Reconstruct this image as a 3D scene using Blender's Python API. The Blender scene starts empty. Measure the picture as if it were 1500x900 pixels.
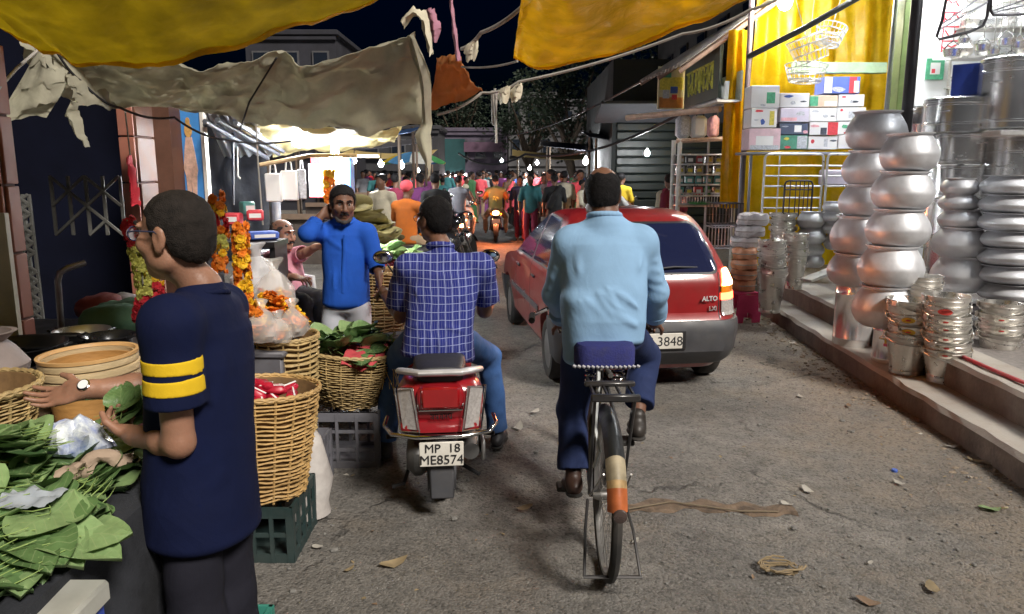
import bpy,bmesh,math,random
import numpy as np
from mathutils import Vector,Matrix,noise
R=math.radians
random.seed(7)
SC=bpy.context.scene
COL=SC.collection
# ---------------------------------------------------------------- camera, sky, sun, exposure
PITCH=R(10.3)
CAMH=1.75
cam_d=bpy.data.cameras.new('camera')
cam=bpy.data.objects.new('camera',cam_d)
COL.objects.link(cam)
cam.location=(0,0,CAMH)
cam.rotation_euler=(R(90)-PITCH,0,0)
cam_d.sensor_width=36
cam_d.lens=36*1100/1500
cam_d.clip_start=0.05
cam_d.clip_end=600
SC.camera=cam
SUN_EL,SUN_AZ=R(43),R(143)
world=bpy.data.worlds.new('World')
SC.world=world
world.use_nodes=True
wn=world.node_tree
bg=wn.nodes['Background']
sky=wn.nodes.new('ShaderNodeTexSky')
sky.sky_type='NISHITA'
sky.sun_disc=False
sky.sun_elevation=R(2.0)
sky.ozone_density=10
sky.dust_density=0
sky.air_density=1.4
sky.sun_rotation=SUN_AZ
wn.links.new(sky.outputs[0],bg.inputs[0])
bg.inputs[1].default_value=0.004
sun_d=bpy.data.lights.new('sun','SUN')
sun_d.energy=2.5
sun_d.angle=R(13)
sun_d.color=(1.0,0.93,0.84)
sun=bpy.data.objects.new('sun',sun_d)
COL.objects.link(sun)
sun.location=(6,-8,12)
_sd=Vector((math.sin(SUN_AZ)*math.cos(SUN_EL),math.cos(SUN_AZ)*math.cos(SUN_EL),math.sin(SUN_EL)))
sun.rotation_euler=(-_sd).to_track_quat('-Z','Y').to_euler()
SC.view_settings.view_transform='Standard'
SC.view_settings.look='None'
SC.view_settings.gamma=1
SC.view_settings.exposure=0.9
SC.render.engine='CYCLES'
SC.cycles.use_denoising=True
SC.cycles.max_bounces=6
SC.cycles.sample_clamp_indirect=6
CP,SP,FOC=math.cos(PITCH),math.sin(PITCH),1100.0
def P(px,py,Y):
 """point of the street seen at (px, py) of the photograph, Y metres ahead"""
 dx,dy=(px-750)/FOC,(450-py)/FOC
 t=Y/(CP+dy*SP)
 return Vector((dx*t,Y,CAMH+t*(dy*CP-SP)))
def G(px,py,z=0.0):
 dx,dy=(px-750)/FOC,(450-py)/FOC
 t=(CAMH-z)/(SP-dy*CP)
 return Vector((dx*t,t*(CP+dy*SP),z))
def kerb_x(y):
 return 2.69+0.043*y
# ---------------------------------------------------------------- objects and materials
def link(o,parent=None):
 COL.objects.link(o)
 if parent is not None:
  o.parent=parent
 return o
def tag(o,label=None,cat=None,group=None,kind=None):
 if label:o['label']=label
 if cat:o['category']=cat
 if group:o['group']=group
 if kind:o['kind']=kind
 return o
def thing(name,label,cat,loc=(0,0,0),rz=0.0,group=None):
 o=bpy.data.objects.new(name,None)
 o.empty_display_size=0.1
 link(o)
 o.location=loc
 o.rotation_euler=(0,0,rz)
 return tag(o,label,cat,group)
def kids(o):
 return[c for c in ALLKIDS.get(o.name,[])]
ALLKIDS={}
def copy_tree(o,parent=None,swap=None,skip=()):
 c=o.copy()
 link(c,parent)
 if parent is not None:
  ALLKIDS.setdefault(parent.name,[]).append(c)
 if swap and o.data is not None and o.type=='MESH':
  for i,s in enumerate(c.material_slots):
   if s.material and s.material.name in swap:
    s.link='OBJECT'
    s.material=swap[o.material_slots[i].material.name]
 for ch in list(ALLKIDS.get(o.name,[])):
  if not any(k in ch.name for k in skip):copy_tree(ch,c,swap,skip)
 return c
MATS={}
def M(name,col,rough=0.6,metal=0.0,var=0.18,scale=6.0,bump=0.0,bscale=60.0,rnd=0.0,spec=0.5,coat=0.0,trans=0.0,alpha=1.0,emit=0.0,ecol=None,sheen=0.0,dirt=None,dscale=2.5,damt=0.5,aniso=0.0,stretch=(1,1,1),sss=0.0,transl=0.0,rvar=0.12):
 if name in MATS:
  return MATS[name]
 m=bpy.data.materials.new(name)
 m.use_nodes=True
 nt=m.node_tree
 N,L=nt.nodes,nt.links
 b=N['Principled BSDF']
 tc=N.new('ShaderNodeTexCoord')
 mp=N.new('ShaderNodeMapping')
 mp.inputs['Scale'].default_value=stretch
 L.new(tc.outputs['Object'],mp.inputs['Vector'])
 vec=mp.outputs['Vector']
 c=(*col,1)
 out=None
 if var>0:
  nz=N.new('ShaderNodeTexNoise')
  nz.inputs['Scale'].default_value=scale
  nz.inputs['Detail'].default_value=6
  nz.inputs['Roughness'].default_value=0.65
  L.new(vec,nz.inputs['Vector'])
  mx=N.new('ShaderNodeMix');mx.data_type='RGBA'
  mx.inputs['A'].default_value=tuple(x*(1-var)for x in col)+(1,)
  mx.inputs['B'].default_value=tuple(min(1,x*(1+var))for x in col)+(1,)
  mr=N.new('ShaderNodeMapRange')
  mr.inputs['From Min'].default_value=0.3
  mr.inputs['From Max'].default_value=0.7
  L.new(nz.outputs['Fac'],mr.inputs['Value'])
  L.new(mr.outputs['Result'],mx.inputs['Factor'])
  out=mx.outputs['Result']
  if rvar>0 and not emit:
   rr=N.new('ShaderNodeMapRange')
   rr.inputs['From Min'].default_value=0.3
   rr.inputs['From Max'].default_value=0.7
   rr.inputs['To Min'].default_value=max(0.02,rough-rvar)
   rr.inputs['To Max'].default_value=min(1,rough+rvar)
   L.new(nz.outputs['Fac'],rr.inputs['Value'])
   L.new(rr.outputs['Result'],b.inputs['Roughness'])
 if dirt is not None:
  n2=N.new('ShaderNodeTexNoise')
  n2.inputs['Scale'].default_value=dscale
  n2.inputs['Detail'].default_value=9
  n2.inputs['Roughness'].default_value=0.7
  L.new(vec,n2.inputs['Vector'])
  r2=N.new('ShaderNodeMapRange')
  r2.inputs['From Min'].default_value=0.45
  r2.inputs['From Max'].default_value=0.7
  r2.inputs['To Max'].default_value=damt
  L.new(n2.outputs['Fac'],r2.inputs['Value'])
  m2=N.new('ShaderNodeMix');m2.data_type='RGBA'
  if out is not None:L.new(out,m2.inputs['A'])
  else:m2.inputs['A'].default_value=c
  m2.inputs['B'].default_value=(*dirt,1)
  L.new(r2.outputs['Result'],m2.inputs['Factor'])
  out=m2.outputs['Result']
 if rnd>0:
  oi=N.new('ShaderNodeObjectInfo')
  hs=N.new('ShaderNodeHueSaturation')
  r3=N.new('ShaderNodeMapRange')
  r3.inputs['To Min'].default_value=1-rnd
  r3.inputs['To Max'].default_value=1+rnd
  L.new(oi.outputs['Random'],r3.inputs['Value'])
  L.new(r3.outputs['Result'],hs.inputs['Value'])
  if out is not None:L.new(out,hs.inputs['Color'])
  else:hs.inputs['Color'].default_value=c
  out=hs.outputs['Color']
 if out is not None:L.new(out,b.inputs['Base Color'])
 else:b.inputs['Base Color'].default_value=c
 if var<=0 or rvar<=0 or emit:b.inputs['Roughness'].default_value=rough
 b.inputs['Metallic'].default_value=metal
 b.inputs['Specular IOR Level'].default_value=spec
 b.inputs['Coat Weight'].default_value=coat
 b.inputs['Coat Roughness'].default_value=0.06
 b.inputs['Transmission Weight'].default_value=trans
 b.inputs['Alpha'].default_value=alpha
 b.inputs['Sheen Weight'].default_value=sheen
 b.inputs['Anisotropic'].default_value=aniso
 if sss:
  b.inputs['Subsurface Weight'].default_value=sss
  b.inputs['Subsurface Radius'].default_value=(0.02,0.008,0.004)
  b.inputs['Subsurface Scale'].default_value=0.4
 if emit:
  b.inputs['Emission Color'].default_value=(*(ecol or col),1)
  b.inputs['Emission Strength'].default_value=emit
 if bump>0:
  nb=N.new('ShaderNodeTexNoise')
  nb.inputs['Scale'].default_value=bscale
  nb.inputs['Detail'].default_value=5
  L.new(vec,nb.inputs['Vector'])
  bp=N.new('ShaderNodeBump')
  bp.inputs['Strength'].default_value=min(1,bump)
  bp.inputs['Distance'].default_value=0.01
  L.new(nb.outputs['Fac'],bp.inputs['Height'])
  L.new(bp.outputs['Normal'],b.inputs['Normal'])
 if transl>0:
  tr=N.new('ShaderNodeBsdfTranslucent')
  if out is not None:L.new(out,tr.inputs['Color'])
  else:tr.inputs['Color'].default_value=c
  ms=N.new('ShaderNodeMixShader')
  ms.inputs[0].default_value=transl
  L.new(b.outputs[0],ms.inputs[1])
  L.new(tr.outputs[0],ms.inputs[2])
  L.new(ms.outputs[0],N['Material Output'].inputs['Surface'])
 MATS[name]=m
 return m
def frame(z,x=None):
 z=Vector(z).normalized()
 x=Vector(x)if x is not None else(Vector((1,0,0))if abs(z.x)<0.9 else Vector((0,1,0)))
 x=(x-z*x.dot(z)).normalized()
 y=z.cross(x)
 return Matrix((x,y,z)).transposed().to_4x4()
def TR(loc,rot=(0,0,0),sc=(1,1,1)):
 from mathutils import Euler
 return Matrix.Translation(loc)@Euler(rot).to_matrix().to_4x4()@Matrix.Diagonal((*sc,1))
class MB:
 """collects shapes, then links them as ONE mesh object"""
 def __init__(s):
  s.v,s.f,s.m,s.i=[],[],[],0
 def mat(s,i):
  s.i=i
  return s
 def add(s,vs,fs,T=None):
  n=len(s.v)
  if T is not None:
   s.v+=[tuple(T@Vector(v))for v in vs]
  else:
   s.v+=[tuple(v)for v in vs]
  s.f+=[tuple(k+n for k in f)for f in fs]
  s.m+=[s.i]*len(fs)
  return s
 def box(s,c,size,rot=(0,0,0),bev=0.0,T=None,taper=1.0):
  x,y,z=(k/2 for k in size)
  Q=TR(c,rot)
  if T is not None:Q=T@Q
  if bev<=0:
   t=taper
   vs=[(-x,-y,-z),(x,-y,-z),(x,y,-z),(-x,y,-z),(-x*t,-y*t,z),(x*t,-y*t,z),(x*t,y*t,z),(-x*t,y*t,z)]
   return s.add(vs,[(3,2,1,0),(4,5,6,7),(0,1,5,4),(1,2,6,5),(2,3,7,6),(3,0,4,7)],Q)
  b=min(bev,x*.9,y*.9,z*.9)
  vs,idx=[],{}
  for sx in(-1,1):
   for sy in(-1,1):
    for sz in(-1,1):
     for a in range(3):
      p=[sx*(x-b),sy*(y-b),sz*(z-b)]
      p[a]=(sx*x,sy*y,sz*z)[a]
      idx[(sx,sy,sz,a)]=len(vs)
      vs.append(p)
  fs=[]
  S=(-1,1)
  for a in range(3):
   b1,c1=(a+1)%3,(a+2)%3
   for sa in S:
    q=[]
    for sb,sc_ in((-1,-1),(1,-1),(1,1),(-1,1)):
     k=[0,0,0];k[a]=sa;k[b1]=sb;k[c1]=sc_
     q.append(idx[(*k,a)])
    fs.append(tuple(q if sa>0 else q[::-1]))
   for sb in S:
    for sc_ in S:
     k0=[0,0,0];k0[b1]=sb;k0[c1]=sc_
     k1=list(k0);k0[a]=-1;k1[a]=1
     q=[idx[(*k0,b1)],idx[(*k1,b1)],idx[(*k1,c1)],idx[(*k0,c1)]]
     fs.append(tuple(q if sb*sc_<0 else q[::-1]))
  for sx in S:
   for sy in S:
    for sz in S:
     q=[idx[(sx,sy,sz,a)]for a in range(3)]
     fs.append(tuple(q if sx*sy*sz>0 else q[::-1]))
  return s.add(vs,fs,Q)
 def tube(s,path,r,n=8,cap=True,T=None,flat=1.0):
  path=[Vector(p)for p in path]
  rs=r if isinstance(r,(list,tuple))else[r]*len(path)
  vs,fs=[],[]
  prev=None
  for i,p in enumerate(path):
   a=path[max(0,i-1)];b=path[min(len(path)-1,i+1)]
   d=(b-a)
   if d.length<1e-9:d=Vector((0,0,1))
   Fm=frame(d,prev)
   prev=Fm.col[0].to_3d()
   for k in range(n):
    an=2*math.pi*k/n
    vs.append(p+Fm.to_3x3()@Vector((math.cos(an)*rs[i],math.sin(an)*rs[i]*flat,0)))
  for i in range(len(path)-1):
   for k in range(n):
    k2=(k+1)%n
    fs.append((i*n+k,i*n+k2,(i+1)*n+k2,(i+1)*n+k))
  if cap:
   fs.append(tuple(range(n-1,-1,-1)))
   fs.append(tuple((len(path)-1)*n+k for k in range(n)))
  return s.add(vs,fs,T)
 def lathe(s,prof,n=24,T=None,cap=True,wob=0.0,sx=1.0):
  vs,fs=[],[]
  for j,(r,z)in enumerate(prof):
   for k in range(n):
    an=2*math.pi*k/n
    rr=r*(1+wob*math.sin(3*an+1.3*z*9)+wob*.6*math.sin(5*an+2))
    vs.append((math.cos(an)*rr*sx,math.sin(an)*rr,z))
  for j in range(len(prof)-1):
   for k in range(n):
    k2=(k+1)%n
    fs.append((j*n+k,j*n+k2,(j+1)*n+k2,(j+1)*n+k))
  if cap:
   fs.append(tuple(range(n-1,-1,-1)))
   fs.append(tuple((len(prof)-1)*n+k for k in range(n)))
  return s.add(vs,fs,T)
 def ball(s,c,r,n=12,T=None,rot=(0,0,0)):
  r=r if isinstance(r,(tuple,list))else(r,r,r)
  vs,fs=[],[]
  h=max(4,n//2)
  vs.append((0,0,-1))
  for j in range(1,h):
   a=-math.pi/2+math.pi*j/h
   for k in range(n):
    b=2*math.pi*k/n
    vs.append((math.cos(a)*math.cos(b),math.cos(a)*math.sin(b),math.sin(a)))
  vs.append((0,0,1))
  for k in range(n):
   fs.append((0,1+(k+1)%n,1+k))
   fs.append((len(vs)-1,1+(h-2)*n+k,1+(h-2)*n+(k+1)%n))
  for j in range(h-2):
   for k in range(n):
    k2=(k+1)%n
    fs.append((1+j*n+k,1+j*n+k2,1+(j+1)*n+k2,1+(j+1)*n+k))
  Q=TR(c,rot,r)
  if T is not None:Q=T@Q
  return s.add(vs,fs,Q)
 def prism(s,poly,depth,T=None):
  """poly in local x,y; extruded from z=0 to z=depth"""
  n=len(poly)
  vs=[(x,y,0)for x,y in poly]+[(x,y,depth)for x,y in poly]
  fs=[tuple(range(n-1,-1,-1)),tuple(range(n,2*n))]
  fs+=[(k,(k+1)%n,n+(k+1)%n,n+k)for k in range(n)]
  return s.add(vs,fs,T)
 def sheet(s,fn,nu,nv,thick=0.0,T=None):
  pts=[[Vector(fn(i/nu,j/nv))for j in range(nv+1)]for i in range(nu+1)]
  vs=[p for row in pts for p in row]
  w=nv+1
  fs=[(i*w+j,(i+1)*w+j,(i+1)*w+j+1,i*w+j+1)for i in range(nu)for j in range(nv)]
  if thick>0:
   nrm=[Vector()for _ in vs]
   for f in fs:
    a,b,c,d=(vs[k]for k in f)
    nn=(c-a).cross(d-b)
    for k in f:nrm[k]+=nn
   n0=len(vs)
   vs=vs+[v-nn.normalized()*thick if nn.length>0 else v for v,nn in zip(vs,nrm)]
   fs2=[tuple(n0+k for k in f[::-1])for f in fs]
   rim=[i*w for i in range(nu,-1,-1)]+[j for j in range(1,w)]+[i*w+nv for i in range(1,nu+1)]+[nu*w+j for j in range(nv-1,-1,-1)]
   fs3=[]
   for a,b in zip(rim,rim[1:]):
    fs3.append((a,b,n0+b,n0+a))
   fs=fs+fs2+fs3
  return s.add(vs,fs,T)
 def mesh(s,name,mats,smooth=True,angle=40):
  me=bpy.data.meshes.new(name)
  me.from_pydata(s.v,[],s.f)
  for m in(mats if isinstance(mats,(list,tuple))else[mats]):
   me.materials.append(m)
  if any(s.m):me.polygons.foreach_set('material_index',s.m)
  if smooth:
   me.polygons.foreach_set('use_smooth',[True]*len(me.polygons))
   me.set_sharp_from_angle(angle=R(angle))
  me.update()
  return me
 def build(s,name,mats,parent=None,smooth=True,angle=40,loc=(0,0,0),rot=(0,0,0)):
  return obj(name,s.mesh(name,mats,smooth,angle),parent,loc,rot)
def obj(name,me,parent=None,loc=(0,0,0),rot=(0,0,0),sc=(1,1,1)):
 o=bpy.data.objects.new(name,me)
 link(o,parent)
 o.location=loc
 o.rotation_euler=rot
 o.scale=sc
 if parent is not None:
  ALLKIDS.setdefault(parent.name,[]).append(o)
 return o
def struct(name,mb,m,**k):
 return tag(mb.build(name,m,**k),kind='structure')
def text_mesh(txt,size,m,extrude=0.0015,align='CENTER',bold=0.0):
 cu=bpy.data.curves.new('lettering','FONT')
 cu.body=txt
 cu.size=size
 cu.extrude=extrude
 cu.offset=bold
 cu.align_x=align
 cu.align_y='CENTER'
 cu.resolution_u=3
 o=bpy.data.objects.new('lettering',cu)
 COL.objects.link(o)
 dg=bpy.context.evaluated_depsgraph_get()
 me=bpy.data.meshes.new_from_object(o.evaluated_get(dg))
 bpy.data.objects.remove(o)
 me.materials.clear()
 me.materials.append(m)
 return me
def strokes(n,w,h,m,seed,th=.006):
 """illegible painted script: a head bar with hooked strokes below it"""
 rg=random.Random(seed)
 mb=MB()
 for k in range(n):
  x0=-w/2+w*k/n;cw=w/n
  mb.tube([(x0+cw*.05,h*.42,0),(x0+cw*.92,h*.42,0)],th,4)
  pts=[(x0+cw*.5,h*.42,0)]
  for q in range(4):pts.append((x0+cw*rg.uniform(.15,.85),h*(.3-.22*q),0))
  mb.tube(pts,th,4)
  mb.tube([(x0+cw*.85,h*.42,0),(x0+cw*.85,-h*.45,0)],th,4)
 return mb.mesh('lettering',m)
def boolean(me_a,me_b,op):
 """mesh-mesh boolean through a modifier; returns a new mesh"""
 a=bpy.data.objects.new('tmp_a',me_a);b=bpy.data.objects.new('tmp_b',me_b)
 COL.objects.link(a);COL.objects.link(b)
 md=a.modifiers.new('b','BOOLEAN');md.operation=op;md.solver='EXACT';md.object=b
 dg=bpy.context.evaluated_depsgraph_get()
 me=bpy.data.meshes.new_from_object(a.evaluated_get(dg))
 bpy.data.objects.remove(a);bpy.data.objects.remove(b)
 return me
def nz3(p,s=1.0,o=0.0):
 return noise.noise((p[0]*s+o,p[1]*s+o*1.7,p[2]*s-o))
# ---------------------------------------------------------------- smooth blended solids (bodies, clothes)
def smin(a,b,k):
 if k<=0:return np.minimum(a,b)
 h=np.maximum(k-np.abs(a-b),0)/k
 return np.minimum(a,b)-h*h*k*0.25
def V3(v):return np.array((v[0],v[1],v[2]),dtype=np.float32)
def waves(seed,n=7,f=20.0,axis=None,an=1.0):
 """a smooth pseudo random field: sum of sines; axis = direction along which it changes slowly"""
 rg=np.random.RandomState(seed)
 D=rg.normal(size=(n,3)).astype(np.float32)
 if axis is not None:
  ax=V3(axis);ax/=np.linalg.norm(ax)
  D-=np.outer(D@ax,ax)*an
 D/=np.linalg.norm(D,axis=1)[:,None]+1e-6
 F=(f*rg.uniform(0.5,1.5,n)).astype(np.float32)
 ph=rg.uniform(0,6.28,n).astype(np.float32)
 def fn(X,Y,Z):
  s=0
  for d,w,p in zip(D,F,ph):
   s=s+np.sin((X*d[0]+Y*d[1]+Z*d[2])*w+p)
  return s/n**0.5
 return fn
class Sdf:
 def __init__(s,h=0.008):
  s.h,s.ops,s.pads,s.box=h,[],0.0,None
 def _op(s,fn,lo,hi,k,op):
  s.ops.append((op,fn,np.array(lo,dtype=np.float32)-k-3*s.h,np.array(hi,dtype=np.float32)+k+3*s.h,k))
  return s
 def cap(s,a,b,ra,rb=None,k=0.02,op='u'):
  rb=ra if rb is None else rb
  a,b=V3(a),V3(b)
  ba=b-a
  den=float(ba@ba)+1e-9
  def fn(X,Y,Z):
   px,py,pz=X-a[0],Y-a[1],Z-a[2]
   t=np.clip((px*ba[0]+py*ba[1]+pz*ba[2])/den,0,1)
   return np.sqrt((px-ba[0]*t)**2+(py-ba[1]*t)**2+(pz-ba[2]*t)**2)-(ra+(rb-ra)*t)
  r=max(ra,rb)
  return s._op(fn,np.minimum(a,b)-r,np.maximum(a,b)+r,k,op)
 def chain(s,pts,rs,k=0.02):
  for i in range(len(pts)-1):
   s.cap(pts[i],pts[i+1],rs[i],rs[i+1],k)
  return s
 def ell(s,c,r,Fm=None,k=0.02,op='u'):
  c=V3(c)
  A=np.array(Fm.to_3x3()if Fm is not None else Matrix.Identity(3),dtype=np.float32)
  r=np.array(r,dtype=np.float32)
  def fn(X,Y,Z):
   px,py,pz=X-c[0],Y-c[1],Z-c[2]
   q=[px*A[0,i]+py*A[1,i]+pz*A[2,i]for i in range(3)]
   k0=np.sqrt(sum((q[i]/r[i])**2 for i in range(3)))
   k1=np.sqrt(sum((q[i]/r[i]**2)**2 for i in range(3)))+1e-6
   return k0*(k0-1)/k1
  m=np.sqrt(((A*r[None,:])**2).sum(1))
  return s._op(fn,c-m,c+m,k,op)
 def loft(s,A,B,xd,st,k=0.02,op='u'):
  """elliptic sections (t, half width, half depth, depth offset) from A to B"""
  A,B=V3(A),V3(B)
  ax=B-A
  Ln=float(np.linalg.norm(ax));ax=ax/Ln
  x=V3(xd);x-=ax*(x@ax);x/=np.linalg.norm(x)
  y=np.cross(ax,x)
  T=np.array([q[0]for q in st]);a=np.array([q[1]for q in st]);b=np.array([q[2]for q in st])
  o=np.array([q[3]if len(q)>3 else 0 for q in st])
  def fn(X,Y,Z):
   px,py,pz=X-A[0],Y-A[1],Z-A[2]
   w=(px*ax[0]+py*ax[1]+pz*ax[2])/Ln
   t=np.clip(w,T[0],T[-1])
   aa=np.interp(t,T,a).astype(np.float32);bb=np.interp(t,T,b).astype(np.float32)
   u=px*x[0]+py*x[1]+pz*x[2]
   v=px*y[0]+py*y[1]+pz*y[2]-np.interp(t,T,o).astype(np.float32)
   k0=np.sqrt((u/aa)**2+(v/bb)**2)
   k1=np.sqrt((u/aa**2)**2+(v/bb**2)**2)+1e-6
   d=k0*(k0-1)/k1
   e=np.abs(w-t)*Ln
   return np.where(e>0,np.sqrt(np.maximum(d+0.03,0)**2+e*e)-0.03,d)
  m=float(max(a.max(),b.max())+np.abs(o).max())
  e0,e1=A+ax*Ln*T[0],A+ax*Ln*T[-1]
  return s._op(fn,np.minimum(e0,e1)-m,np.maximum(e0,e1)+m,k,op)
 def plane(s,p,n,k=0.0):
  """keep the side the normal points away from"""
  p,n=V3(p),V3(n)/np.linalg.norm(V3(n))
  s.ops.append(('i',lambda X,Y,Z:(X-p[0])*n[0]+(Y-p[1])*n[1]+(Z-p[2])*n[2],None,None,k))
  return s
 def keep(s,fn,k=0.0):
  s.ops.append(('i',fn,None,None,k))
  return s
 def disp(s,fn):
  s.ops.append(('d',fn,None,None,0))
  return s
 def solve(s):
  us=[o for o in s.ops if o[0]=='u']
  lo=np.min([o[2]for o in us],axis=0);hi=np.max([o[3]for o in us],axis=0)
  h=s.h
  n=np.ceil((hi-lo)/h).astype(int)+1
  ax=[lo[i]+np.arange(n[i],dtype=np.float32)*h for i in range(3)]
  Fd=np.full(n,1.0,dtype=np.float32)
  for op,fn,l,q,k in s.ops:
   if l is not None:
    i0=np.clip(np.floor((l-lo)/h).astype(int),0,n);i1=np.clip(np.ceil((q-lo)/h).astype(int)+1,0,n)
    if(i1<=i0).any():continue
    sl=tuple(slice(i0[i],i1[i])for i in range(3))
    d=fn(ax[0][sl[0]][:,None,None],ax[1][sl[1]][None,:,None],ax[2][sl[2]][None,None,:]).astype(np.float32)
    if op=='u':Fd[sl]=smin(Fd[sl],d,k)
    else:Fd[sl]=-smin(-Fd[sl],d,k)
   else:
    idx=np.nonzero(Fd<0.06)
    X,Y,Z=(ax[i][idx[i]]for i in range(3))
    d=fn(X,Y,Z).astype(np.float32)
    if op=='i':Fd[idx]=-smin(-Fd[idx],-d,k)
    else:Fd[idx]=Fd[idx]+d
  return Fd,lo,h
 def mesh(s,name,m,fm=None):
  Fd,lo,h=s.solve()
  v,f=surface_nets(Fd,lo,h)
  return np_mesh(name,v,f,m)
 def build(s,name,m,parent=None,base=None):
  me=s.mesh(name,m)
  if base is not None:
   me.transform(Matrix(base).inverted())
  return obj(name,me,parent)
def np_mesh(name,v,f,m):
 me=bpy.data.meshes.new(name)
 me.vertices.add(len(v));me.vertices.foreach_set('co',v.astype(np.float32).ravel())
 me.loops.add(f.size);me.loops.foreach_set('vertex_index',f.astype(np.int32).ravel())
 me.polygons.add(len(f))
 me.polygons.foreach_set('loop_start',np.arange(0,f.size,f.shape[1],dtype=np.int32))
 me.polygons.foreach_set('loop_total',np.full(len(f),f.shape[1],dtype=np.int32))
 me.update(calc_edges=True)
 me.validate()
 me.polygons.foreach_set('use_smooth',np.ones(len(me.polygons),dtype=bool))
 for q in(m if isinstance(m,(list,tuple))else[m]):
  me.materials.append(q)
 return me
def surface_nets(Fd,lo,h):
 S=Fd<0
 c=[(i,j,k)for i in(0,1)for j in(0,1)for k in(0,1)]
 n=np.array(Fd.shape)
 sub=lambda A,o:A[o[0]:n[0]-1+o[0],o[1]:n[1]-1+o[1],o[2]:n[2]-1+o[2]]
 cnt=np.zeros(n-1,dtype=np.int8)
 for o in c:cnt+=sub(S,o)
 act=np.nonzero((cnt>0)&(cnt<8))
 ids=np.full(n-1,-1,dtype=np.int32)
 ids[act]=np.arange(len(act[0]))
 val=np.stack([Fd[act[0]+o[0],act[1]+o[1],act[2]+o[2]]for o in c],1)
 acc=np.zeros((len(act[0]),3),dtype=np.float32);num=np.zeros(len(act[0]),dtype=np.float32)
 for a in range(8):
  for b in range(a+1,8):
   if sum(abs(c[a][i]-c[b][i])for i in range(3))!=1:continue
   va,vb=val[:,a],val[:,b]
   cr=(va<0)!=(vb<0)
   t=np.where(cr,va/np.where(cr,va-vb,1),0)
   for i in range(3):
    acc[:,i]+=np.where(cr,c[a][i]+t*(c[b][i]-c[a][i]),0)
   num+=cr
 pos=acc/num[:,None]+np.stack(act,1)
 v=pos*h+lo[None,:]
 quads=[]
 for a in range(3):
  b,d=(a+1)%3,(a+2)%3
  sl0=[slice(1,-1)]*3;sl1=[slice(1,-1)]*3
  sl0[a]=slice(0,n[a]-1);sl1[a]=slice(1,n[a])
  s0,s1=S[tuple(sl0)],S[tuple(sl1)]
  for flip,mk in((False,s0&~s1),(True,~s0&s1)):
   e=list(np.nonzero(mk))
   e[b]=e[b]+1;e[d]=e[d]+1
   q=[]
   for ob,od in((-1,-1),(0,-1),(0,0),(-1,0)):
    w=[x.copy()for x in e]
    w[b]+=ob;w[d]+=od
    q.append(ids[w[0],w[1],w[2]])
   q=np.stack(q,1)
   quads.append(q[:,::-1]if flip else q)
 f=np.concatenate(quads)
 return v,f[(f>=0).all(1)]
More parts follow.
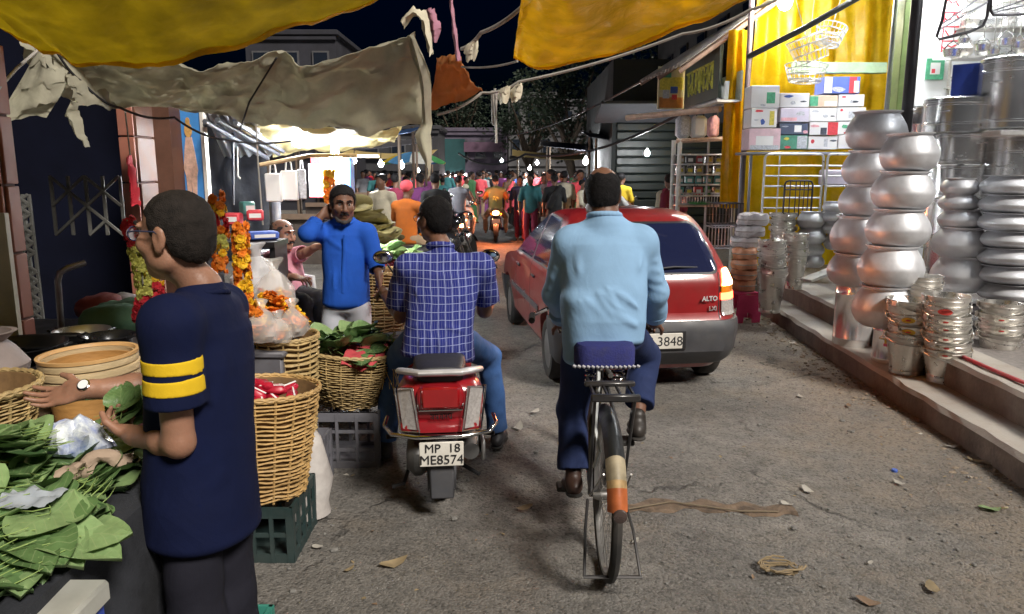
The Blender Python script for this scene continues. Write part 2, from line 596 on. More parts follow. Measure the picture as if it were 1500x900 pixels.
# ---------------------------------------------------------------- common materials
def asphalt():
 m=bpy.data.materials.new('asphalt');m.use_nodes=True
 N,L=m.node_tree.nodes,m.node_tree.links
 b=N['Principled BSDF']
 tc=N.new('ShaderNodeTexCoord')
 def noi(sc,det=6,ro=.6,vec=None):
  n=N.new('ShaderNodeTexNoise');n.inputs['Scale'].default_value=sc;n.inputs['Detail'].default_value=det
  n.inputs['Roughness'].default_value=ro
  L.new(vec or tc.outputs['Object'],n.inputs['Vector']);return n
 def rng(src,a,c,lo=0,hi=1):
  r=N.new('ShaderNodeMapRange')
  for k,v in(('From Min',a),('From Max',c),('To Min',lo),('To Max',hi)):r.inputs[k].default_value=v
  L.new(src,r.inputs['Value']);return r.outputs['Result']
 def mix(f,a,c,mode='MIX'):
  x=N.new('ShaderNodeMix');x.data_type='RGBA';x.blend_type=mode
  if isinstance(f,float):x.inputs['Factor'].default_value=f
  else:L.new(f,x.inputs['Factor'])
  for k,v in(('A',a),('B',c)):
   if isinstance(v,tuple):x.inputs[k].default_value=(*v,1)
   else:L.new(v,x.inputs[k])
  return x.outputs['Result']
 def mul(a,c):
  x=N.new('ShaderNodeMath');x.operation='MULTIPLY'
  for i,v in enumerate((a,c)):
   if isinstance(v,(int,float)):x.inputs[i].default_value=v
   else:L.new(v,x.inputs[i])
  return x.outputs[0]
 def add(a,c):
  x=N.new('ShaderNodeMath');x.operation='ADD'
  for i,v in enumerate((a,c)):
   if isinstance(v,(int,float)):x.inputs[i].default_value=v
   else:L.new(v,x.inputs[i])
  return x.outputs[0]
 big=noi(0.9,5).outputs['Fac']
 mid=noi(7,8,.7).outputs['Fac']
 col=mix(rng(big,.35,.65),(.14,.132,.122),(.29,.273,.248))
 col=mix(rng(mid,.3,.75,0,.75),col,(.085,.082,.077))
 sx=N.new('ShaderNodeSeparateXYZ');L.new(tc.outputs['Object'],sx.inputs[0])
 nearkerb=rng(sx.outputs['X'],1.5,3.0,0,.3)
 md=rng(add(noi(1.6,8,.72).outputs['Fac'],nearkerb),.52,.78,0,.8)
 col=mix(md,col,(.26,.215,.165))
 vo=N.new('ShaderNodeTexVoronoi');vo.inputs['Scale'].default_value=75
 L.new(tc.outputs['Object'],vo.inputs['Vector'])
 sp=N.new('ShaderNodeSeparateColor');L.new(vo.outputs['Color'],sp.inputs[0])
 col=mix(rng(sp.outputs[0],.55,1,0,.45),col,(.27,.25,.23))
 col=mix(rng(sp.outputs[1],.6,1,0,.6),col,(.04,.038,.036))
 dn=noi(2.2,5)
 ad=N.new('ShaderNodeMixRGB');ad.blend_type='ADD';ad.inputs[0].default_value=.55
 L.new(tc.outputs['Object'],ad.inputs[1]);L.new(dn.outputs['Color'],ad.inputs[2])
 ve=N.new('ShaderNodeTexVoronoi');ve.feature='DISTANCE_TO_EDGE';ve.inputs['Scale'].default_value=.42
 L.new(ad.outputs[0],ve.inputs['Vector'])
 crk=mul(rng(ve.outputs['Distance'],.002,.009,1,0),rng(noi(1.1,4).outputs['Fac'],.48,.58))
 crk=mul(crk,.75)
 col=mix(crk,col,(.045,.042,.04))
 L.new(col,b.inputs['Base Color'])
 L.new(rng(mid,.3,.7,.62,.92),b.inputs['Roughness'])
 b.inputs['Specular IOR Level'].default_value=.35
 hgt=add(mul(rng(vo.outputs['Distance'],0,.8,1,0),.5),add(mul(noi(38,6,.75).outputs['Fac'],1.3),mul(crk,-1.5)))
 bp=N.new('ShaderNodeBump');bp.inputs['Strength'].default_value=1;bp.inputs['Distance'].default_value=.011
 L.new(hgt,bp.inputs['Height']);L.new(bp.outputs['Normal'],b.inputs['Normal'])
 return m
def crease(m,sc,st,dist,weave=0):
 """folded sheet relief: ridged, stretched noise in front of the existing bump"""
 N,L=m.node_tree.nodes,m.node_tree.links
 b=N['Principled BSDF']
 tc=N.new('ShaderNodeTexCoord')
 prev=b.inputs['Normal'].links[0].from_socket if b.inputs['Normal'].links else None
 for k,(rot,str_)in enumerate((((.3,.5,.9),(1,.35,.6)),((-.7,.2,-.5),(.5,1,.4)))):
  mp=N.new('ShaderNodeMapping');mp.inputs['Rotation'].default_value=rot;mp.inputs['Scale'].default_value=str_
  L.new(tc.outputs['Object'],mp.inputs['Vector'])
  n=N.new('ShaderNodeTexNoise');n.inputs['Scale'].default_value=sc*(1+.8*k);n.inputs['Detail'].default_value=4;n.inputs['Roughness'].default_value=.45;n.inputs['Distortion'].default_value=1.4
  L.new(mp.outputs['Vector'],n.inputs['Vector'])
  r=N.new('ShaderNodeMath');r.operation='SUBTRACT';r.inputs[1].default_value=.5;L.new(n.outputs['Fac'],r.inputs[0])
  a=N.new('ShaderNodeMath');a.operation='ABSOLUTE';L.new(r.outputs[0],a.inputs[0])
  bp=N.new('ShaderNodeBump');bp.invert=True;bp.inputs['Strength'].default_value=st;bp.inputs['Distance'].default_value=dist
  L.new(a.outputs[0],bp.inputs['Height'])
  if prev:L.new(prev,bp.inputs['Normal'])
  prev=bp.outputs['Normal']
 L.new(prev,b.inputs['Normal'])
 return m
def tarp_mat(name,col,transl=.35,gloss=.4):
 m=M(name,col,rough=gloss,var=.16,scale=3,transl=transl,dirt=tuple(c*.4 for c in col),dscale=3.2,damt=.4,bump=.35,bscale=26)
 return crease(m,5,.4,.03,weave=160)
m_asphalt=asphalt()
m_conc=M('concrete',(.40,.37,.33),.8,var=.2,scale=5,bump=.4,bscale=70,dirt=(.16,.12,.09),damt=.65)
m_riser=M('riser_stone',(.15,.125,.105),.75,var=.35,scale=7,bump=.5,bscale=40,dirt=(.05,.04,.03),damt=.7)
m_mosaic=M('shop_floor_mosaic',(.22,.2,.19),.5,var=.5,scale=26,bump=.2,bscale=90)
m_tarp_y=tarp_mat('tarp_yellow',(.95,.68,.03),.8)
m_tarp_y2=tarp_mat('tarp_golden',(.9,.6,.015),.7,.28)
m_tarp_ya=tarp_mat('tarp_amber',(.85,.62,.02),.62,.28)
m_tarp_yo=tarp_mat('tarp_olive_yellow',(.68,.57,.07),.66,.5)
m_tarp_g=tarp_mat('tarp_grey_canvas',(.57,.545,.43),.5,.7)
m_tarp_o=tarp_mat('tarp_rust',(.6,.28,.1),.5,.7)
m_cream_tarp=tarp_mat('tarp_cream',(.75,.66,.36),.4,.5)
m_rope=M('rope_grey',(.33,.31,.28),.9,var=.2)
m_wire=M('black_wire',(.02,.02,.025),.6,var=0)
m_bamboo=M('bamboo_pole',(.5,.36,.2),.6,var=.25,scale=9,stretch=(1,1,1))
m_pinkwood=M('painted_pole',(.62,.42,.32),.6,var=.25,scale=12)
m_darkmetal=M('dark_metal',(.06,.055,.06),.45,.6,var=.3)
m_greymetal=M('grey_metal',(.3,.3,.32),.4,.7,var=.2)
m_whitepaint=M('white_paint',(.78,.77,.73),.5,var=.08,dirt=(.4,.33,.27),damt=.4)
m_white_wall=M('white_wall',(.88,.885,.89),.6,var=.05,scale=2)
m_green_paint=M('green_paint',(.3,.42,.13),.5,var=.15,dirt=(.12,.14,.06),damt=.5)
m_tile=M('red_tile',(.32,.12,.08),.6,var=.15,scale=4,dirt=(.13,.06,.045),damt=.5)
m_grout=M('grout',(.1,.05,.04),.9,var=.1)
m_brownwall=M('brown_panel',(.12,.055,.035),.6,var=.25)
m_lattice=M('lattice_grey',(.13,.13,.12),.7,var=.3,dirt=(.12,.12,.11),damt=.6)
m_black=M('black_cloth',(.018,.02,.026),.9,var=.3,scale=12,bump=.3,bscale=160)
m_dark_wall=M('night_wall',(.05,.05,.06),.85,var=.3,scale=1.5)
# ---------------------------------------------------------------- the street
def build_ground():
 def axis(segs):
  out=[segs[0][0]]
  for a,b,n in segs:
   out+=list(np.linspace(a,b,n+1)[1:])
  return np.array(out,dtype=np.float32)
 xs=axis([(-90,-8,12),(-8,-2.6,20),(-2.6,3.2,210),(3.2,9,14),(9,90,12)])
 ys=axis([(-12,1.0,16),(1.0,9,300),(9,22,60),(22,60,30),(60,220,12)])
 X,Y=np.meshgrid(xs,ys,indexing='ij')
 Z0=np.zeros_like(X)
 w1,w2,w3=waves(3,9,2.2),waves(4,14,14),waves(5,24,62)
 w4=waves(8,12,3.0)
 rough=np.clip(.5+.6*w4(X,Y,Z0),0,1)
 Z=.006*w1(X,Y,Z0)+.0022*w2(X,Y,Z0)+.0034*rough*w3(X,Y,Z0)
 Z*=np.clip((30-Y)/20,0,1)*np.clip((10-np.abs(X))/4,0,1)
 nx,ny=X.shape
 v=np.stack([X,Y,Z],-1).reshape(-1,3)
 i=np.arange(nx*ny).reshape(nx,ny)
 f=np.stack([i[:-1,:-1],i[1:,:-1],i[1:,1:],i[:-1,1:]],-1).reshape(-1,4)
 o=obj('road',np_mesh('road',v,f,m_asphalt))
 return tag(o,kind='structure')
build_ground()
def step(name,off0,z0,z1,width,mats,jit,seed,y0=-3.0,y1=9.6,nose=.02):
 """a long kerb step: worn front edge, separate tread slab slightly proud"""
 rg=random.Random(seed)
 n=90
 ys=[y0+(y1-y0)*i/n for i in range(n+1)]
 fr=[kerb_x(y)+off0+rg.uniform(-jit,jit)for y in ys]
 mb=MB()
 lo=[(x,y,z0)for x,y in zip(fr,ys)]
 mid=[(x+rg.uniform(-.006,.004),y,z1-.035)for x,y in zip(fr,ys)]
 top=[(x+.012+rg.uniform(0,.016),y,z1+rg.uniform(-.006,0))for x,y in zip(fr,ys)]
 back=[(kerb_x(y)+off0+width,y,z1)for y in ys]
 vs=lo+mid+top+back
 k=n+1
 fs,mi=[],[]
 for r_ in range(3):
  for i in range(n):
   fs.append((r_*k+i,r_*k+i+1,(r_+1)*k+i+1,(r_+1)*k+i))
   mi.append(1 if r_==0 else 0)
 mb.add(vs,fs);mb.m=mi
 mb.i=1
 a,b_,c,d=lo[-1],(back[-1][0],y1,z0),back[-1],top[-1]
 mb.add([a,b_,c,d],[(0,1,2,3)])
 o=mb.build(name,mats,smooth=False)
 return tag(o,kind='structure')
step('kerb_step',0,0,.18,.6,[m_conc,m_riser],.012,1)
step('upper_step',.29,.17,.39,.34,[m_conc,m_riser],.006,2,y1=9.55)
mb=MB()
mb.add([(kerb_x(-3)+.6,-3,.386),(9,-3,.386),(9,12.5,.386),(kerb_x(9.55)+.6,9.55,.386)],[(0,1,2,3)])
mb.add([(kerb_x(9.55)+.6,9.55,.386),(9,12.5,.386),(kerb_x(12.5)+.6,12.5,.386)],[(0,1,2)])
struct('shop_floor',mb,m_mosaic,smooth=False)
# ---------------------------------------------------------------- right side: the utensil shop
m_alu=M('aluminium',(.64,.65,.68),.5,.5,var=.12,scale=5,rnd=.12,bump=.06,bscale=30,dirt=(.3,.3,.31),damt=.35,dscale=4)
m_steel=M('polished_steel',(.86,.86,.86),.24,.82,var=.04,scale=3,rnd=.1,bump=.03,bscale=12,rvar=.05)
m_steel2=M('brushed_steel',(.72,.7,.66),.32,.9,var=.12,scale=9,rnd=.14,dirt=(.33,.29,.24),damt=.4)
m_lampw=M('lamp_white',(1,1,1),var=0,emit=85,ecol=(.93,.97,1))
m_lampx=M('lamp_bright',(1,1,1),var=0,emit=170,ecol=(.95,.97,1))
m_lampw2=M('bulb_white',(1,1,1),var=0,emit=330,ecol=(.95,.98,1))
m_lampwarm=M('bulb_warm',(1,1,1),var=0,emit=300,ecol=(1,.9,.7))
m_sticker_y=M('sticker_yellow',(.75,.5,.04),.5,var=.2,scale=60)
m_sticker_w=M('sticker_white',(.72,.68,.58),.5,var=.3,scale=70)
m_sticker_r=M('sticker_red',(.6,.06,.05),.5,var=.2)
ORD=['topmost','second','third','fourth','fifth','sixth','seventh','eighth','ninth','tenth']
def handi_profile(R_,H,rim):
 """round bellied aluminium pot: rounded base, sharp belly, narrow mouth with flat rim"""
 return[(R_*.42,0),(R_*.66,H*.025),(R_*.85,H*.13),(R_*.96,H*.28),(R_*.998,H*.43),(R_,H*.46),(R_*.99,H*.51),(R_*.93,H*.66),(R_*.82,H*.81),(R_*.735,H*.9),(R_*.70,H*.94),(R_*rim,H*.975),(R_*(rim+.02),H),(R_*(rim-.03),H),(R_*.68,H*.955),(R_*.66,H*.9),(R_*.5,H*.6)]
POTCACHE={}
def pot(x,y,z,R_,H,label,group,rim=.76,tilt=0.0,m=None,cat='pot'):
 key=(round(R_,3),round(H,3),rim,(m or m_alu).name)
 t=thing('aluminium_pot',label,cat,(x,y,z),random.uniform(0,6),group)
 t.rotation_euler[0]=tilt
 if key not in POTCACHE:
  body=MB().lathe(handi_profile(R_,H,rim),40).mesh('pot_body',m or m_alu,angle=28)
  lip=MB().lathe([(R_*(rim-.03),H*.985),(R_*(rim+.035),H*.985),(R_*(rim+.04),H*1.01),(R_*(rim-.03),H*1.01),(R_*(rim-.03),H*.985)],36,cap=False).mesh('pot_rim',m or m_alu,angle=30)
  POTCACHE[key]=(body,lip)
 obj('body',POTCACHE[key][0],t)
 obj('rim',POTCACHE[key][1],t)
 return t
def stack_axis(p0,p1):
 return lambda f:p0.lerp(p1,f)
def pot_stack(px,pys,widths,Y,desc,group,rim=.76,lean=0.0):
 """pys: picture heights of the joints, top first; widths in picture pixels"""
 n=len(widths)
 for i in range(n):
  a,b=P(px,pys[i],Y),P(px,pys[i+1],Y)
  H=a.z-b.z
  sc=(b-Vector((0,0,CAMH))).length/1100
  dist=math.sqrt(Y*Y+(CAMH-b.z)**2)
  R_=widths[i]*.5*(Y*CP+(CAMH-b.z)*SP)/FOC
  cx=P(px+lean*(pys[i+1]-pys[-1]),pys[i+1],Y).x
  pot(cx+random.uniform(-.008,.008),Y+random.uniform(-.008,.008),b.z,R_,H*1.03,ORD[i]+' aluminium pot in the '+desc,group,rim,tilt=random.uniform(-.035,.035))
def drum(x,y,z,R_,H,label,group=None,m=None,name='steel_drum',lid=True,bands=((.12,1),(.86,1)),cat='drum'):
 t=thing(name,label,cat,(x,y,z),random.uniform(0,6),group)
 pr=[(R_*.97,0),(R_,.01)]
 for f,k in bands:
  pr+=[(R_,H*f-.012),(R_*1.02,H*f-.006),(R_*1.02,H*f+.006),(R_,H*f+.012)]
 pr+=[(R_,H-.012),(R_*1.025,H-.008),(R_*1.025,H),(R_*.95,H)]
 MB().lathe(pr,40).build('body',m or m_steel,t,angle=30)
 if lid:
  MB().lathe([(R_*.94,H+.001),(R_*.99,H+.004),(R_*.99,H+.028),(R_*.9,H+.04),(R_*.3,H+.046)],36).build('lid',m or m_steel,t,angle=30)
 for s_ in(1,-1):
  MB().tube([(s_*R_,-.04,H*.7),(s_*(R_+.03),-.035,H*.69),(s_*(R_+.03),.035,H*.69),(s_*R_,.04,H*.7)],.006,6).build('handle',m or m_steel,t)
 return t
BUCK={}
def bucket(x,y,z,R_,H,label,group,shown=None,st=None,ang=0,tilt=0.0,lug=True):
 """tapered steel bucket with rolled rim, ear lugs and wire handle lying down"""
 t=thing('steel_bucket',label,'bucket',(x,y,z),ang,group)
 t.rotation_euler[0]=tilt
 key=(round(R_,3),round(H,3))
 if key not in BUCK:
  b=R_*.72
  pr=[(b*.9,.0),(b*1.02,0),(b*1.02,.03),(b,.034),(R_*.965,H*.86),(R_,H*.87),(R_,H*.9),(R_*.985,H*.91),(R_,H*.97),(R_*1.05,H*.985),(R_*1.05,H),(R_*.98,H),(R_*.95,H*.93),(b*.9,.02)]
  body=MB().lathe(pr,32).mesh('bucket_body',m_steel2,angle=30)
  hb=MB()
  pts=[(R_*1.07*math.cos(a),-abs(R_*1.07*math.sin(a))*.98,H*.93-.10*math.sin(a)*.6)for a in np.linspace(0,math.pi,15)]
  hb.tube(pts,.0045,6)
  lg=MB().box((R_*1.045,0,H*.93),(.02,.05,.05),bev=.006).tube([(R_*1.05,0,H*.93),(R_*1.1,0,H*.93)],.012,8)
  BUCK[key]=(body,hb.mesh('bucket_handle',m_steel2),lg.mesh('bucket_lug',m_steel2))
 obj('body',BUCK[key][0],t)
 obj('handle',BUCK[key][1],t)
 if lug:
  obj('lug',BUCK[key][2],t)
  obj('lug',BUCK[key][2],t,rot=(0,0,math.pi))
 if st:
  mm,za=st
  k2=('st',key,mm.name,za)
  if k2 not in BUCK:
   b=MB()
   rr=R_+.004;za=.875
   n=14
   c0=-math.pi/2-.55
   vs=[(math.cos(c0)*rr,math.sin(c0)*rr,H*za)]
   for q in range(n):
    a=2*math.pi*q/n
    an=c0+math.cos(a)*.05/rr
    vs.append((math.cos(an)*rr,math.sin(an)*rr,H*za+math.sin(a)*.022))
   b.add(vs,[(0,1+q,1+(q+1)%n)for q in range(n)])
   n0=len(b.v)
   b.i=1
   vs=[(v[0]*1.006,v[1]*1.006,(v[2]-H*za)*.3+H*za)for v in vs]
   vs=[((vs[0][0]+(v[0]-vs[0][0])*.4),(vs[0][1]+(v[1]-vs[0][1])*.4),v[2])for v in vs]
   b.add(vs,[(0,1+q,1+(q+1)%n)for q in range(n)])
   BUCK[k2]=b.mesh('sticker',[mm,m_sticker_r],smooth=False)
  obj('sticker',BUCK[k2],t,rot=(0,0,-ang))
 return t
def px_r(w,p):
 """radius in metres of something w pixels wide at point p"""
 return w*.5*(p.y*CP+(CAMH-p.z)*SP)/FOC
# --- the two tall stacks of pots standing on steel canisters
ZT=.18
YA,YB=6.75,6.1
pA,pB=P(1247,512,YA),P(1297,538,YB)
drum(pA.x,YA,ZT,px_r(54,pA),P(1247,415,YA).z-ZT-.01,'tall steel canister on the lower step carrying the rear stack of pots','steel canisters under pot stacks',lid=False,name='steel_canister',cat='canister')
drum(pB.x,YB,ZT,px_r(40,pB),P(1292,474,YB).z-ZT-.01,'short steel canister with yellow label under the front stack of pots','steel canisters under pot stacks',lid=False,name='steel_canister',cat='canister')
_c=px_r(40,pB)+.003
lab=MB()
for i,(z0,z1,a0,a1,mi)in enumerate(((.14,.19,-2.25,-1.9,0),(.12,.145,-2.3,-1.75,1))):
 lab.i=mi
 vs=[]
 for q in range(7):
  a=a0+(a1-a0)*q/6
  vs+=[(pB.x+_c*math.cos(a),YB+_c*math.sin(a),ZT+z0+.03),(pB.x+_c*math.cos(a),YB+_c*math.sin(a),ZT+z1+.03+.01*math.sin(q/6*math.pi))]
 lab.add(vs,[(2*q,2*q+2,2*q+3,2*q+1)for q in range(6)])
_can=[o for o in bpy.data.objects if o.name.startswith('steel_canister')][-1]
lab_o=lab.build('paper_label',[m_sticker_y,M('sticker_pink',(.7,.08,.2),.5)],None,smooth=False)
lab_o.parent=_can
lab_o.matrix_parent_inverse=(Matrix.Translation(_can.location)@Matrix.Rotation(_can.rotation_euler[2],4,'Z')).inverted()
pot_stack(1247,[166,222,272,318,372,418],[84,74,70,76,72],YA,'rear tall stack by the black pole','pots in the rear tall stack',lean=-.17)
pot_stack(1294,[198,253,308,362,420,478],[80,86,88,90,90],YB,'tallest front stack of rounded pots','pots in the front tall stack',lean=-.155)
# --- stacks on the upper step further right
pot_stack(1404,[262,286,308,334,377,427],[52,56,62,76,82],6.6,'middle stack behind the sticker buckets','pots in the middle stack',rim=.74)
pot_stack(1482,[258,286,312,338,363,388,414,440],[86,90,92,92,92,94,94],6.35,'wide pan stack at the right edge','wide pans stacked at the right edge',rim=.86)
t=thing('steel_plate','large round steel plate under the middle stack of pots','plate',(P(1404,433,6.6).x,6.6,P(1404,436,6.6).z-.02))
MB().lathe([(.05,0),(.27,0),(.31,.022),(.32,.022),(.28,-.006),(.05,-.006)],36).build('plate_dish',m_steel,t)
t=thing('display_table','dark low display table holding pot stacks on the shop step','table',(4.15,6.5,.39))
zt=P(1404,436,6.6).z-.02-.39
MB().box((0,0,zt-.02),(1.3,.85,.035),bev=.005).build('table_top',m_darkmetal,t)
for sx in(-.6,.6):
 for sy in(-.36,.36):
  MB().box((sx,sy,(zt-.04)/2),(.05,.05,zt-.04)).build('leg',m_darkmetal,t)
# --- nested buckets on the steps
def bucket_stack(px,pys,widths,Y,desc,group,stickers=None,z0=None,H=.3):
 n=len(pys)
 for i in range(n):
  b=P(px,pys[i],Y)
  R_=round(px_r(widths[min(i,len(widths)-1)],b),3)
  h=max(.16,R_*2*.98)if H is None else H
  zb=b.z-h
  if i==n-1 and z0 is not None:
   h=round(b.z-z0,3);zb=z0
  st=(stickers or{}).get(i)
  bucket(b.x+random.uniform(-.006,.006),Y,zb,R_,h,ORD[i]+' steel bucket in the '+desc,group,st=st,ang=random.uniform(-.6,.6),tilt=random.uniform(-.03,.03))
bucket_stack(1333,[438,458,474,486],[64,62,60,62],5.75,'left nested stack with yellow stickers','buckets nested in the left stack',{1:(m_sticker_y,.75),2:(m_sticker_y,.72)},z0=ZT)
bucket_stack(1387,[432,446,459,471,484,497,510],[62,60,62,61,62,62,62],5.5,'front nested stack with oval white stickers','buckets nested in the front stack',{1:(m_sticker_r,.75),2:(m_sticker_w,.75),3:(m_sticker_w,.75),4:(m_sticker_w,.75),5:(m_sticker_w,.75),6:(m_sticker_w,.78)},z0=ZT)
bucket_stack(1468,[443,458,474,488],[58,60,60,62],5.75,'right nested stack beside the red hose','buckets nested in the right stack',{1:(m_sticker_w,.75),2:(m_sticker_w,.75)},z0=.39)
bucket_stack(1350,[404,416],[56,52],6.0,'pair sitting on top of the left stack','loose buckets on top',None)
tag(MB().tube([(kerb_x(y)+.42+.03*math.sin(y*2.1),y,.405)for y in np.linspace(3.2,6.6,30)],.014,8).build('red_hose',M('red_rubber',(.5,.04,.06),.4)),'thin red hose lying along the upper shop step','hose')
# --- steel drums at the back right
Yd=7.1
for i,(pt,pb,w)in enumerate([(150,196,82),(197,241,82),(242,290,80),(291,345,80),(346,400,80)]):
 a,b=P(1400,pt,Yd),P(1400,pb,Yd)
 drum(a.x,Yd,b.z,px_r(w,b),a.z-b.z-.003,ORD[i]+' polished steel drum in the tall column left of the shelf','polished drums in the left column',lid=(i==0),bands=((.1,1),(.93,1))if i else((.3,1),(.9,1)))
for i,(pt,pb,w)in enumerate([(92,190,92),(205,330,84)]):
 a,b=P(1490,pt,6.9),P(1490,pb,6.9)
 drum(a.x,6.9,b.z,px_r(w,b),a.z-b.z,('big dark steel drum standing on the white shelf at right edge','steel drum below the white shelf at right edge')[i],'drums at the right edge')
a=P(1470,197,6.9)
t=thing('drum_shelf','white metal shelf holding the big drum at right edge','shelf',(a.x+.25,6.9,.39))
MB().box((0,0,a.z-.39),(.95,.62,.05),bev=.008).build('board',m_whitepaint,t)
for s in(-.44,.44):
 MB().box((s,.28,(a.z-.42)/2),(.04,.04,a.z-.44)).build('post',m_greymetal,t)
t=drum(P(1349,200,7.6).x,7.6,P(1349,300,7.6).z,.17,P(1349,163,7.6).z-P(1349,300,7.6).z,'slim steel container behind the front pot stack',name='steel_container',cat='container')
b=P(1420,148,7.3)
t=thing('storage_box','blue and dark green box sitting on top of the drums','box',(b.x+.03,7.2,b.z),R(48))
mb=MB().box((0,0,.155),(.40,.40,.31),bev=.004)
mb.build('carton',M('blue_box',(.02,.05,.3),.6,var=.1),t,smooth=False)
MB().box((0,-.2015,.155),(.396,.004,.306)).build('green_side',M('green_box',(.01,.1,.09),.6,var=.1),t,smooth=False)
# --- shop structure
t=thing('white_shop_wall','white shop wall glowing behind hanging steel goods','wall',(0,0,0))
mb=MB().box((7.45,9.3,2.4),(5.3,.12,4.1));mb.build('plaster',m_white_wall,t,smooth=False)
MB().box((6.1,9.2,2.4),(.12,.06,4.1)).build('wooden_batten',M('brown_batten',(.2,.11,.08),.6),t,smooth=False)
x0,x1=P(1357,90,9.23).x,P(1383,90,9.23).x
z0,z1=P(1357,117,9.23).z,P(1357,86,9.23).z
def poster(name,x,y,z,w,h,m,label,cat,layers,rz=0,back=.012):
 t=thing(name,label,cat,(x,y,z),rz)
 MB().box((0,0,0),(w,back,h)).build('sheet',m,t,smooth=False)
 for i,(cx,cz,ww,hh,mm)in enumerate(layers):
  MB().box((cx*w,-back/2-.001-.0007*i,cz*h),(ww*w,.002,hh*h)).build('print',mm,t,smooth=False)
 return t
pg_,pw_,pr_=M('print_green',(.08,.35,.2),.6,var=.3,scale=30),M('print_white',(.8,.8,.8),.6,var=.05),M('print_red',(.65,.06,.08),.6,var=.25,scale=40)
pb_,pk_,py_=M('print_blue',(.06,.12,.45),.6,var=.3,scale=30),M('print_dark',(.06,.07,.1),.6,var=.5,scale=40),M('print_yellow',(.7,.6,.1),.6,var=.3,scale=30)
pp_,pgr_=M('print_pink',(.75,.4,.45),.6,var=.3,scale=25),M('print_grey',(.5,.52,.58),.6,var=.4,scale=40)
poster('notice_poster',(x0+x1)/2,9.22,(z0+z1)/2,x1-x0,z1-z0,pg_,'small green notice on the white shop wall','poster',[(0,.02,.55,.55,pw_),(-.1,-.1,.2,.2,pr_)])
z0,z1=P(1400,55,9.0).z,P(1400,18,9.0).z
t=thing('hanging_banner','white hanging strip with red lettering over the shop','banner',(P(1393,36,9.0).x,9.0,(z0+z1)/2))
MB().box((0,0,0),(.34,.01,z1-z0+.5),).build('strip',pw_,t,smooth=False)
obj('lettering',strokes(4,.62,.2,pr_,3,.009),t,(0.0,-.008,.0),(R(90),R(-90),0))
def post(name,px0,px1,pyb,Y,zt,m,label,cat,zb=.39,round_=False):
 a=P((px0+px1)/2,pyb,Y);w=2*px_r(px1-px0,a)
 t=thing(name,label,cat,(a.x,Y,zb))
 if round_:MB().tube([(0,0,0),(0,0,(zt-zb)*.5),(0,0,zt-zb)],w/2,16).build('shaft',m,t)
 else:MB().box((0,0,(zt-zb)/2),(w,w,zt-zb),bev=.006).build('shaft',m,t)
 MB().box((0,0,.02),(w*1.7,w*1.7,.04),bev=.005).build('base_plate',m,t)
 return t
post('shop_column',1311,1333,120,8.3,4.2,m_green_paint,'yellow green painted column at the shop corner','column')
post('drain_pipe',1299,1309,120,8.6,4.2,m_greymetal,'grey drain pipe beside the green column','pipe',round_=True)
post('awning_pole',1325,1341,120,6.9,4.3,M('black_pole',(.03,.027,.03),.5,.3),'thick black awning pole behind the pot stacks','pole',round_=True)
post('tarp_post',1091,1099,120,10.5,4.0,M('mauve_post',(.16,.12,.13),.5,.3),'thin dark metal post beside the yellow curtain','post',round_=True)
xl,xr=P(1098,200,10.9).x,P(1302,200,10.9).x
tag(MB().sheet(lambda u,v:(xl+(xr-xl)*u,10.95+.05*math.sin(u*23+1.2*math.sin(v*5))+.025*math.sin(u*51+v*4)+.06*nz3((u*3,v*3,0)),.3+4.6*v),90,50).build('yellow_tarp_wall',m_tarp_y2),'bright yellow tarpaulin wall behind the stacked cartons','tarpaulin')
xl,xr=P(1056,170,10.9).x,P(1092,170,10.9).x
tag(MB().sheet(lambda u,v:(xl+(xr-xl)*(u*(1-.12*v)+.06*v),10.75+.05*math.sin(u*15+2*v)+.03*nz3((u*4,v*6,2)),P(1070,305,10.8).z+v*(P(1070,45,10.8).z-P(1070,305,10.8).z)),40,60,.004).build('yellow_tarp_strip',m_tarp_y2),'narrow yellow tarpaulin curtain left of the dark post','tarpaulin')
a,b=P(1160,100,10.4),P(1297,100,10.4)
t=thing('painted_beam','pale green horizontal beam across the yellow tarpaulin','beam',(a.x,10.4,a.z))
MB().box(((b.x-a.x)/2,0,0),(b.x-a.x,.1,.14),bev=.008).build('timber',M('pale_green',(.36,.5,.33),.6,dirt=(.2,.3,.18)),t)
def bulb(p,r,m,label,drop=.25,name='hanging_bulb',group=None):
 t=thing(name,label,'lamp',p,0,group)
 MB().lathe([(.2*r,-1.05*r),(.62*r,-.85*r),(.97*r,-.3*r),(r,0),(.9*r,.5*r),(.55*r,.95*r),(.45*r,1.2*r)],16).build('glass',m,t)
 MB().lathe([(.46*r,1.2*r),(.5*r,1.25*r),(.5*r,2.1*r),(.2*r,2.3*r)],12).build('socket',m_whitepaint,t)
 MB().tube([(0,0,2.2*r),(.01,0,drop*.6),(0,.02,drop)],.006,6).build('cord',m_wire,t)
 return t
bulb(P(1150,4,10.1),.09,m_lampwarm,'warm bulb hanging in front of the yellow tarpaulin wall')
def tube_light(p,L_,rz,label,m=m_lampw,tilt=0,r=.019,group='tube lights of the shop'):
 t=thing('tube_light',label,'lamp',p,rz,group)
 t.rotation_euler[1]=tilt
 MB().tube([(-L_/2,0,0),(L_/2,0,0)],r,12).build('tube',m,t)
 MB().box((0,0,.045),(L_+.06,.05,.04),bev=.005).build('fitting',m_whitepaint,t)
 for s in(-1,1):
  MB().box((s*(L_/2+.015),0,.012),(.03,.045,.06)).build('end_cap',m_whitepaint,t)
 return t
tube_light((5.6,8.5,3.9),1.25,0,'tube light above the white wall of the utensil shop',group=None)
tube_light((4.4,5.4,3.6),1.25,R(85),'tube light under the shop awning over the sticker buckets',group=None)
tube_light((4.6,8.0,3.75),1.25,R(85),'tube light under the shop awning over the wide pans',group=None)
tube_light((3.4,10.2,4.2),1.25,0,'tube light under the awning beside the tin roof',group=None)
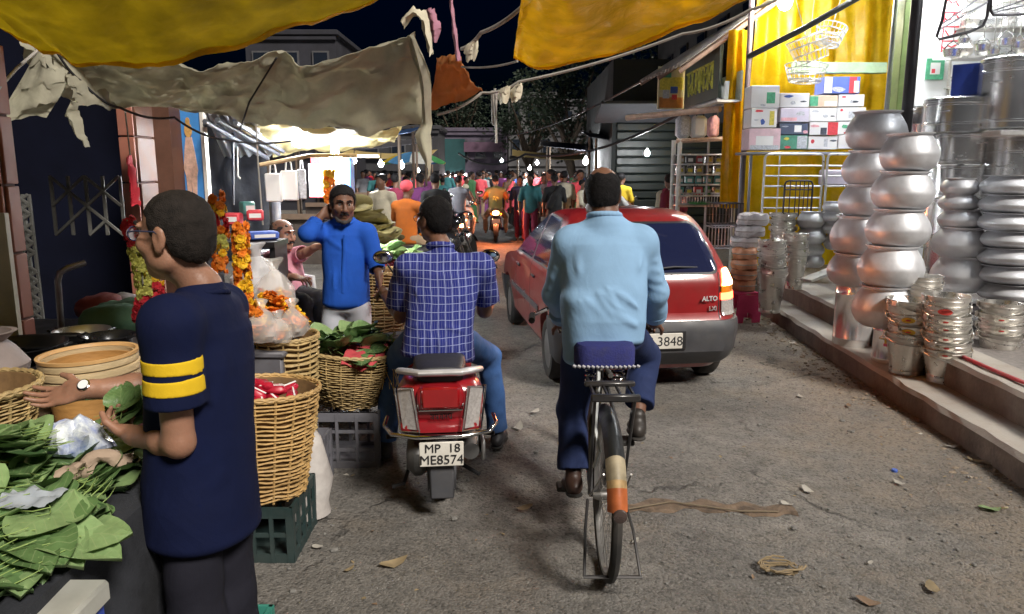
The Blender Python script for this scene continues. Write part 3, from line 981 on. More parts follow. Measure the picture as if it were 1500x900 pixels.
tube_light((4.35,9.0,3.88),1.25,0,'tube light above the stacked cartons by the yellow tarpaulin',m=m_lampx,group=None)
t=thing('market_block','dark upper storeys of the market building above the utensil shop','building',(6.4,4.0,0))  # added tall block, placed to keep the sun off the far street
mb_=MB().box((1.2,4.8,8.9),(6.8,9.6,8.6));mb_.build('upper_wall',M('block_plaster',(.09,.085,.085),.9,var=.3,scale=1),t,smooth=False)
MB().box((3.0,20,6.6),(6.0,20.8,13.2)).build('rear_wall',MATS['block_plaster'],t,smooth=False)
for k in range(7):
 for z in(5.6,8.6):
  w_=MB().box((-.02,12+2.6*k,z),(.1,1.1,1.4)).build('window',m_darkmetal,t,smooth=False)
  MB().box((-.075,12+2.6*k,z),(.02,.95,1.25)).build('pane',M('night_pane',(.015,.02,.03),.1,var=0,spec=.8),w_,smooth=False)
tube_light((5.4,8.3,3.6),1.25,R(90),'tube light at right angles to the white wall of the shop',group=None)
a,b=P(1095,84,9.6),P(1262,-6,9.0)
tag(MB().tube([a,a.lerp(b,.5)+Vector((0,0,-.02)),b],.035,10).build('diagonal_pole',M('pole_dark',(.05,.05,.045),.6)),'dark slanting pole across the yellow tarpaulin wall','pole')
# --- cartons stacked in front of the yellow tarpaulin on a steel table
m_box={'w':M('carton_white',(.78,.78,.8),.55,var=.04),'n':M('carton_navy',(.07,.09,.16),.5,var=.2),'g':M('carton_green',(.07,.25,.18),.5,var=.3,scale=14),'p':M('carton_pink',(.72,.52,.58),.5,var=.15,scale=9),'k':M('carton_kraft',(.62,.47,.36),.6,var=.1),'b':M('carton_blue',(.1,.16,.55),.5,var=.1),'l':M('carton_lilac',(.62,.58,.7),.5,var=.12)}
CART=[(1102,125,1142,158,'w',[(.2,-.05,.3,.5,pg_),(-.05,-.38,.25,.12,pgr_)],'tall plain white carton at top left of the carton wall'),(1144,136,1186,157,'w',[(-.22,.28,.35,.22,pb_),(-.05,-.2,.2,.3,pgr_),(.3,-.1,.25,.12,pk_)],'white carton with blue heading between tall white and kraft cartons'),(1188,139,1228,157,'k',[(-.36,0,.3,.8,pg_),(.25,-.2,.45,.4,pw_)],'kraft carton with green end panel and pan picture'),(1230,138,1267,156,'w',[(-.3,.3,.2,.2,pr_),(.15,-.1,.3,.25,pk_),(0,-.1,.15,.3,pgr_)],'white carton with red logo under the blue carton'),(1208,112,1260,137,'b',[(-.38,0,.22,.95,pw_),(.3,.0,.2,.98,pr_),(.4,-.1,.14,.7,pw_),(-.1,-.25,.4,.35,pgr_)],'blue carton with red stripe on top of the stack'),(1101,159,1138,187,'w',[(-.22,.38,.35,.16,pr_),(-.05,-.2,.18,.4,pb_),(.3,0,.18,.75,py_),(-.3,-.1,.2,.1,pgr_)],'white carton with red heading and yellow strip'),(1144,158,1185,179,'l',[(.2,.1,.35,.4,pgr_),(-.2,-.3,.55,.22,pp_)],'lilac carton with mauve swoosh in the second column'),(1187,158,1226,178,'w',[(-.3,.25,.3,.2,pgr_),(.1,-.1,.2,.3,pgr_),(.35,-.1,.2,.12,pk_)],'white carton with grey mixer print in the third column'),(1228,157,1269,177,'w',[(-.35,.3,.12,.2,pr_),(0,-.05,.18,.5,pgr_),(.3,-.2,.2,.3,pp_)],'white carton with pink badge at the right end'),(1098,188,1143,220,'p',[(0,-.1,.55,.5,pw_),(0,-.38,.9,.2,pgr_)],'large pink carton with white dome picture at bottom left'),(1143,180,1184,197,'n',[(.15,0,.25,.6,pw_),(.42,-.3,.2,.35,pp_),(-.3,.2,.25,.15,pgr_)],'navy carton with white flower picture'),(1143,198,1184,219,'g',[(.3,0,.35,.9,pgr_),(-.25,.25,.2,.25,py_),(-.2,-.35,.25,.2,pr_)],'green patterned carton in the bottom row'),(1186,179,1227,198,'w',[(.32,0,.36,1,pr_),(.0,-.2,.22,.55,pk_),(-.3,.2,.35,.25,pp_)],'carton with big red end panel and black pot'),(1228,178,1266,197,'w',[(-.2,.1,.35,.35,pg_),(.1,-.38,.7,.1,pr_)],'white carton with green sketch at the right'),(1185,199,1227,219,'w',[(-.35,.1,.14,.4,pr_),(.1,0,.12,.6,pgr_),(.35,.15,.25,.18,pk_)],'white carton with red emblem in the bottom row'),(1229,198,1268,218,'w',[(-.1,0,.25,.4,pgr_),(.25,.1,.25,.2,pgr_)],'plain white carton at the bottom right partly behind pots')]
Yc=10.05
for x0,y0,x1,y1,c,prints,lab in CART:
 a,b=P(x0,y0,Yc),P(x1,y1,Yc)
 w,h=b.x-a.x-.006,a.z-b.z-.003
 d=random.uniform(.28,.36)
 t=thing('product_carton',lab,'carton',((a.x+b.x)/2,Yc+d/2+random.uniform(0,.025),b.z),random.uniform(-.015,.015),'product cartons stacked against the yellow tarpaulin')
 MB().box((0,0,h/2),(w,d,h),bev=.004).build('carton_body',m_box[c],t,smooth=False)
 for i,(cx,cz,ww,hh,mm)in enumerate(prints):
  mb=MB()
  if hh<.45 and ww<.45:
   n=9
   mb.prism([(cx*w+ww*w*.5*math.cos(6.283*q/n)*random.uniform(.7,1.1),h/2+cz*h+hh*h*.5*math.sin(6.283*q/n)*random.uniform(.7,1.1))for q in range(n)],.0015,Matrix.Translation((0,-d/2-.0005-.0006*i,0))@Matrix.Rotation(R(90),4,'X'))
  else:
   mb.box((cx*w,-d/2-.001-.0006*i,h/2+cz*h),(ww*w,.002,hh*h))
  mb.build('print',mm,t,smooth=False)
a,b=P(1097,222,Yc),P(1275,222,Yc)
t=thing('steel_table','long steel table carrying the product cartons','table',((a.x+b.x)/2,Yc+.2,.39))
hh=a.z-.39
MB().box((0,0,hh-.025),(b.x-a.x+.1,.5,.035),bev=.006).build('table_top',m_greymetal,t)
for sx in(-1,1):
 for sy in(-.2,.2):
  MB().tube([(sx*(b.x-a.x)*.48,sy,0),(sx*(b.x-a.x)*.48,sy,hh-.04)],.02,8).build('leg',m_greymetal,t)
m_silver=M('silver_paint',(.62,.62,.62),.35,.6,var=.12)
def rack(px0,px1,pyt,pyb,Y,bars,vbars,m,label,name='folding_rack',r=.016,bars_in=0):
 a,b=P(px0,pyt,Y),P(px1,pyt,Y)
 zt,zb=a.z,P(px0,pyb,Y).z
 t=thing(name,label,'rack',(a.x,Y,0))
 w=b.x-a.x
 c=.05
 MB().tube([(0,0,zb),(0,0,zt-c),(c*.3,0,zt-c*.3),(c,0,zt),(w-c,0,zt),(w-c*.3,0,zt-c*.3),(w,0,zt-c),(w,0,zb)],r,10).build('frame_tube',m,t)
 for py in bars:
  z=P(px0,py,Y).z
  MB().tube([(r,0,z),(w-r,0,z)],r*.75,8).build('crossbar',m,t)
 for f in vbars:
  MB().tube([(w*f,-.004,zb+.02),(w*f,-.004,zt-r)],r*.6,8).build('upright',m,t)
 return t
rack(1121,1207,226,318,9.85,[243,258,273,290,305],[.25],m_silver,'silver folding rack leaning below the cartons')
rack(1213,1252,226,318,9.8,[243,258,273],[],m_silver,'second silver rack half hidden by the rear pot stack')
rack(1150,1191,265,330,9.5,[278],[.2,.4,.55,.7,.85],m_darkmetal,'black metal frame standing before the silver rack',r=.012)
t=thing('paper_packet','pale lilac packets lying on the second silver rack','packet',(P(1232,270,9.75).x,9.95,P(1232,272,9.75).z))
MB().box((0,0,.1),(.36,.2,.2),bev=.02).build('packet_body',m_box['l'],t)
# --- goods on the pavement end of the steps
def small_stack(px,pys,widths,Y,zbase,desc,grp):
 bucket_stack(px,pys,widths,Y,desc,grp,None,z0=zbase)
small_stack(1131,[352,362,371,380,391],[38,37,38,38,42],8.35,ZT,'tan stack at the end of the lower step','buckets at the end of the step')
small_stack(1166,[342,353,364,376],[34,34,34,32],8.7,.39,'grey stack behind the tan bucket stack','grey buckets behind the tan stack')
small_stack(1147,[312,322,332,342],[36,36,36,36],9.4,.39,'far grey bucket stack near the silver rack','far grey buckets')
pot_stack(1188,[311,335,357,374,392],[40,42,36,34],9.3,'small stack behind the bucket stacks','small pots behind the buckets')
pot_stack(1222,[296,310,326,343,366],[36,36,38,34],9.2,'small stack half hidden by the tall rear stack','small pots by the tall stack')
a=P(1095,454,8.6)
m_pink=M('pink_plastic',(.62,.06,.18),.4,var=.1)
t=thing('plastic_stool','bright pink plastic stool standing at the kerb end','stool',(a.x-.02,8.75,0),R(8))
mb=MB()
mb.box((0,0,.345),(.27,.27,.03),bev=.012)
mb.build('seat',m_pink,t)
for k in range(4):
 an=math.pi/2*k
 Tm=Matrix.Rotation(an,4,'Z')
 pts=[(-.15,0),(-.055,0),(-.05,.09),(0,.125),(.05,.09),(.055,0),(.15,0),(.132,.33),(-.132,.33)]
 MB().prism(pts,.012,Tm@Matrix.Translation((0,-.15,0))@Matrix.Rotation(R(90+3),4,'X')).build('side_panel',m_pink,t,smooth=False)
m_orange_pack=M('orange_wrap',(.62,.27,.13),.4,var=.35,scale=9,bump=.4,bscale=18,dirt=(.45,.35,.3))
m_clear_pack=M('grey_wrap',(.55,.53,.55),.3,var=.3,scale=10,bump=.5,bscale=18,dirt=(.25,.2,.2))
def bundle(p,w,d,h,m,label,seed,group):
 rg=random.Random(seed)
 t=thing('wrapped_bundle',label,'bundle',p,rg.uniform(-.2,.2),group)
 mb=MB()
 n,k=22,7
 mb.lathe([(.3*w,0),(.48*w,h*.08),(.5*w,h*.3),(.49*w,h*.7),(.47*w,h*.92),(.35*w,h),(.05*w,h*1.01)],26)
 mb.v=[(x*(1+.22*nz3((x,y,z),11,seed)),y*d/w*(1+.22*nz3((x,y,z),11,seed+3)),z+.03*nz3((x,y,z),12,seed+5))for x,y,z in mb.v]
 mb.build('wrapping',m,t)
 MB().tube([(math.cos(a)*.5*w*1.02,math.sin(a)*.5*d*1.02,h*.5)for a in np.linspace(0,6.283,20)],.006,5).build('string',m_rope,t)
 return t
zz=.365
for i,h in enumerate((.13,.12,.12,.13)):
 bundle((a.x-.02,8.75,zz),.30,.28,h,m_orange_pack,('lowest','second lowest','third','uppermost')[i]+' orange wrapped bundle piled on the pink stool',i,'orange bundles on the pink stool')
 zz+=h
for i,h in enumerate((.12,.13,.14)):
 bundle((a.x+.02+.03*i,8.85,zz),.34,.3,h,m_clear_pack,('grey plastic bundle lying directly on the orange pile','crumpled grey bundle second from the top of the pile','silvery plastic bundle crowning the pile')[i],i+9,'grey bundles on the orange pile')
 zz+=h
tag(MB().box(P(1215,400,8.2)+Vector((0,0,.02)),(.7,.16,.03),(0,R(-14),R(24)),bev=.004).build('loose_plank',M('grey_plank',(.5,.5,.48),.6,dirt=(.3,.28,.25))),'pale grey plank leaning on the shop floor between pot stacks','plank')
# --- hanging goods in the top right corner
def wire_frame(pts,Y,label,r=.012):
 w=[P(x,y,Y)for x,y in pts]
 c=w[0]
 t=thing('hanging_carrier',label,'carrier',c)
 MB().tube([p-c for p in w],r,8).build('bent_rod',m_darkmetal,t)
 for f in(.3,.6):
  MB().tube([w[1].lerp(w[2],f)-c,w[-1].lerp(w[-2],f)-c],r*.6,6).build('cross_rod',m_greymetal,t)
 return t
wire_frame([(1392,-30),(1380,30),(1372,54),(1376,58),(1420,47),(1440,38),(1446,24),(1452,-30)],6.4,'bent black carrier frame hanging below the awning')
wire_frame([(1456,-30),(1451,15),(1455,22),(1480,22),(1510,20),(1530,-20)],6.4,'second black carrier frame at the top right corner')
for i,(x,y,w)in enumerate([(1395,78,26),(1440,70,22),(1455,76,18),(1474,62,26),(1493,66,22),(1480,88,20),(1462,92,18),(1412,60,16)]):
 p=P(x,y,7.9)
 R_=px_r(w,p)
 t=thing('hanging_pan',('wide steel pan','steel pot','small steel pot','large steel kettle','steel bowl','round steel pan','little steel bowl','thin steel dish')[i]+(' hanging left of the brown batten',' hanging right of the brown batten',' second right of the brown batten',' hanging third from the right edge',' hanging at the right edge',' hanging low over the big drum',' hanging lowest beside the blue box',' hanging beside the white banner')[i],'pan',p,0,'steel pans hanging in the shop')
 MB().lathe([(.2*R_,-.5*R_),(.8*R_,-.42*R_),(R_,.3*R_),(1.06*R_,.34*R_),(1.06*R_,.38*R_),(.95*R_,.34*R_),(.7*R_,-.3*R_)],24).build('bowl',m_steel,t)
 MB().tube([(-R_,0,.3*R_),(-R_*.6,0,.9*R_),(0,0,1.3*R_),(R_*.6,0,.9*R_),(R_,0,.3*R_)],.006,6).build('handle',m_steel,t)
 MB().tube([(0,0,1.3*R_),(0,.02,1.3*R_+.8)],.004,5).build('string',m_rope,t)
t=thing('wall_shelf','tall steel shelf in front of the white shop wall','shelf',(6.0,8.95,.39))
for z in(2.3,2.62,2.94,3.26,3.58):MB().box((0,0,z),(1.9,.3,.02)).build('board',m_steel2,t,smooth=False)
for sx in(-.93,.93):MB().tube([(sx,.1,0),(sx,.1,3.75)],.018,6).build('post',m_steel2,t)
SH=[MB().lathe([(.05,0),(.06,.01),(.11,.09),(.115,.1),(.10,.095),(.05,.02)],20).mesh('steel_bowl',m_steel,angle=30),MB().lathe([(.075,0),(.08,.01),(.08,.15),(.084,.155),(.084,.165),(.06,.2),(.02,.215),(.018,.23),(.004,.235)],20).mesh('steel_jar',m_steel,angle=30),MB().lathe([(.06,0),(.09,.04),(.1,.09),(.08,.14),(.06,.16),(.075,.175),(.07,.175),(.05,.15)],20).mesh('steel_pot',m_steel2,angle=30),MB().lathe([(.1,0),(.12,.012),(.13,.02),(.12,.018),(.09,.008)],20).mesh('steel_plate',m_steel,angle=30)]
NW=['one','two','three','four','five','six','seven','eight','nine']
for j,z in enumerate((2.31,2.63,2.95,3.27,3.59)):
 for k in range(9):
  c=random.choice((0,1,1,2,2,3))
  w_=('steel bowl','lidded steel jar','round steel pot','flat steel plate')[c]
  t=thing(w_.split(' ',1)[1].replace(' ','_')if c!=2 else 'steel_pot','%s on wall shelf board %s, place %s from left'%(w_,NW[j],NW[k]),w_.split()[-1],(5.16+.21*k+random.uniform(-.02,.02),8.93,.39+z),0,'steelware on the wall shelf')
  obj('body',SH[c],t)
  if c in(0,3):
   for q in(1,2,3):obj('nested_'+w_.split()[-1],SH[c],t,(0,0,.025*q if c==0 else.02*q))
  else:MB().tube([(-.07,0,.12),(-.115,0,.1),(-.115,0,.06),(-.07,0,.05)],.006,5).build('handle',m_steel,t)
for i,(x,y,w,h)in enumerate([(1186,72,58,36),(1215,52,44,26),(1180,108,60,22)]):
 p=P(x,y,9.7);R_=px_r(w,p);H=R_*h/w*2
 t=thing('wire_basket',('large wire basket wrapped in plastic','upper wire basket under the slanting pole','flat wire basket resting before the green beam')[i],'basket',p,R(20*i),'wire baskets before the yellow wall')
 t.rotation_euler[1]=(-.35,.3,.1)[i]
 mb=MB()
 for k in range(22):
  a=6.283*k/22
  mb.tube([(math.cos(a)*R_,math.sin(a)*R_,H/2),(math.cos(a)*R_*.75,math.sin(a)*R_*.75,-H/2),(0,0,-H/2)],.004,4)
 tag(mb.build('wire_mesh',m_silver,t),kind='stuff')
 for f in(-.5,-.15,.2,.5):
  rr=R_*(.875+.25*f)
  MB().tube([(math.cos(a)*rr,math.sin(a)*rr,f*H)for a in np.linspace(0,6.283,24)],.007,6).build('hoop',m_silver,t)
 MB().tube([(0,0,H/2),(0,0,H/2+1.2)],.005,5).build('cord',m_rope,t)
# --- shelves, signboards and sloping roof of the next stall
Yr=11.4
a,b=P(996,207,Yr),P(1092,207,Yr)
t=thing('goods_rack','tall bamboo and white painted rack with small goods and cages','rack',(a.x,Yr,0))
W=b.x-a.x
def bar(n,p0,p1,r,m):MB().tube([p0,p1],r,8).build(n,m,t)
for sx in(0,W):
 for sy in(0,.42):
  bar('post',(sx,sy,0),(sx,sy,a.z+.03),.035,m_whitepaint)
bar('top_rail',(-.05,0,a.z),(W+.05,0,a.z+.05),.035,m_pinkwood)
bar('middle_post',(W*.44,.0,.8),(W*.44,.0,a.z),.02,m_greymetal)
for i,py in enumerate((227,241,256,271,287,302)):
 z=P(996,py,Yr).z
 MB().box((W/2,.21,z),(W,.42,.02)).build('shelf',m_greymetal if i else m_darkmetal,t,smooth=False)
 bar('shelf_rail',(0,-.03,z),(W,-.03,z),.014,m_silver if i<5 else m_pinkwood)
gm=[M('goods_red',(.5,.07,.07),.5),M('goods_teal',(.1,.35,.33),.5),M('goods_steel',(.5,.5,.5),.3,.8),M('goods_green',(.08,.3,.09),.5),M('goods_tan',(.45,.36,.24),.6),M('goods_dark',(.07,.06,.06),.6)]
gn=['red tin','teal tin','steel tin','green tin','tan tin','dark tin']
for i,py in enumerate((241,256,271,287)):
 z=P(996,py,Yr).z+.01
 for k in range(7):
  c=random.randrange(6)
  x=a.x+W*(.05+.145*k)
  tt=thing('goods_tin',gn[c]+' on shelf %s of the bamboo rack, place %s from the left'%(('two','three','four','five')[i],('one','two','three','four','five','six','seven')[k]),'tin',(x,Yr+.13,z),0,'tins on the bamboo rack')
  if(i+k)%2:MB().box((0,0,.06),(.12,.1,.12-.02*(k%2)),bev=.008).build('tin_body',gm[c],tt)
  else:MB().lathe([(.045,0),(.05,.01),(.05,.09),(.035,.115),(.035,.125)],14).build('tin_body',gm[c],tt)
  MB().box((0,-.052,.055),(.07,.004,.05)).build('tin_label',pw_ if c!=2 else py_,tt,smooth=False)
def cage(x,y,z,w,d,h,m,label,group):
 t=thing('wire_crate',label,'crate',(x,y,z),0,group)
 for zz in(0,h):
  MB().tube([(-w/2,-d/2,zz),(w/2,-d/2,zz),(w/2,d/2,zz),(-w/2,d/2,zz),(-w/2,-d/2,zz)],.009,6).build('rim',m,t)
 k=9
 for q in range(k+1):
  x_=-w/2+w*q/k
  MB().tube([(x_,-d/2,0),(x_,-d/2,h)],.006,5).build('wire',m,t)
 mb=MB()
 for q in range(k+1):
  x_=-w/2+w*q/k
  mb.tube([(x_,d/2,0),(x_,d/2,h)],.006,5)
  mb.tube([(x_,d/2,0),(x_,-d/2,0)],.006,5)
 tag(mb.build('wire_mesh',m,t),kind='stuff')
for i in range(2):
 cage(a.x+W*(.25+.48*i),Yr+.18,P(996,302,Yr).z+.02,W*.4,.3,.17,m_silver,('left','right')[i]+' silver wire crate on the lowest shelf of the bamboo rack','wire crates on the rack')
for i in range(2):
 cage(P(1060,340,10.3).x,10.3,P(1060,362-34*i,10.3).z,.4,.35,.28,(m_darkmetal,m_greymetal)[1-i],('grey wire crate on the ground behind the red car','black wire crate stacked behind the red car')[i],'wire crates behind the car')
tt=thing('green_tray','green leaf tray and white plate on the rack front rail','tray',(a.x+W*.35,Yr-.02,P(996,300,Yr).z+.01))
MB().lathe([(.02,.005),(.16,.0),(.19,.03),(.18,.03),(.15,.01)],20).build('tray_dish',gm[3],tt)
a2=P(918,173,12.2);b2=P(1055,160,11.0)
tag(MB().tube([a2,b2],.045,10).build('bamboo_rail',m_pinkwood),'pale bamboo pole jutting out above the bamboo rack','pole')
for i,(x,w,m)in enumerate([(1000,20,pgr_),(1022,22,pw_),(1044,14,pp_)]):
 p=P(x,203,11.9)
 t=thing('woven_bag',('grey checked bag','white woven bag','pink woven bag')[i]+' on top of the bamboo rack','bag',p,0,'bags on top of the rack')
 R_=px_r(w,p)
 MB().box((0,0,.17),(R_*2,.24,.34),bev=.05,taper=.9).build('bag_body',m,t)
 MB().tube([(-R_*.5,-.1,.33),(-R_*.3,-.1,.43),(R_*.3,-.1,.43),(R_*.5,-.1,.33)],.012,6).build('handle',m_wire,t)
p0,p1=P(963,130,13.0),P(1003,130,13.0)
zA,zB=P(980,160,13.0).z,P(980,98,13.0).z
poster('advert_board',(p0.x+p1.x)/2,13.0,(zA+zB)/2,p1.x-p0.x,zB-zA,M('advert_cream',(.62,.56,.36),.6,var=.2),'faded cream and orange advert board under the roof edge','signboard',[(0,-.35,.9,.25,M('advert_orange',(.55,.22,.06),.6,var=.3)),(0,.1,.9,.3,py_),(.1,-.05,.28,.16,pb_),(-.2,-.15,.25,.2,pgr_),(-.2,.3,.35,.12,pg_),(.12,-.22,.2,.12,pr_)],rz=R(8),back=.04)
q0,q1=P(1005,128,12.8),P(1057,80,10.9)
d=(q1-q0);yaw=math.atan2(d.y,d.x)
L_=math.hypot(d.x,d.y);Hh=.72
t=thing('shop_signboard','dark green signboard with worn yellow lettering facing the street','signboard',(q0.x,q0.y,q0.z-.3),yaw)
rise=(q1.z-q0.z)
Tm=Matrix(((1,0,0,0),(0,1,0,0),(0,0,1,0),(0,0,0,1)))
m_sign=M('sign_dark',(.05,.07,.06),.5,var=.4,scale=5,dirt=(.14,.15,.1))
MB().box((L_/2,0,.32),(L_,.05,Hh),bev=.004).build('board',m_sign,t,smooth=False)
MB().box((L_/2,.0,-.1),(L_+.04,.09,.1),bev=.006).build('lower_rail',m_greymetal,t)
MB().box((L_/2,.0,.72),(L_+.04,.08,.05),bev=.006).build('upper_rail',m_greymetal,t)
obj('lettering',strokes(7,L_*.8,.42,M('worn_yellow',(.5,.48,.08),.6,var=.5,scale=14),5,.02),t,(L_*.47,-.03,.3),(R(90),0,0))
t=thing('glassware_shelf','pale shelf crowded with glassware under the slanting signboard','shelf',(q0.x+.15,q0.y-.6,P(1030,160,12).z),yaw)
MB().box((.8,-.1,0),(1.6,.3,.03)).build('shelf_board',m_whitepaint,t)
MB().box((.8,.07,.2),(1.6,.03,.4)).build('back_board',M('pale_panel',(.5,.55,.48),.6,var=.3,scale=8),t)
for k in range(12):
 MB().lathe([(.03,.016),(.032,.02),(.045,.17+.05*(k%3)),(.04,.175+.05*(k%3)),(.028,.03)],12).build('glass',M('glass_pale',(.7,.74,.72),.15,var=0,spec=.8),t,loc=(.1+.12*k,-.07,0))
r0,r1,r2,r3=P(946,104,13.2),P(1062,40,12.6),P(1100,8,9.8),P(1003,92,10.2)
A,B_,C_,D_=P(945,106,12.4),P(1064,36,12.4),P(1105,20,11.0),P(1010,94,11.0)
t=thing('tin_roof','sloping corrugated tin roof edge above the signboards','roof',A)
def roof(u,v):
 lo_=Vector((2.2,13.4,3.25));hi_=Vector((3.9,13.4,4.3));lo2=Vector((2.35,10.9,3.2));hi2=Vector((3.9,10.7,4.3))
 p=lo_.lerp(hi_,u).lerp(lo2.lerp(hi2,u),v)
 return p+Vector((0,0,.025*math.sin(v*75)))-A
MB().sheet(roof,10,150,.006).build('corrugated_sheet',M('tin_sheet',(.4,.36,.34),.45,.5,var=.2,dirt=(.25,.15,.1)),t)
for v in(.02,.5,.98):
 MB().tube([roof(0,v)+Vector((0,0,-.06)),roof(1,v)+Vector((0,0,-.06))],.035,8).build('rafter',M('rafter_wood',(.2,.13,.1),.7),t)
# ---------------------------------------------------------------- awnings overhead
def tarp_between(rows,nu,nv,folds,seed,name,m,label,cat='tarpaulin',thick=.003,hem=None,hem_m=None,fold_amp=.03):
 """rows: list of polylines (world points) from one edge to the other; smoothly lofted and wrinkled"""
 rows=[[Vector(p)for p in r]for r in rows]
 def poly(r,u):
  k=u*(len(r)-1);i=min(int(k),len(r)-2);f=k-i
  p0,p1,p2,p3=r[max(0,i-1)],r[i],r[i+1],r[min(len(r)-1,i+2)]
  return.5*((2*p1)+(p2-p0)*f+(2*p0-5*p1+4*p2-p3)*f*f+(3*p1-p0-3*p2+p3)*f**3)
 def fn(u,v):
  p=poly([poly(r,u)for r in rows],v)
  w=math.sin(math.pi*min(1,max(0,u)))**.4
  q=(u*folds[0],v*folds[1],seed)
  d=fold_amp*(nz3(q)+.5*nz3((q[0]*2.3,q[1]*2.1,seed+3))+.2*nz3((q[0]*6,q[1]*6,seed)))
  return p+Vector((d*.3,d*.5,d))
 o=tag(MB().sheet(fn,nu,nv,thick).build(name,m),label,cat)
 if hem:
  v0,v1=hem
  MB().sheet(lambda u,v:fn(u,v0+(v1-v0)*v)+Vector((0,-.004,-.007)),nu,4,.004).build('hem',hem_m,o)
 return o
far=[P(-70,8,3.9),P(40,60,4.0),P(110,88,4.05),P(225,96,4.1),P(345,70,4.2),P(450,37,4.3),P(570,-10,4.4)]
mid=[p+Vector((.1,-1.1,.12+.28*math.sin(i/6*3.14)*.6))for i,p in enumerate(far)]
near=[p+Vector((.2,-3.6,.55+.1*math.sin(i/6*3.14)))for i,p in enumerate(far)]
tarp_between([far,mid,near],70,50,(7,3),1,'yellow_awning',m_tarp_yo,'olive yellow awning sagging over the top left with a bright hem',hem=(-.002,.035),hem_m=m_tarp_y,fold_amp=.05)
far=[P(752,84,5.0),P(792,101,5.0),P(880,83,4.95),P(980,47,4.9),P(1060,16,4.85),P(1125,-12,4.8)]
mid=[P(757,45,4.5),P(800,40,4.3),P(890,25,4.2),P(990,0,4.1),P(1070,-30,4.0),P(1140,-60,3.9)]
near=[P(764,-5,4.0),P(800,-40,3.5),P(890,-80,3.3),P(1000,-120,3.2),P(1100,-160,3.0),P(1180,-200,2.9)]
tarp_between([far,mid,near],60,44,(5,4),5,'golden_awning',m_tarp_ya,'golden yellow awning at the top right with shiny crumpled corner',hem=(-.002,.05),hem_m=m_tarp_y,fold_amp=.045)
top=[P(28,62,4.6),P(120,82,4.6),P(240,100,4.6),P(330,92,4.7),P(395,82,4.8),P(450,94,4.9),P(535,72,5.0),P(607,48,5.1)]
m1=[P(45,85,4.75),P(135,112,4.9),P(245,130,5.0),P(330,128,5.05),P(400,125,5.1),P(460,128,5.2),P(540,118,5.3),P(618,100,5.35)]
bot=[P(62,95,4.9),P(118,152,5.2),P(240,158,5.3),P(330,170,5.4),P(400,185,5.5),P(470,189,5.5),P(550,190,5.6),P(630,188,5.6)]
tarp_between([top,m1,bot],90,40,(9,4),11,'canvas_awning',m_tarp_g,'dirty grey green canvas awning stretched under the yellow awning',fold_amp=.07)
def drape(pts_l,pts_r,name,m,label,seed,amp=.03,n=24):
 return tarp_between([pts_l,[(a+b)/2+Vector((0,-.05,0))for a,b in zip(pts_l,pts_r)],pts_r],n,10,(6,3),seed,name,m,label,fold_amp=amp)
drape([P(60,62,4.5),P(35,110,4.5),P(-8,180,4.5)],[P(66,64,4.55),P(95,120,4.5),P(70,168,4.5)],'canvas_drape',m_tarp_g,'bunched brown canvas fold hanging at the far left corner',21,.06)
drape([P(108,150,4.6),P(97,172,4.6),P(128,214,4.6)],[P(114,150,4.6),P(118,172,4.62),P(132,216,4.6)],'canvas_rag',m_tarp_g,'twisted canvas end dangling below the left awning corner',22,.02)
drape([P(66,62,4.55),P(100,120,4.6),P(112,152,4.65)],[P(72,60,4.6),P(130,118,4.75),P(170,155,4.9)],'canvas_fold',m_tarp_g,'rolled canvas edge running down from the left corner knot',23,.05)
drape([P(596,55,5.0),P(612,110,5.2),P(618,175,5.4),P(608,200,5.4),P(622,235,5.4),P(628,258,5.4)],[P(606,52,5.0),P(629,108,5.2),P(632,175,5.4),P(632,200,5.4),P(632,235,5.4),P(630,259,5.4)],'canvas_strip',m_tarp_g,'pale canvas strip hanging down with pointed end beside the crowd',24,.03)
drape([P(588,30,5.1),P(604,14,5.1),P(620,18,5.1),P(630,45,5.1),P(634,80,5.1)],[P(592,42,5.1),P(607,24,5.1),P(617,30,5.1),P(622,50,5.1),P(630,82,5.1)],'knotted_cloth',M('cloth_cream',(.55,.5,.38),.8,bump=.3,bscale=40),'knotted cream cloth tying the top corner of the canvas',25,.03)
drape([P(624,14,5.15),P(630,40,5.15),P(634,60,5.15)],[P(636,16,5.15),P(646,40,5.15),P(640,62,5.15)],'cloth_scrap',M('cloth_mauve',(.36,.16,.22),.8),'mauve and yellow cloth scrap fluttering from the canvas knot',26,.03)
drape([P(657,-10,5.6),P(662,40,5.6),P(668,90,5.6)],[P(662,-10,5.6),P(668,40,5.6),P(676,90,5.6)],'mauve_ribbon',MATS['cloth_mauve'],'long mauve ribbon hanging from the rope above the crowd',27,.02)
tarp_between([[P(640,85,6.0),P(660,80,6.0),P(676,85,6.0)],[P(636,120,6.2),P(665,115,6.2),P(690,120,6.2)],[P(628,160,6.4),P(670,150,6.4),P(708,132,6.4)]],24,24,(4,4),31,'rust_awning',m_tarp_o,'small rust coloured awning corner behind the canvas strip',fold_amp=.05)
tarp_between([[P(345,182,6.2),P(440,186,6.2),P(530,190,6.2),P(588,189,6.2)],[P(372,205,6.9),P(440,208,7.0),P(520,205,7.0),P(582,198,7.0)],[P(400,230,7.6),P(450,222,7.7),P(520,219,7.7),P(578,208,7.7)]],50,30,(5,4),33,'cream_awning',m_cream_tarp,'cream yellow stall awning glowing over the flower stall bulb',fold_amp=.05)
def cable(pts,r,m,label,name='rope',cat='rope',sag=0.0,n=14):
 pts=[Vector(p)for p in pts]
 out=[]
 for i in range(len(pts)-1):
  for k in range(n):
   f=k/n
   out.append(pts[i].lerp(pts[i+1],f)-Vector((0,0,sag*4*f*(1-f))))
 out.append(pts[-1])
 return tag(MB().tube(out,r,6).build(name,m),label,cat)
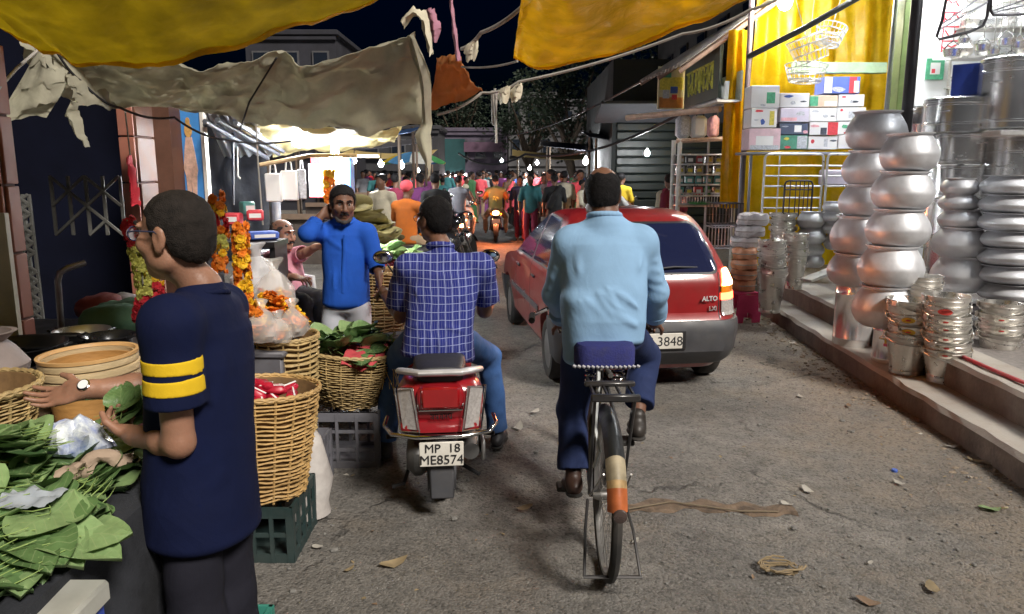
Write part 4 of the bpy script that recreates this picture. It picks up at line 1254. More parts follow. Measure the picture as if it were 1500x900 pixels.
cable([P(640,168,6.4),P(706,136,6.4),P(760,120,6.3),P(1000,50,6.0),P(1100,14,5.8),P(1180,-30,5.7)],.012,m_rope,'pale rope running under the golden awning to the canvas',sag=.03)
cable([P(676,72,5.8),P(705,48,5.6),P(765,10,5.2),P(800,-20,5.0)],.014,m_rope,'knotted rope tying the golden awning to the mauve ribbon',sag=.02)
cable([P(676,98,5.8),P(758,90,5.2)],.008,m_rope,'thin cord between the rust awning and golden awning corner',sag=.02)
cable([P(725,130,6.4),P(727,210,6.4)],.01,m_rope,'rope end dangling above the street crowd')
cable([P(721,133,6.45),P(722,180,6.45),P(725,184,6.45),P(727,134,6.45)],.012,m_rope,'looped rope hanging beside the dangling end')
cable([P(722,200,30),P(960,108,13.5)],.018,m_wire,'long dark cable crossing to the tin roof','cable','cable',.3)
cable([P(672,225,24),P(770,226,20),P(1000,165,14)],.03,m_wire,'thick dark cable sagging over the right stalls','cable','cable',.3)
for i,(x,y)in enumerate(((738,128),(756,125),(690,62))):
 p=P(x,y,6.3-.6*(i==2))
 drape([p,p+Vector((-.05,0,-.05)),p+Vector((-.03,0,-.14))],[p+Vector((.05,0,.01)),p+Vector((.05,0,-.06)),p+Vector((.03,0,-.12))],'rag',MATS['cloth_cream'],('grey rag knotted on the pale rope','small rag right of the knotted rag','plastic scrap caught on the knotted rope')[i],41+i,.03,10)
cable([P(75,62,4.5),P(120,120,4.7),P(176,158,4.9),P(255,172,5.2),P(330,205,5.6),P(440,204,6.3)],.008,m_wire,'black wire running from the canvas knot past the blue poster','wire','wire',.03)
cable([P(60,70,4.4),P(25,100,4.0),P(-20,150,3.6)],.008,m_rope,'cord tied from the canvas corner to the left pillar')
cable([P(405,85,4.8),P(365,150,5.1),P(352,190,5.4)],.006,m_wire,'thin dark cord lying against the canvas','wire','wire')
cable([P(374,160,6.2),P(378,240,6.2),P(385,330,6.2)],.007,m_rope,'grey cord hanging in front of the flower stall')
cable([P(341,195,6.6),P(342,300,6.6)],.012,m_wire,'dark cable hanging at the back of the flower stall','cable','cable')
cable([P(347,215,6.5),P(348,258,6.5),P(352,262,6.5)],.009,m_rope,'white cord with hook hanging beside the dark cable')
# ---------------------------------------------------------------- left side buildings
def tiled_pillar(px0,px1,pyt,pyb,Y,name,label,courses,depth,zb=0.0,mside=None):
 a,b=P(px0,pyb,Y),P(px1,pyb,Y)
 zt=P(px0,pyt,Y).z
 w=b.x-a.x
 t=thing(name,label,'pillar',((a.x+b.x)/2,Y,zb))
 h=zt-zb
 MB().box((0,depth/2,h/2),(w-.02,depth-.02,h),).build('core',m_grout,t,smooth=False)
 ch=h/courses
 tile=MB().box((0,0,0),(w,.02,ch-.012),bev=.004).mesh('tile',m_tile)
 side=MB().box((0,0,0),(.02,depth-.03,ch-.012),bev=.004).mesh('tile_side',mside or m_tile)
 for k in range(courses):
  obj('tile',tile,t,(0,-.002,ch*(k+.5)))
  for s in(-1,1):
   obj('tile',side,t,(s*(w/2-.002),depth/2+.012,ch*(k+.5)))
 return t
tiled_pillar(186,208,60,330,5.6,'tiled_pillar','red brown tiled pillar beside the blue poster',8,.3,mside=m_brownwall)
t=thing('brown_wall_end','plain brown wall end between tiled pillar and blue poster','wall',(P(232,250,6.1).x,6.15,0))
MB().box((0,.1,1.7),(.24,.3,3.4)).build('wall_face',m_brownwall,t,smooth=False)
tiled_pillar(-50,10,60,330,3.7,'pink_tiled_pillar','pinkish tiled pillar at the left picture edge',7,.12)
t=thing('cream_board','cream board leaning below the pink pillar','board',(P(-6,420,3.6).x,3.62,.3))
MB().box((0,0,.6),(.16,.03,1.3)).build('board',M('cream_board',(.62,.58,.48),.7,dirt=(.4,.36,.28)),t,smooth=False)
Yp=6.3
p0,p1=P(255,200,Yp),P(302,200,Yp)
zt,zb=P(280,158,Yp).z,P(280,300,Yp).z
t=thing('blue_poster_board','tall sky blue poster board with white frame and golden standing figure','poster',((p0.x+p1.x)/2,Yp,(zt+zb)/2),R(-14))
w,h=(p1.x-p0.x)*1.04,zt-zb
MB().box((0,0,0),(w,.03,h)).build('backing',M('poster_blue',(.07,.30,.75),.45,var=.12),t,smooth=False)
for s in(-1,1):
 MB().box((s*w*.5,-.006,0),(.035,.05,h+.04),bev=.004).build('frame_side',m_whitepaint,t)
fig=MB()
mg=M('figure_gold',(.62,.36,.12),.5,var=.35,scale=30)
Tm=Matrix.Translation((0,-.017,0))@Matrix.Rotation(R(90),4,'X')
def blob(cx,cz,rx,rz,d=.006,n=14):fig.prism([(cx+rx*math.cos(6.283*k/n),cz+rz*math.sin(6.283*k/n))for k in range(n)],d,Tm)
blob(0,h*.27,w*.13,h*.075);blob(0,h*.36,w*.07,h*.04,.007)
fig.build('figure_head',mg,t,smooth=False);fig=MB()
fig.prism([(-w*.1,h*.2),(w*.1,h*.2),(w*.17,h*.06),(w*.24,-h*.14),(w*.2,-h*.2),(w*.14,-h*.46),(w*.02,-h*.46),(0,-h*.2),(-w*.03,-h*.46),(-w*.16,-h*.46),(-w*.17,-h*.2),(-w*.24,-h*.12),(-w*.17,h*.06)],.006,Tm)
fig.build('figure_robe',M('figure_robe',(.68,.45,.36),.5,var=.3,scale=24),t,smooth=False)
cable([P(183,160,5.3),P(191,230,5.3)],.006,m_rope,'cord holding the red pennants by the tiled pillar')
drape([P(189,230,5.3),P(190,270,5.3),P(191,300,5.3)],[P(193,230,5.3),P(203,275,5.3),P(207,300,5.3)],'red_pennant',M('red_cloth',(.55,.02,.04),.7),'red cloth pennants hanging on a cord before the tiled pillar',51,.03)
m_lat=m_lattice
Yl=5.4
def lattice(px0,px1,pyt,pyb,label):
 a,b=P(px0,pyt,Yl),P(px1,pyb,Yl)
 t=thing('lattice_screen',label,'screen',(a.x,Yl,b.z))
 w,h=b.x-a.x,a.z-b.z
 n=max(2,round(w/.11));c=w/n;rows=max(2,round(h/(c*1.5)))
 ch=h/rows
 for i in range(n+1):
  MB().box((i*c,.012,h/2),(.022,.02,h),bev=.003).build('upright',m_lat,t)
 pc=MB()
 for s in(-1,1):
  pc.add(*[[],[]])if False else None
 L_=math.hypot(c,ch/2)
 dia=[MB().box((0,0,0),(L_,.016,.02),rot=(0,s*math.atan2(ch/2,c),0),bev=.003).mesh('slat',m_lat)for s in(-1,1)]
 rng_=random.Random(4)
 for i in range(n):
  for j in range(rows*2):
   if rng_.random()<.12:continue
   obj('slat',dia[(i+j)%2],t,(i*c+c/2,-.002*((i+j)%2),j*ch/2+ch/4))
 return t
lattice(22,72,285,560,'pale broken lattice screen beside the pink pillar')
lattice(72,182,258,345,'dim grey lattice fretwork in the dark behind the pans')
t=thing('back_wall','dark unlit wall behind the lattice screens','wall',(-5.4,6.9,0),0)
MB().box((0,0,1.5),(4.1,.12,3.0)).build('plaster',M('navy_wall',(.004,.005,.013),.95,var=.3,spec=.1,scale=2),t,smooth=False)  # night darkness put into the sheet colour; the view is open here
a,b=P(91,500,4.1),P(83,396,4.1)
t=thing('pipe_rail','bent steel pipe rail standing behind the dark pans','rail',(a.x,4.1,.0))
MB().tube([(0,0,0),(0,0,a.z),(b.x-a.x,0,b.z-.06),(b.x-a.x+.015,0,b.z-.015),(b.x-a.x+.05,.02,b.z+.01),(P(124,385,4.2).x-a.x,.1,P(124,385,4.2).z)],.017,10).build('pipe',m_greymetal,t)
MB().lathe([(.03,0),(.035,.01),(.03,.03)],12).build('collar',m_greymetal,t,loc=(0,0,a.z+.03))
# ---------------------------------------------------------------- leaf stall, front left
m_leaf=[M('betel_leaf',(.12,.215,.075),.42,var=.3,scale=14,bump=.25,bscale=40,rnd=.25,transl=.12),M('betel_leaf_pale',(.24,.36,.15),.42,var=.25,scale=14,bump=.25,bscale=40,rnd=.2,transl=.12),M('betel_leaf_dark',(.06,.12,.045),.4,var=.3,scale=14,bump=.2,bscale=40,rnd=.25)]
def veins(m):
 N,L=m.node_tree.nodes,m.node_tree.links
 b=N['Principled BSDF'];src=b.inputs['Base Color'].links[0].from_socket
 tc=N.new('ShaderNodeTexCoord');sx=N.new('ShaderNodeSeparateXYZ');L.new(tc.outputs['Object'],sx.inputs[0])
 def mt(op,a,c=None,v=None):
  n=N.new('ShaderNodeMath');n.operation=op;L.new(a,n.inputs[0])
  if c is not None:L.new(c,n.inputs[1])
  if v is not None:n.inputs[1].default_value=v
  return n.outputs[0]
 ax=mt('ABSOLUTE',sx.outputs['X'])
 q=mt('FRACT',mt('MULTIPLY',mt('SUBTRACT',sx.outputs['Y'],mt('MULTIPLY',ax,v=.9)),v=38))
 f=mt('MAXIMUM',mt('LESS_THAN',q,v=.09),mt('LESS_THAN',ax,v=.0014))
 mx=N.new('ShaderNodeMix');mx.data_type='RGBA'
 L.new(mt('MULTIPLY',f,v=.45),mx.inputs['Factor']);L.new(src,mx.inputs['A']);mx.inputs['B'].default_value=(.34,.42,.2,1)
 L.new(mx.outputs['Result'],b.inputs['Base Color'])
for q_ in m_leaf:veins(q_)
m_stalk=M('leaf_stalk',(.24,.34,.10),.5,var=.2)
def leaf_mesh(L_,W_,curl,fold,m,seed,nu=11,nv=6):
 rg=random.Random(seed)
 b=MB()
 def fn(u,v):
  s=u
  half=W_*.5*(min(1,s/.26)**.55)*(1-(max(0,s-.26)/.74)**2.6)**.85
  x=(v*2-1)*half
  y=s*L_-.18*L_*max(0,1-s*4)*abs(v*2-1)*0
  if s<.12:y-=.1*L_*abs(v*2-1)*(1-s/.12)*0
  z=curl*L_*(s-.35)**2+fold*abs(x)-.012*(1-abs(v*2-1))*0+.006*math.sin(s*9+seed)+.05*x*math.sin(s*5+seed*2)
  z+=-.004*math.cos((v*2-1)*9.4)
  return(x,y,z)
 b.sheet(fn,nu,nv)
 b.i=1
 b.tube([(0,L_*.04,0.002),(0,-.03,.004),(rg.uniform(-.01,.01),-.07,.012)],[.0016,.0014,.001],5)
 return b.mesh('betel_leaf',[m,m_stalk],angle=180)
LEAFS=[leaf_mesh(.17+.015*(i%3),.135+.012*(i%4),(-.45,-.3,.15,-.15)[i%4],(.1,.22,-.12,.3)[i%4],m_leaf[(0,0,1,0,2,1,0,1)[i]],i)for i in range(8)]
def leaf_pile(name,label,cat,c,n,place,group=None,sc=1.0,sel=None):
 t=thing(name,label,cat,c,0,group)
 for i in range(n):
  loc,rot=place(i)
  s=sc*random.uniform(.85,1.15)
  obj('leaf',LEAFS[random.choice(sel)if sel else random.randrange(8)],t,loc,rot,(s,s,s))
 return t
TZ=.84
ta=thing('stall_table','low stall table draped in black cloth under the betel leaves','table',(-1.62,1.9,0))
MB().box((0,0,TZ-.03),(1.1,1.45,.05),bev=.01).build('table_top',M('table_wood',(.16,.11,.07),.7),ta)
for sx in(-.48,.48):
 for sy in(-.55,.6):
  MB().box((sx,sy,TZ/2-.03),(.06,.06,TZ-.06)).build('leg',MATS['table_wood'],ta)
def cloth(u,v):
 x0,x1=-1.62,-1.05
 s=v*1.15
 fx=.05*nz3((u*7,v*2,3))+.03*math.sin(u*24+v*2)
 y=.95+u*1.6
 if s<.5:return(x0+(x1-x0)*s/.5,y,TZ+.004+.006*nz3((u*9,v*9,1)))
 d=s-.5
 return(x1+.02+.06*d+fx*min(1,d*5),y,TZ-d+.0)
tag(MB().sheet(cloth,60,50,.004).build('stall_cloth',m_black),'black cloth hanging over the right side of the leaf stall','cloth')
def plastic_crate(name,label,loc,size,m,rz=0,group=None,slots=(5,3),cat='crate'):
 """open crate: corner posts, rails and slatted sides"""
 w,d,h=size
 t=thing(name,label,cat,loc,rz,group)
 th=.014
 MB().box((0,0,.01),(w-.03,d-.03,.016)).build('floor',m,t,smooth=False)
 for side in range(4):
  ln=w if side%2==0 else d
  off=d/2 if side%2==0 else w/2
  Tm=Matrix.Rotation(math.pi/2*side,4,'Z')@Matrix.Translation((0,-off+th/2,0))
  b=MB()
  nv,nh=slots
  for z in(.02,h-.025):b.box((0,0,z),(ln-.002,th,.04 if z<.1 else.05),T=Tm)
  for k in range(1,nh):b.box((0,.001,h*k/nh),(ln-.004,th*.8,.018),T=Tm)
  for k in range(nv+1):
   b.box((-ln/2+.016+(ln-.032)*k/nv,-.002,h/2),(.03 if k in(0,nv)else.016,th*1.1,h-.004),T=Tm)
  b.build('side_panel',m,t,smooth=False)
 return t
m_blue_cr=M('crate_blue',(.03,.07,.4),.45,var=.15,dirt=(.06,.07,.15))
m_grey_cr=M('crate_grey',(.13,.13,.15),.55,var=.2,dirt=(.07,.06,.055))
m_green_cr=M('crate_green',(.02,.04,.04),.5,var=.2,dirt=(.06,.07,.065))
m_lid=M('crate_lid',(.42,.42,.38),.5,var=.12,dirt=(.25,.24,.2))
c=P(10,880,1.42)
t=plastic_crate('plastic_crate','blue perforated crate with grey lid at the bottom left corner',(c.x-.16,1.42,.42),(.5,.36,.34),m_blue_cr,slots=(18,8))
MB().box((0,0,.365),(.53,.39,.055),bev=.008).build('lid',m_lid,t)
plastic_crate('plastic_crate','green crate under the black cloth behind the standing man',(-1.02,2.15,.0),(.42,.36,.3),M('crate_teal',(.04,.22,.17),.5),slots=(5,3))
t=thing('sachet','small blue and white sachet lying on the crate under the cloth','sachet',(P(207,870,2.05).x,2.05,.33),R(30))
MB().box((0,0,.01),(.075,.05,.012),bev=.005,rot=(.25,0,0)).build('wrapper',pb_,t)
MB().box((0,0,.019),(.05,.03,.003),rot=(.25,0,0)).build('print',pw_,t)
random.seed(11)
def bundle_place(c0,ang,n,spread,rise,lay=.1):
 def f(i):
  k=i/max(1,n-1)-.5
  side=Vector((math.cos(ang+math.pi/2),math.sin(ang+math.pi/2),0));fw=Vector((math.cos(ang),math.sin(ang),0))
  j=(i*7)%n/n-.5
  off=side*spread*j+fw*(.09*k)+Vector((random.uniform(-.008,.008),random.uniform(-.008,.008),0))
  return(off+Vector((0,0,.01+(.0055*i+rise*.3)))),(random.uniform(-.05,.05)+lay*.6-.12,random.uniform(-.08,.08)+.5*j,ang-math.pi/2+j*.9+random.uniform(-.12,.12))
 return f
PILES=[(168,735,0.90,-95,14,.16,.05,'fan of betel leaves with stalks up nearest the standing man'),(95,715,.92,150,14,.20,.06,'pale betel leaf bundle in the middle of the stall'),(40,770,.90,-170,16,.26,.06,'dark stacked betel leaves along the left table edge'),(85,775,.91,160,14,.12,.05,'long betel leaf bundle laid across the front of the stall'),(45,805,.91,-170,12,.2,.04,'broad betel leaves at the left front of the stall'),(20,838,.89,-160,9,.2,.03,'large flat betel leaves over the crate lid at bottom left'),(55,800,.88,-20,9,.10,.03,'two broad betel leaves pointing at the black cloth'),(25,715,.93,40,10,.16,.04,'light betel leaves at the left picture edge'),(85,655,.99,178,10,.05,.03,'long flat betel leaf bundle in front of the wicker basket'),(140,690,.93,110,9,.12,.03,'small betel leaf cluster behind the fan of leaves')]
for px,py,z,ang,n,spread,rise,lab in PILES:
 c=G(px-34,py,z)
 leaf_pile('betel_leaf_bundle',lab,'leaf bundle',(c.x,c.y,TZ+.008 if z<.95 else z-.05),n,bundle_place(c,R(ang),n,spread,max(rise,z-TZ-.03),.04),'betel leaf bundles on the stall',1.05)
bed=MB()
for i in range(420):
 x,y=random.uniform(-2.1,-1.2),random.uniform(1.36,2.35)
 me=LEAFS[i%8]
 T_=TR((x,y,TZ+.01+random.uniform(0,.05)),(random.uniform(-.12,.12),random.uniform(-.12,.12),random.choice((0,2.9,1.2,-1.4))+random.uniform(-.4,.4)),(1.0,)*3)
 bed.i=(0,0,1,0,2,1,0,1)[i%8]
 vs=[v.co for v in me.vertices][:84]
 bed.add(vs,[tuple(p.vertices)for p in me.polygons if max(p.vertices)<84],T_)
tag(bed.build('leaf_bed',[M('leaf_bed_green',(.10,.18,.065),.45,var=.35,scale=9),M('leaf_bed_pale',(.18,.27,.11),.45,var=.3,scale=9),M('leaf_bed_dark',(.05,.10,.04),.45,var=.3,scale=9)],angle=180),'loose bed of betel leaves covering the stall table','leaves',kind='stuff')
c=G(48,735,.95)
tag(MB().sheet(lambda u,v:(c.x-.08+.14*u,c.y-.05+.1*v,c.z+.01+.02*nz3((u*4,v*4,1))),10,10,.001).build('plastic_scrap',M('grey_film',(.45,.5,.56),.25,alpha=.8)),'grey plastic film lying among the betel leaves','plastic')
c=G(108,632,1.0)
t=thing('plastic_bag','crumpled clear bag of blue and white sachets behind the leaves','bag',(c.x,c.y,.93))
mb=MB().ball((0,0,.045),(.1,.06,.055),26)
mb.v=[(x*(1+.5*nz3((x,y,z),22)),y*(1+.5*nz3((x,y,z),22,2)),max(0,z+.03*nz3((x,y,z),26,4)))for x,y,z in mb.v]
nzm=M('film_white_blue',(.62,.68,.82),.2,var=.5,scale=24,dirt=(.04,.1,.5),dscale=9,damt=.9)
mb.build('film',nzm,t,angle=25)
t=thing('jute_knot','knotted brown rag lying among leaf stalks','rag',(G(140,668,.97).x,G(140,668,.97).y,.9))
mb=MB().tube([(-.08+.1*f+.02*math.sin(f*9),-.05+.15*f,.02+.03*math.sin(f*7)**2)for f in np.linspace(0,1,26)],[.012+.012*abs(math.sin(f*8+1))for f in np.linspace(0,1,26)],12)
mb.v=[(x+.012*nz3((x,y,z),40),y+.012*nz3((x,y,z),40,3),z+.012*nz3((x,y,z),40,6))for x,y,z in mb.v]
mb.build('rag_cloth',M('rag_brown',(.36,.27,.2),.9,bump=.4),t)
c=P(137,527,2.75)
m_cane=M('cane_orange',(.46,.24,.075),.5,var=.22,scale=9,stretch=(1,1,6),bump=.2)
m_cane2=M('cane_pale',(.55,.42,.24),.55,var=.2,scale=12,stretch=(1,1,8),bump=.3)
zr=c.z
t=thing('cane_drum','round orange cane drum with pale banded rim behind the leaves','drum',(c.x,2.75,.55),.3)
rr=.168
H=zr-.55
t.rotation_euler[1]=-.03
MB().lathe([(rr*.72,0),(rr*.74,.02),(rr*.78,H*.35),(rr*.84,H*.6),(rr*.9,H-.06),(rr*.9,H+.0),(rr*.87,H),(rr*.8,H*.5),(rr*.7,.03)],44).build('barrel',m_cane,t)
for k,(z,ro,hh)in enumerate(((H-.075,1.0,.03),(H-.043,1.03,.03),(H-.011,1.0,.028))):
 MB().lathe([(rr*.9,z),(rr*ro,z+.002),(rr*ro*1.01,z+hh/2),(rr*ro,z+hh-.002),(rr*.9,z+hh),(rr*.9,z)],44,cap=False).build('rim_band',m_cane2,t)
MB().lathe([(rr*.93,H+.018),(rr*1.02,H+.018),(rr*1.03,H+.03),(rr*.96,H+.03),(rr*.93,H+.018)],44,cap=False).build('rim_edge',M('cane_edge',(.6,.36,.15),.5),t)
MB().tube([(math.cos(a)*rr*.82,math.sin(a)*rr*.82,.12+.015*math.sin(a*2))for a in np.linspace(0,6.283,26)],.006,6).build('tie_cord',m_rope,t)
t=thing('stall_counter','dark maroon counter carrying black pans at the left','counter',(-2.35,3.35,0))
MB().box((0,0,.44),(1.5,.7,.88),bev=.01).build('counter_body',M('maroon',(.07,.025,.025),.6,var=.3),t)
MB().box((0,0,.9),(1.56,.76,.035),bev=.006).build('counter_top',m_darkmetal,t)
t=thing('low_stool','low wooden stool under the cane drum','stool',(c.x,2.75,0))
MB().lathe([(.16,.5),(.17,.505),(.17,.545),(.16,.55)],24).build('seat',MATS['table_wood'],t)
for k in range(3):
 a=2.1*k
 MB().tube([(math.cos(a)*.13,math.sin(a)*.13,0),(math.cos(a)*.11,math.sin(a)*.11,.5)],.02,8).build('leg',MATS['table_wood'],t)
m_pan=M('black_pan',(.035,.036,.04),.3,.7,var=.3)
for i,(px,py,Y,R_)in enumerate(((22,506,3.2,.19),(72,500,3.35,.15),(120,486,3.6,.12),(160,492,3.3,.1))):
 p=P(px,py,Y)
 t=thing('iron_pan',('large black iron pan at the left edge of the counter','black iron pan left of the pipe rail','small steel pan behind the pipe rail','small dark dish on the counter near the red garland')[i],'pan',(p.x,Y,max(.918,p.z-.06)),0,'iron pans on the dark counter')
 MB().lathe([(R_*.5,0),(R_*.85,.015),(R_,.055),(R_*1.08,.06),(R_*1.08,.066),(R_*.96,.06),(R_*.8,.025),(R_*.4,.012)],32).build('dish',m_pan if i!=2 else m_steel2,t)
 for s in(-1,1):MB().tube([(s*R_,-.03,.055),(s*R_*1.22,-.03,.065),(s*R_*1.22,.03,.065),(s*R_,.03,.055)],.007,6).build('handle',m_pan,t)
for i,(px,py,m,s)in enumerate(((170,470,'sack_green',(.2,.14,.1)),(185,455,'sack_green',(.16,.12,.08)),(150,450,'sack_red',(.14,.12,.09)),(178,440,'sack_pale',(.13,.1,.06)))):
 p=P(px,py,4.2+.1*i)
 t=thing('cloth_sack',('green cloth sack lying on the back counter','upper green sack under the pale packet','dull red sack behind the steel pan','pale packet on top of the sacks')[i],'sack',(p.x,p.y,p.z-.05),.3*i)
 mb=MB().ball((0,0,s[2]*.5),s,20)
 mb.v=[(x*(1+.2*nz3((x,y,z),9)),y,z+.02*nz3((x,y,z),14,2))for x,y,z in mb.v]
 mb.build('sack_cloth',M(m,{'sack_green':(.07,.16,.1),'sack_red':(.22,.04,.04),'sack_pale':(.4,.36,.38)}[m],.7,bump=.3,bscale=30),t)
t=thing('back_counter','dark counter holding sacks behind the pipe rail','counter',(-2.45,4.35,0))
MB().box((0,0,P(170,478,4.2).z/2-.03),(1.3,.5,P(170,478,4.2).z-.08),bev=.01).build('counter_body',MATS['maroon'],t)
MB().box((0,0,P(170,478,4.2).z-.055),(1.35,.55,.03),bev=.006).build('counter_top',m_darkmetal,t)
# ---------------------------------------------------------------- woven baskets
def wicker(name,label,loc,Rt,Rb,H,m,rows,stakes,rz=0,tilt=(0,0),belly=0.0,cat='basket',rim=True,wall=True):
 t=thing(name,label,cat,loc,rz)
 t.rotation_euler[0],t.rotation_euler[1]=tilt
 rad=lambda f:Rb+(Rt-Rb)*f+belly*math.sin(math.pi*f)
 MB().lathe([(rad(0)*.96,.004)]+[(rad(k/8)-.012,H*k/8*.98+.006)for k in range(9)]+[(rad(1)-.02,H*.97),(rad(.5)-.022,H*.5),(rad(0)*.9,.02)],40).build('lining',M('wicker_dark',(.16,.09,.035),.8,var=.3,scale=20),t)
 wv=MB()
 rg=random.Random(len(label))
 n=stakes*4
 for j in range(rows):
  f=(j+.5)/rows
  ph=(j%2)*math.pi
  jit=rg.uniform(-.15,.15)*H/rows
  pts=[]
  for k in range(n+1):
   a=2*math.pi*k/n
   rr=rad(f)+.0045*math.cos(a*stakes+ph)+.002*nz3((math.cos(a)*3,math.sin(a)*3,j))
   pts.append((math.cos(a)*rr,math.sin(a)*rr,H*f+jit+.010*nz3((math.cos(a)*2,math.sin(a)*2,j*.35))))
  wv.tube(pts,H/rows*.46,5,cap=False,flat=.6)
 tag(wv.build('woven_strands',m,t),kind='stuff')
 for k in range(stakes):
  a=2*math.pi*k/stakes
  MB().tube([(math.cos(a)*(rad(f)+.002),math.sin(a)*(rad(f)+.002),H*f)for f in np.linspace(0,1.0,7)],.0055,5).build('stake',m,t)
 if rim:
  for q in range(2):
   MB().tube([(math.cos(a)*(rad(1)+.004),math.sin(a)*(rad(1)+.004),H+.006*math.sin(a*18+q*3.14))for a in np.linspace(0,6.283,110)],.009,6,cap=False).build('rim_cane',m,t)
 return t
m_wick=M('wicker_tan',(.47,.30,.115),.6,var=.3,scale=30,bump=.2,dirt=(.22,.13,.06),damt=.5)
m_wick2=M('wicker_straw',(.42,.30,.13),.65,var=.3,scale=30,bump=.2,dirt=(.2,.14,.07),damt=.6)
c=P(392,572,3.3)
wicker('wicker_basket','tall tan wicker basket of red packets on the green crate',(c.x-.05,3.32,.27),.25,.185,c.z-.27,m_wick,26,18,tilt=(-.05,.03))
c1=c.copy()
plastic_crate('plastic_crate','dark green crate under the tall tan basket',(c.x-.05,3.34,0),(.36,.40,.265),m_green_cr,slots=(4,2))
m_redp=M('red_packet',(.42,.012,.035),.35,var=.3,scale=15)
random.seed(5)
NUM=['one','two','three','four','five','six','seven','eight','nine','ten','eleven']
for i in range(11):
 a,r_=random.uniform(0,6.28),.15*random.random()**.5
 t=thing('red_packet',('shiny red packet with white stripe, number %s from the bottom of the basket heap'%NUM[i]),'packet',(c.x-.03+math.cos(a)*r_,3.32+math.sin(a)*r_,c.z-.05+.05*(1-r_/.15)+.012*(i%4)),random.uniform(0,6.28),'red packets heaped in the tall basket')
 t.rotation_euler[0]=random.uniform(-.4,.4);t.rotation_euler[1]=random.uniform(-.4,.4)
 MB().box((0,0,0),(.16,.05,.04),bev=.016).build('wrapper',m_redp,t)
 MB().box((0,0,.0205),(.15,.008,.002),rot=(0,0,.1)).build('stripe',pw_,t)
c=P(508,512,4.45)
plastic_crate('plastic_crate','grey slatted crate under the wide leaf basket',(P(505,640,4.35).x-.02,4.42,0),(.5,.36,.34),m_grey_cr,slots=(4,3))
wicker('wicker_basket','wide bowl shaped straw basket with betel leaves and red cloth',(c.x,4.45,.345),.285,.17,c.z-.345,m_wick2,24,20,belly=.035,tilt=(-.04,.08))
cb=Vector((c.x,4.45,c.z))
def heap_place(Rr,hh):
 def f(i):
  a,r_=random.uniform(0,6.28),Rr*random.random()**.6
  return(math.cos(a)*r_,math.sin(a)*r_,hh*(1-(r_/Rr)**2)*random.uniform(.4,1)),(random.uniform(-.2,.8),random.uniform(-.4,.4),a-math.pi/2+random.uniform(-.8,.8))
 return f
leaf_pile('betel_leaf_heap','heap of dark betel leaves in the wide straw basket','leaf heap',cb+Vector((-.04,0,-.03)),46,heap_place(.22,.15),None,1.0,(0,4,4,3,5))
tag(MB().sheet(lambda u,v:cb+Vector((.03+.22*u,-.27+.02*math.sin(u*7)-.03*v+.2*(1-v)**2+.15*u*u,.035-.1*v*(1-abs(u-.5))+.01*nz3((u*5,v*5,0)))),24,16,.004).build('red_cloth',M('red_cotton',(.42,.05,.06),.8,bump=.3)),'red cloth tucked over the rim of the straw basket','cloth')
st=MB()
for i in range(46):
 p=cb+Vector((random.uniform(.2,.3),random.uniform(-.15,.2),random.uniform(-.1,.03)))
 st.tube([p,p+Vector((random.uniform(-.02,.08),random.uniform(-.1,.05),random.uniform(-.02,.04))),p+Vector((random.uniform(0,.1),random.uniform(-.15,.05),random.uniform(-.22,-.06)))],.0022,4)
tag(st.build('loose_straw',M('straw',(.5,.38,.14),.7,rnd=.2)),'loose straw hanging from the right side of the straw basket','straw',kind='stuff')
c=P(412,492,3.95)
wicker('wicker_basket','narrow wicker basket standing behind the tall tan basket',(c.x+.02,3.95,.3),.17,.13,c.z-.3,m_wick2,20,14)
plastic_crate('plastic_crate','grey crate under the narrow wicker basket',(c.x+.02,3.97,0),(.36,.34,.29),m_grey_cr,slots=(4,2))
c=P(12,600,2.35)
wicker('wicker_basket','old wicker basket cut by the left picture edge',(c.x-.14,2.38,.86),.2,.16,P(10,578,2.3).z-.86,m_wick2,16,16)
t=thing('clay_pot','grey clay pot with wide lip behind the old basket','pot',(P(4,560,2.75).x-.05,2.75,.92))
MB().lathe([(.06,0),(.13,.05),(.14,.11),(.1,.17),(.07,.2),(.1,.23),(.11,.235),(.09,.235),(.06,.2)],32).build('body',M('clay_grey',(.3,.25,.24),.7,var=.2),t)
t=thing('side_shelf','dark shelf under the clay pot and old basket','shelf',(-2.05,2.5,0))
MB().box((0,0,.83),(.62,.7,.05)).build('board',MATS['table_wood'],t)
for sx in(-.28,.28):
 for sy in(-.32,.32):MB().box((sx,sy,.4),(.05,.05,.8)).build('leg',MATS['table_wood'],t)
t=thing('white_sack','crumpled white plastic sack leaning against the green crate','sack',(P(452,762,3.6).x,3.62,0),R(10))
mb=MB().lathe([(.05,0),(.11,.02),(.115,.08),(.1,.2),(.07,.33),(.05,.42),(.03,.45)],26)
mb.v=[(x*(1+.35*nz3((x,y,z),8))+.09*(z/.45)*.3,y*(1+.35*nz3((x,y,z),8,3)),z)for x,y,z in mb.v]
mb.build('sack_film',M('sack_white',(.6,.57,.55),.45,bump=.5,bscale=25,dirt=(.35,.3,.27),transl=.2),t)
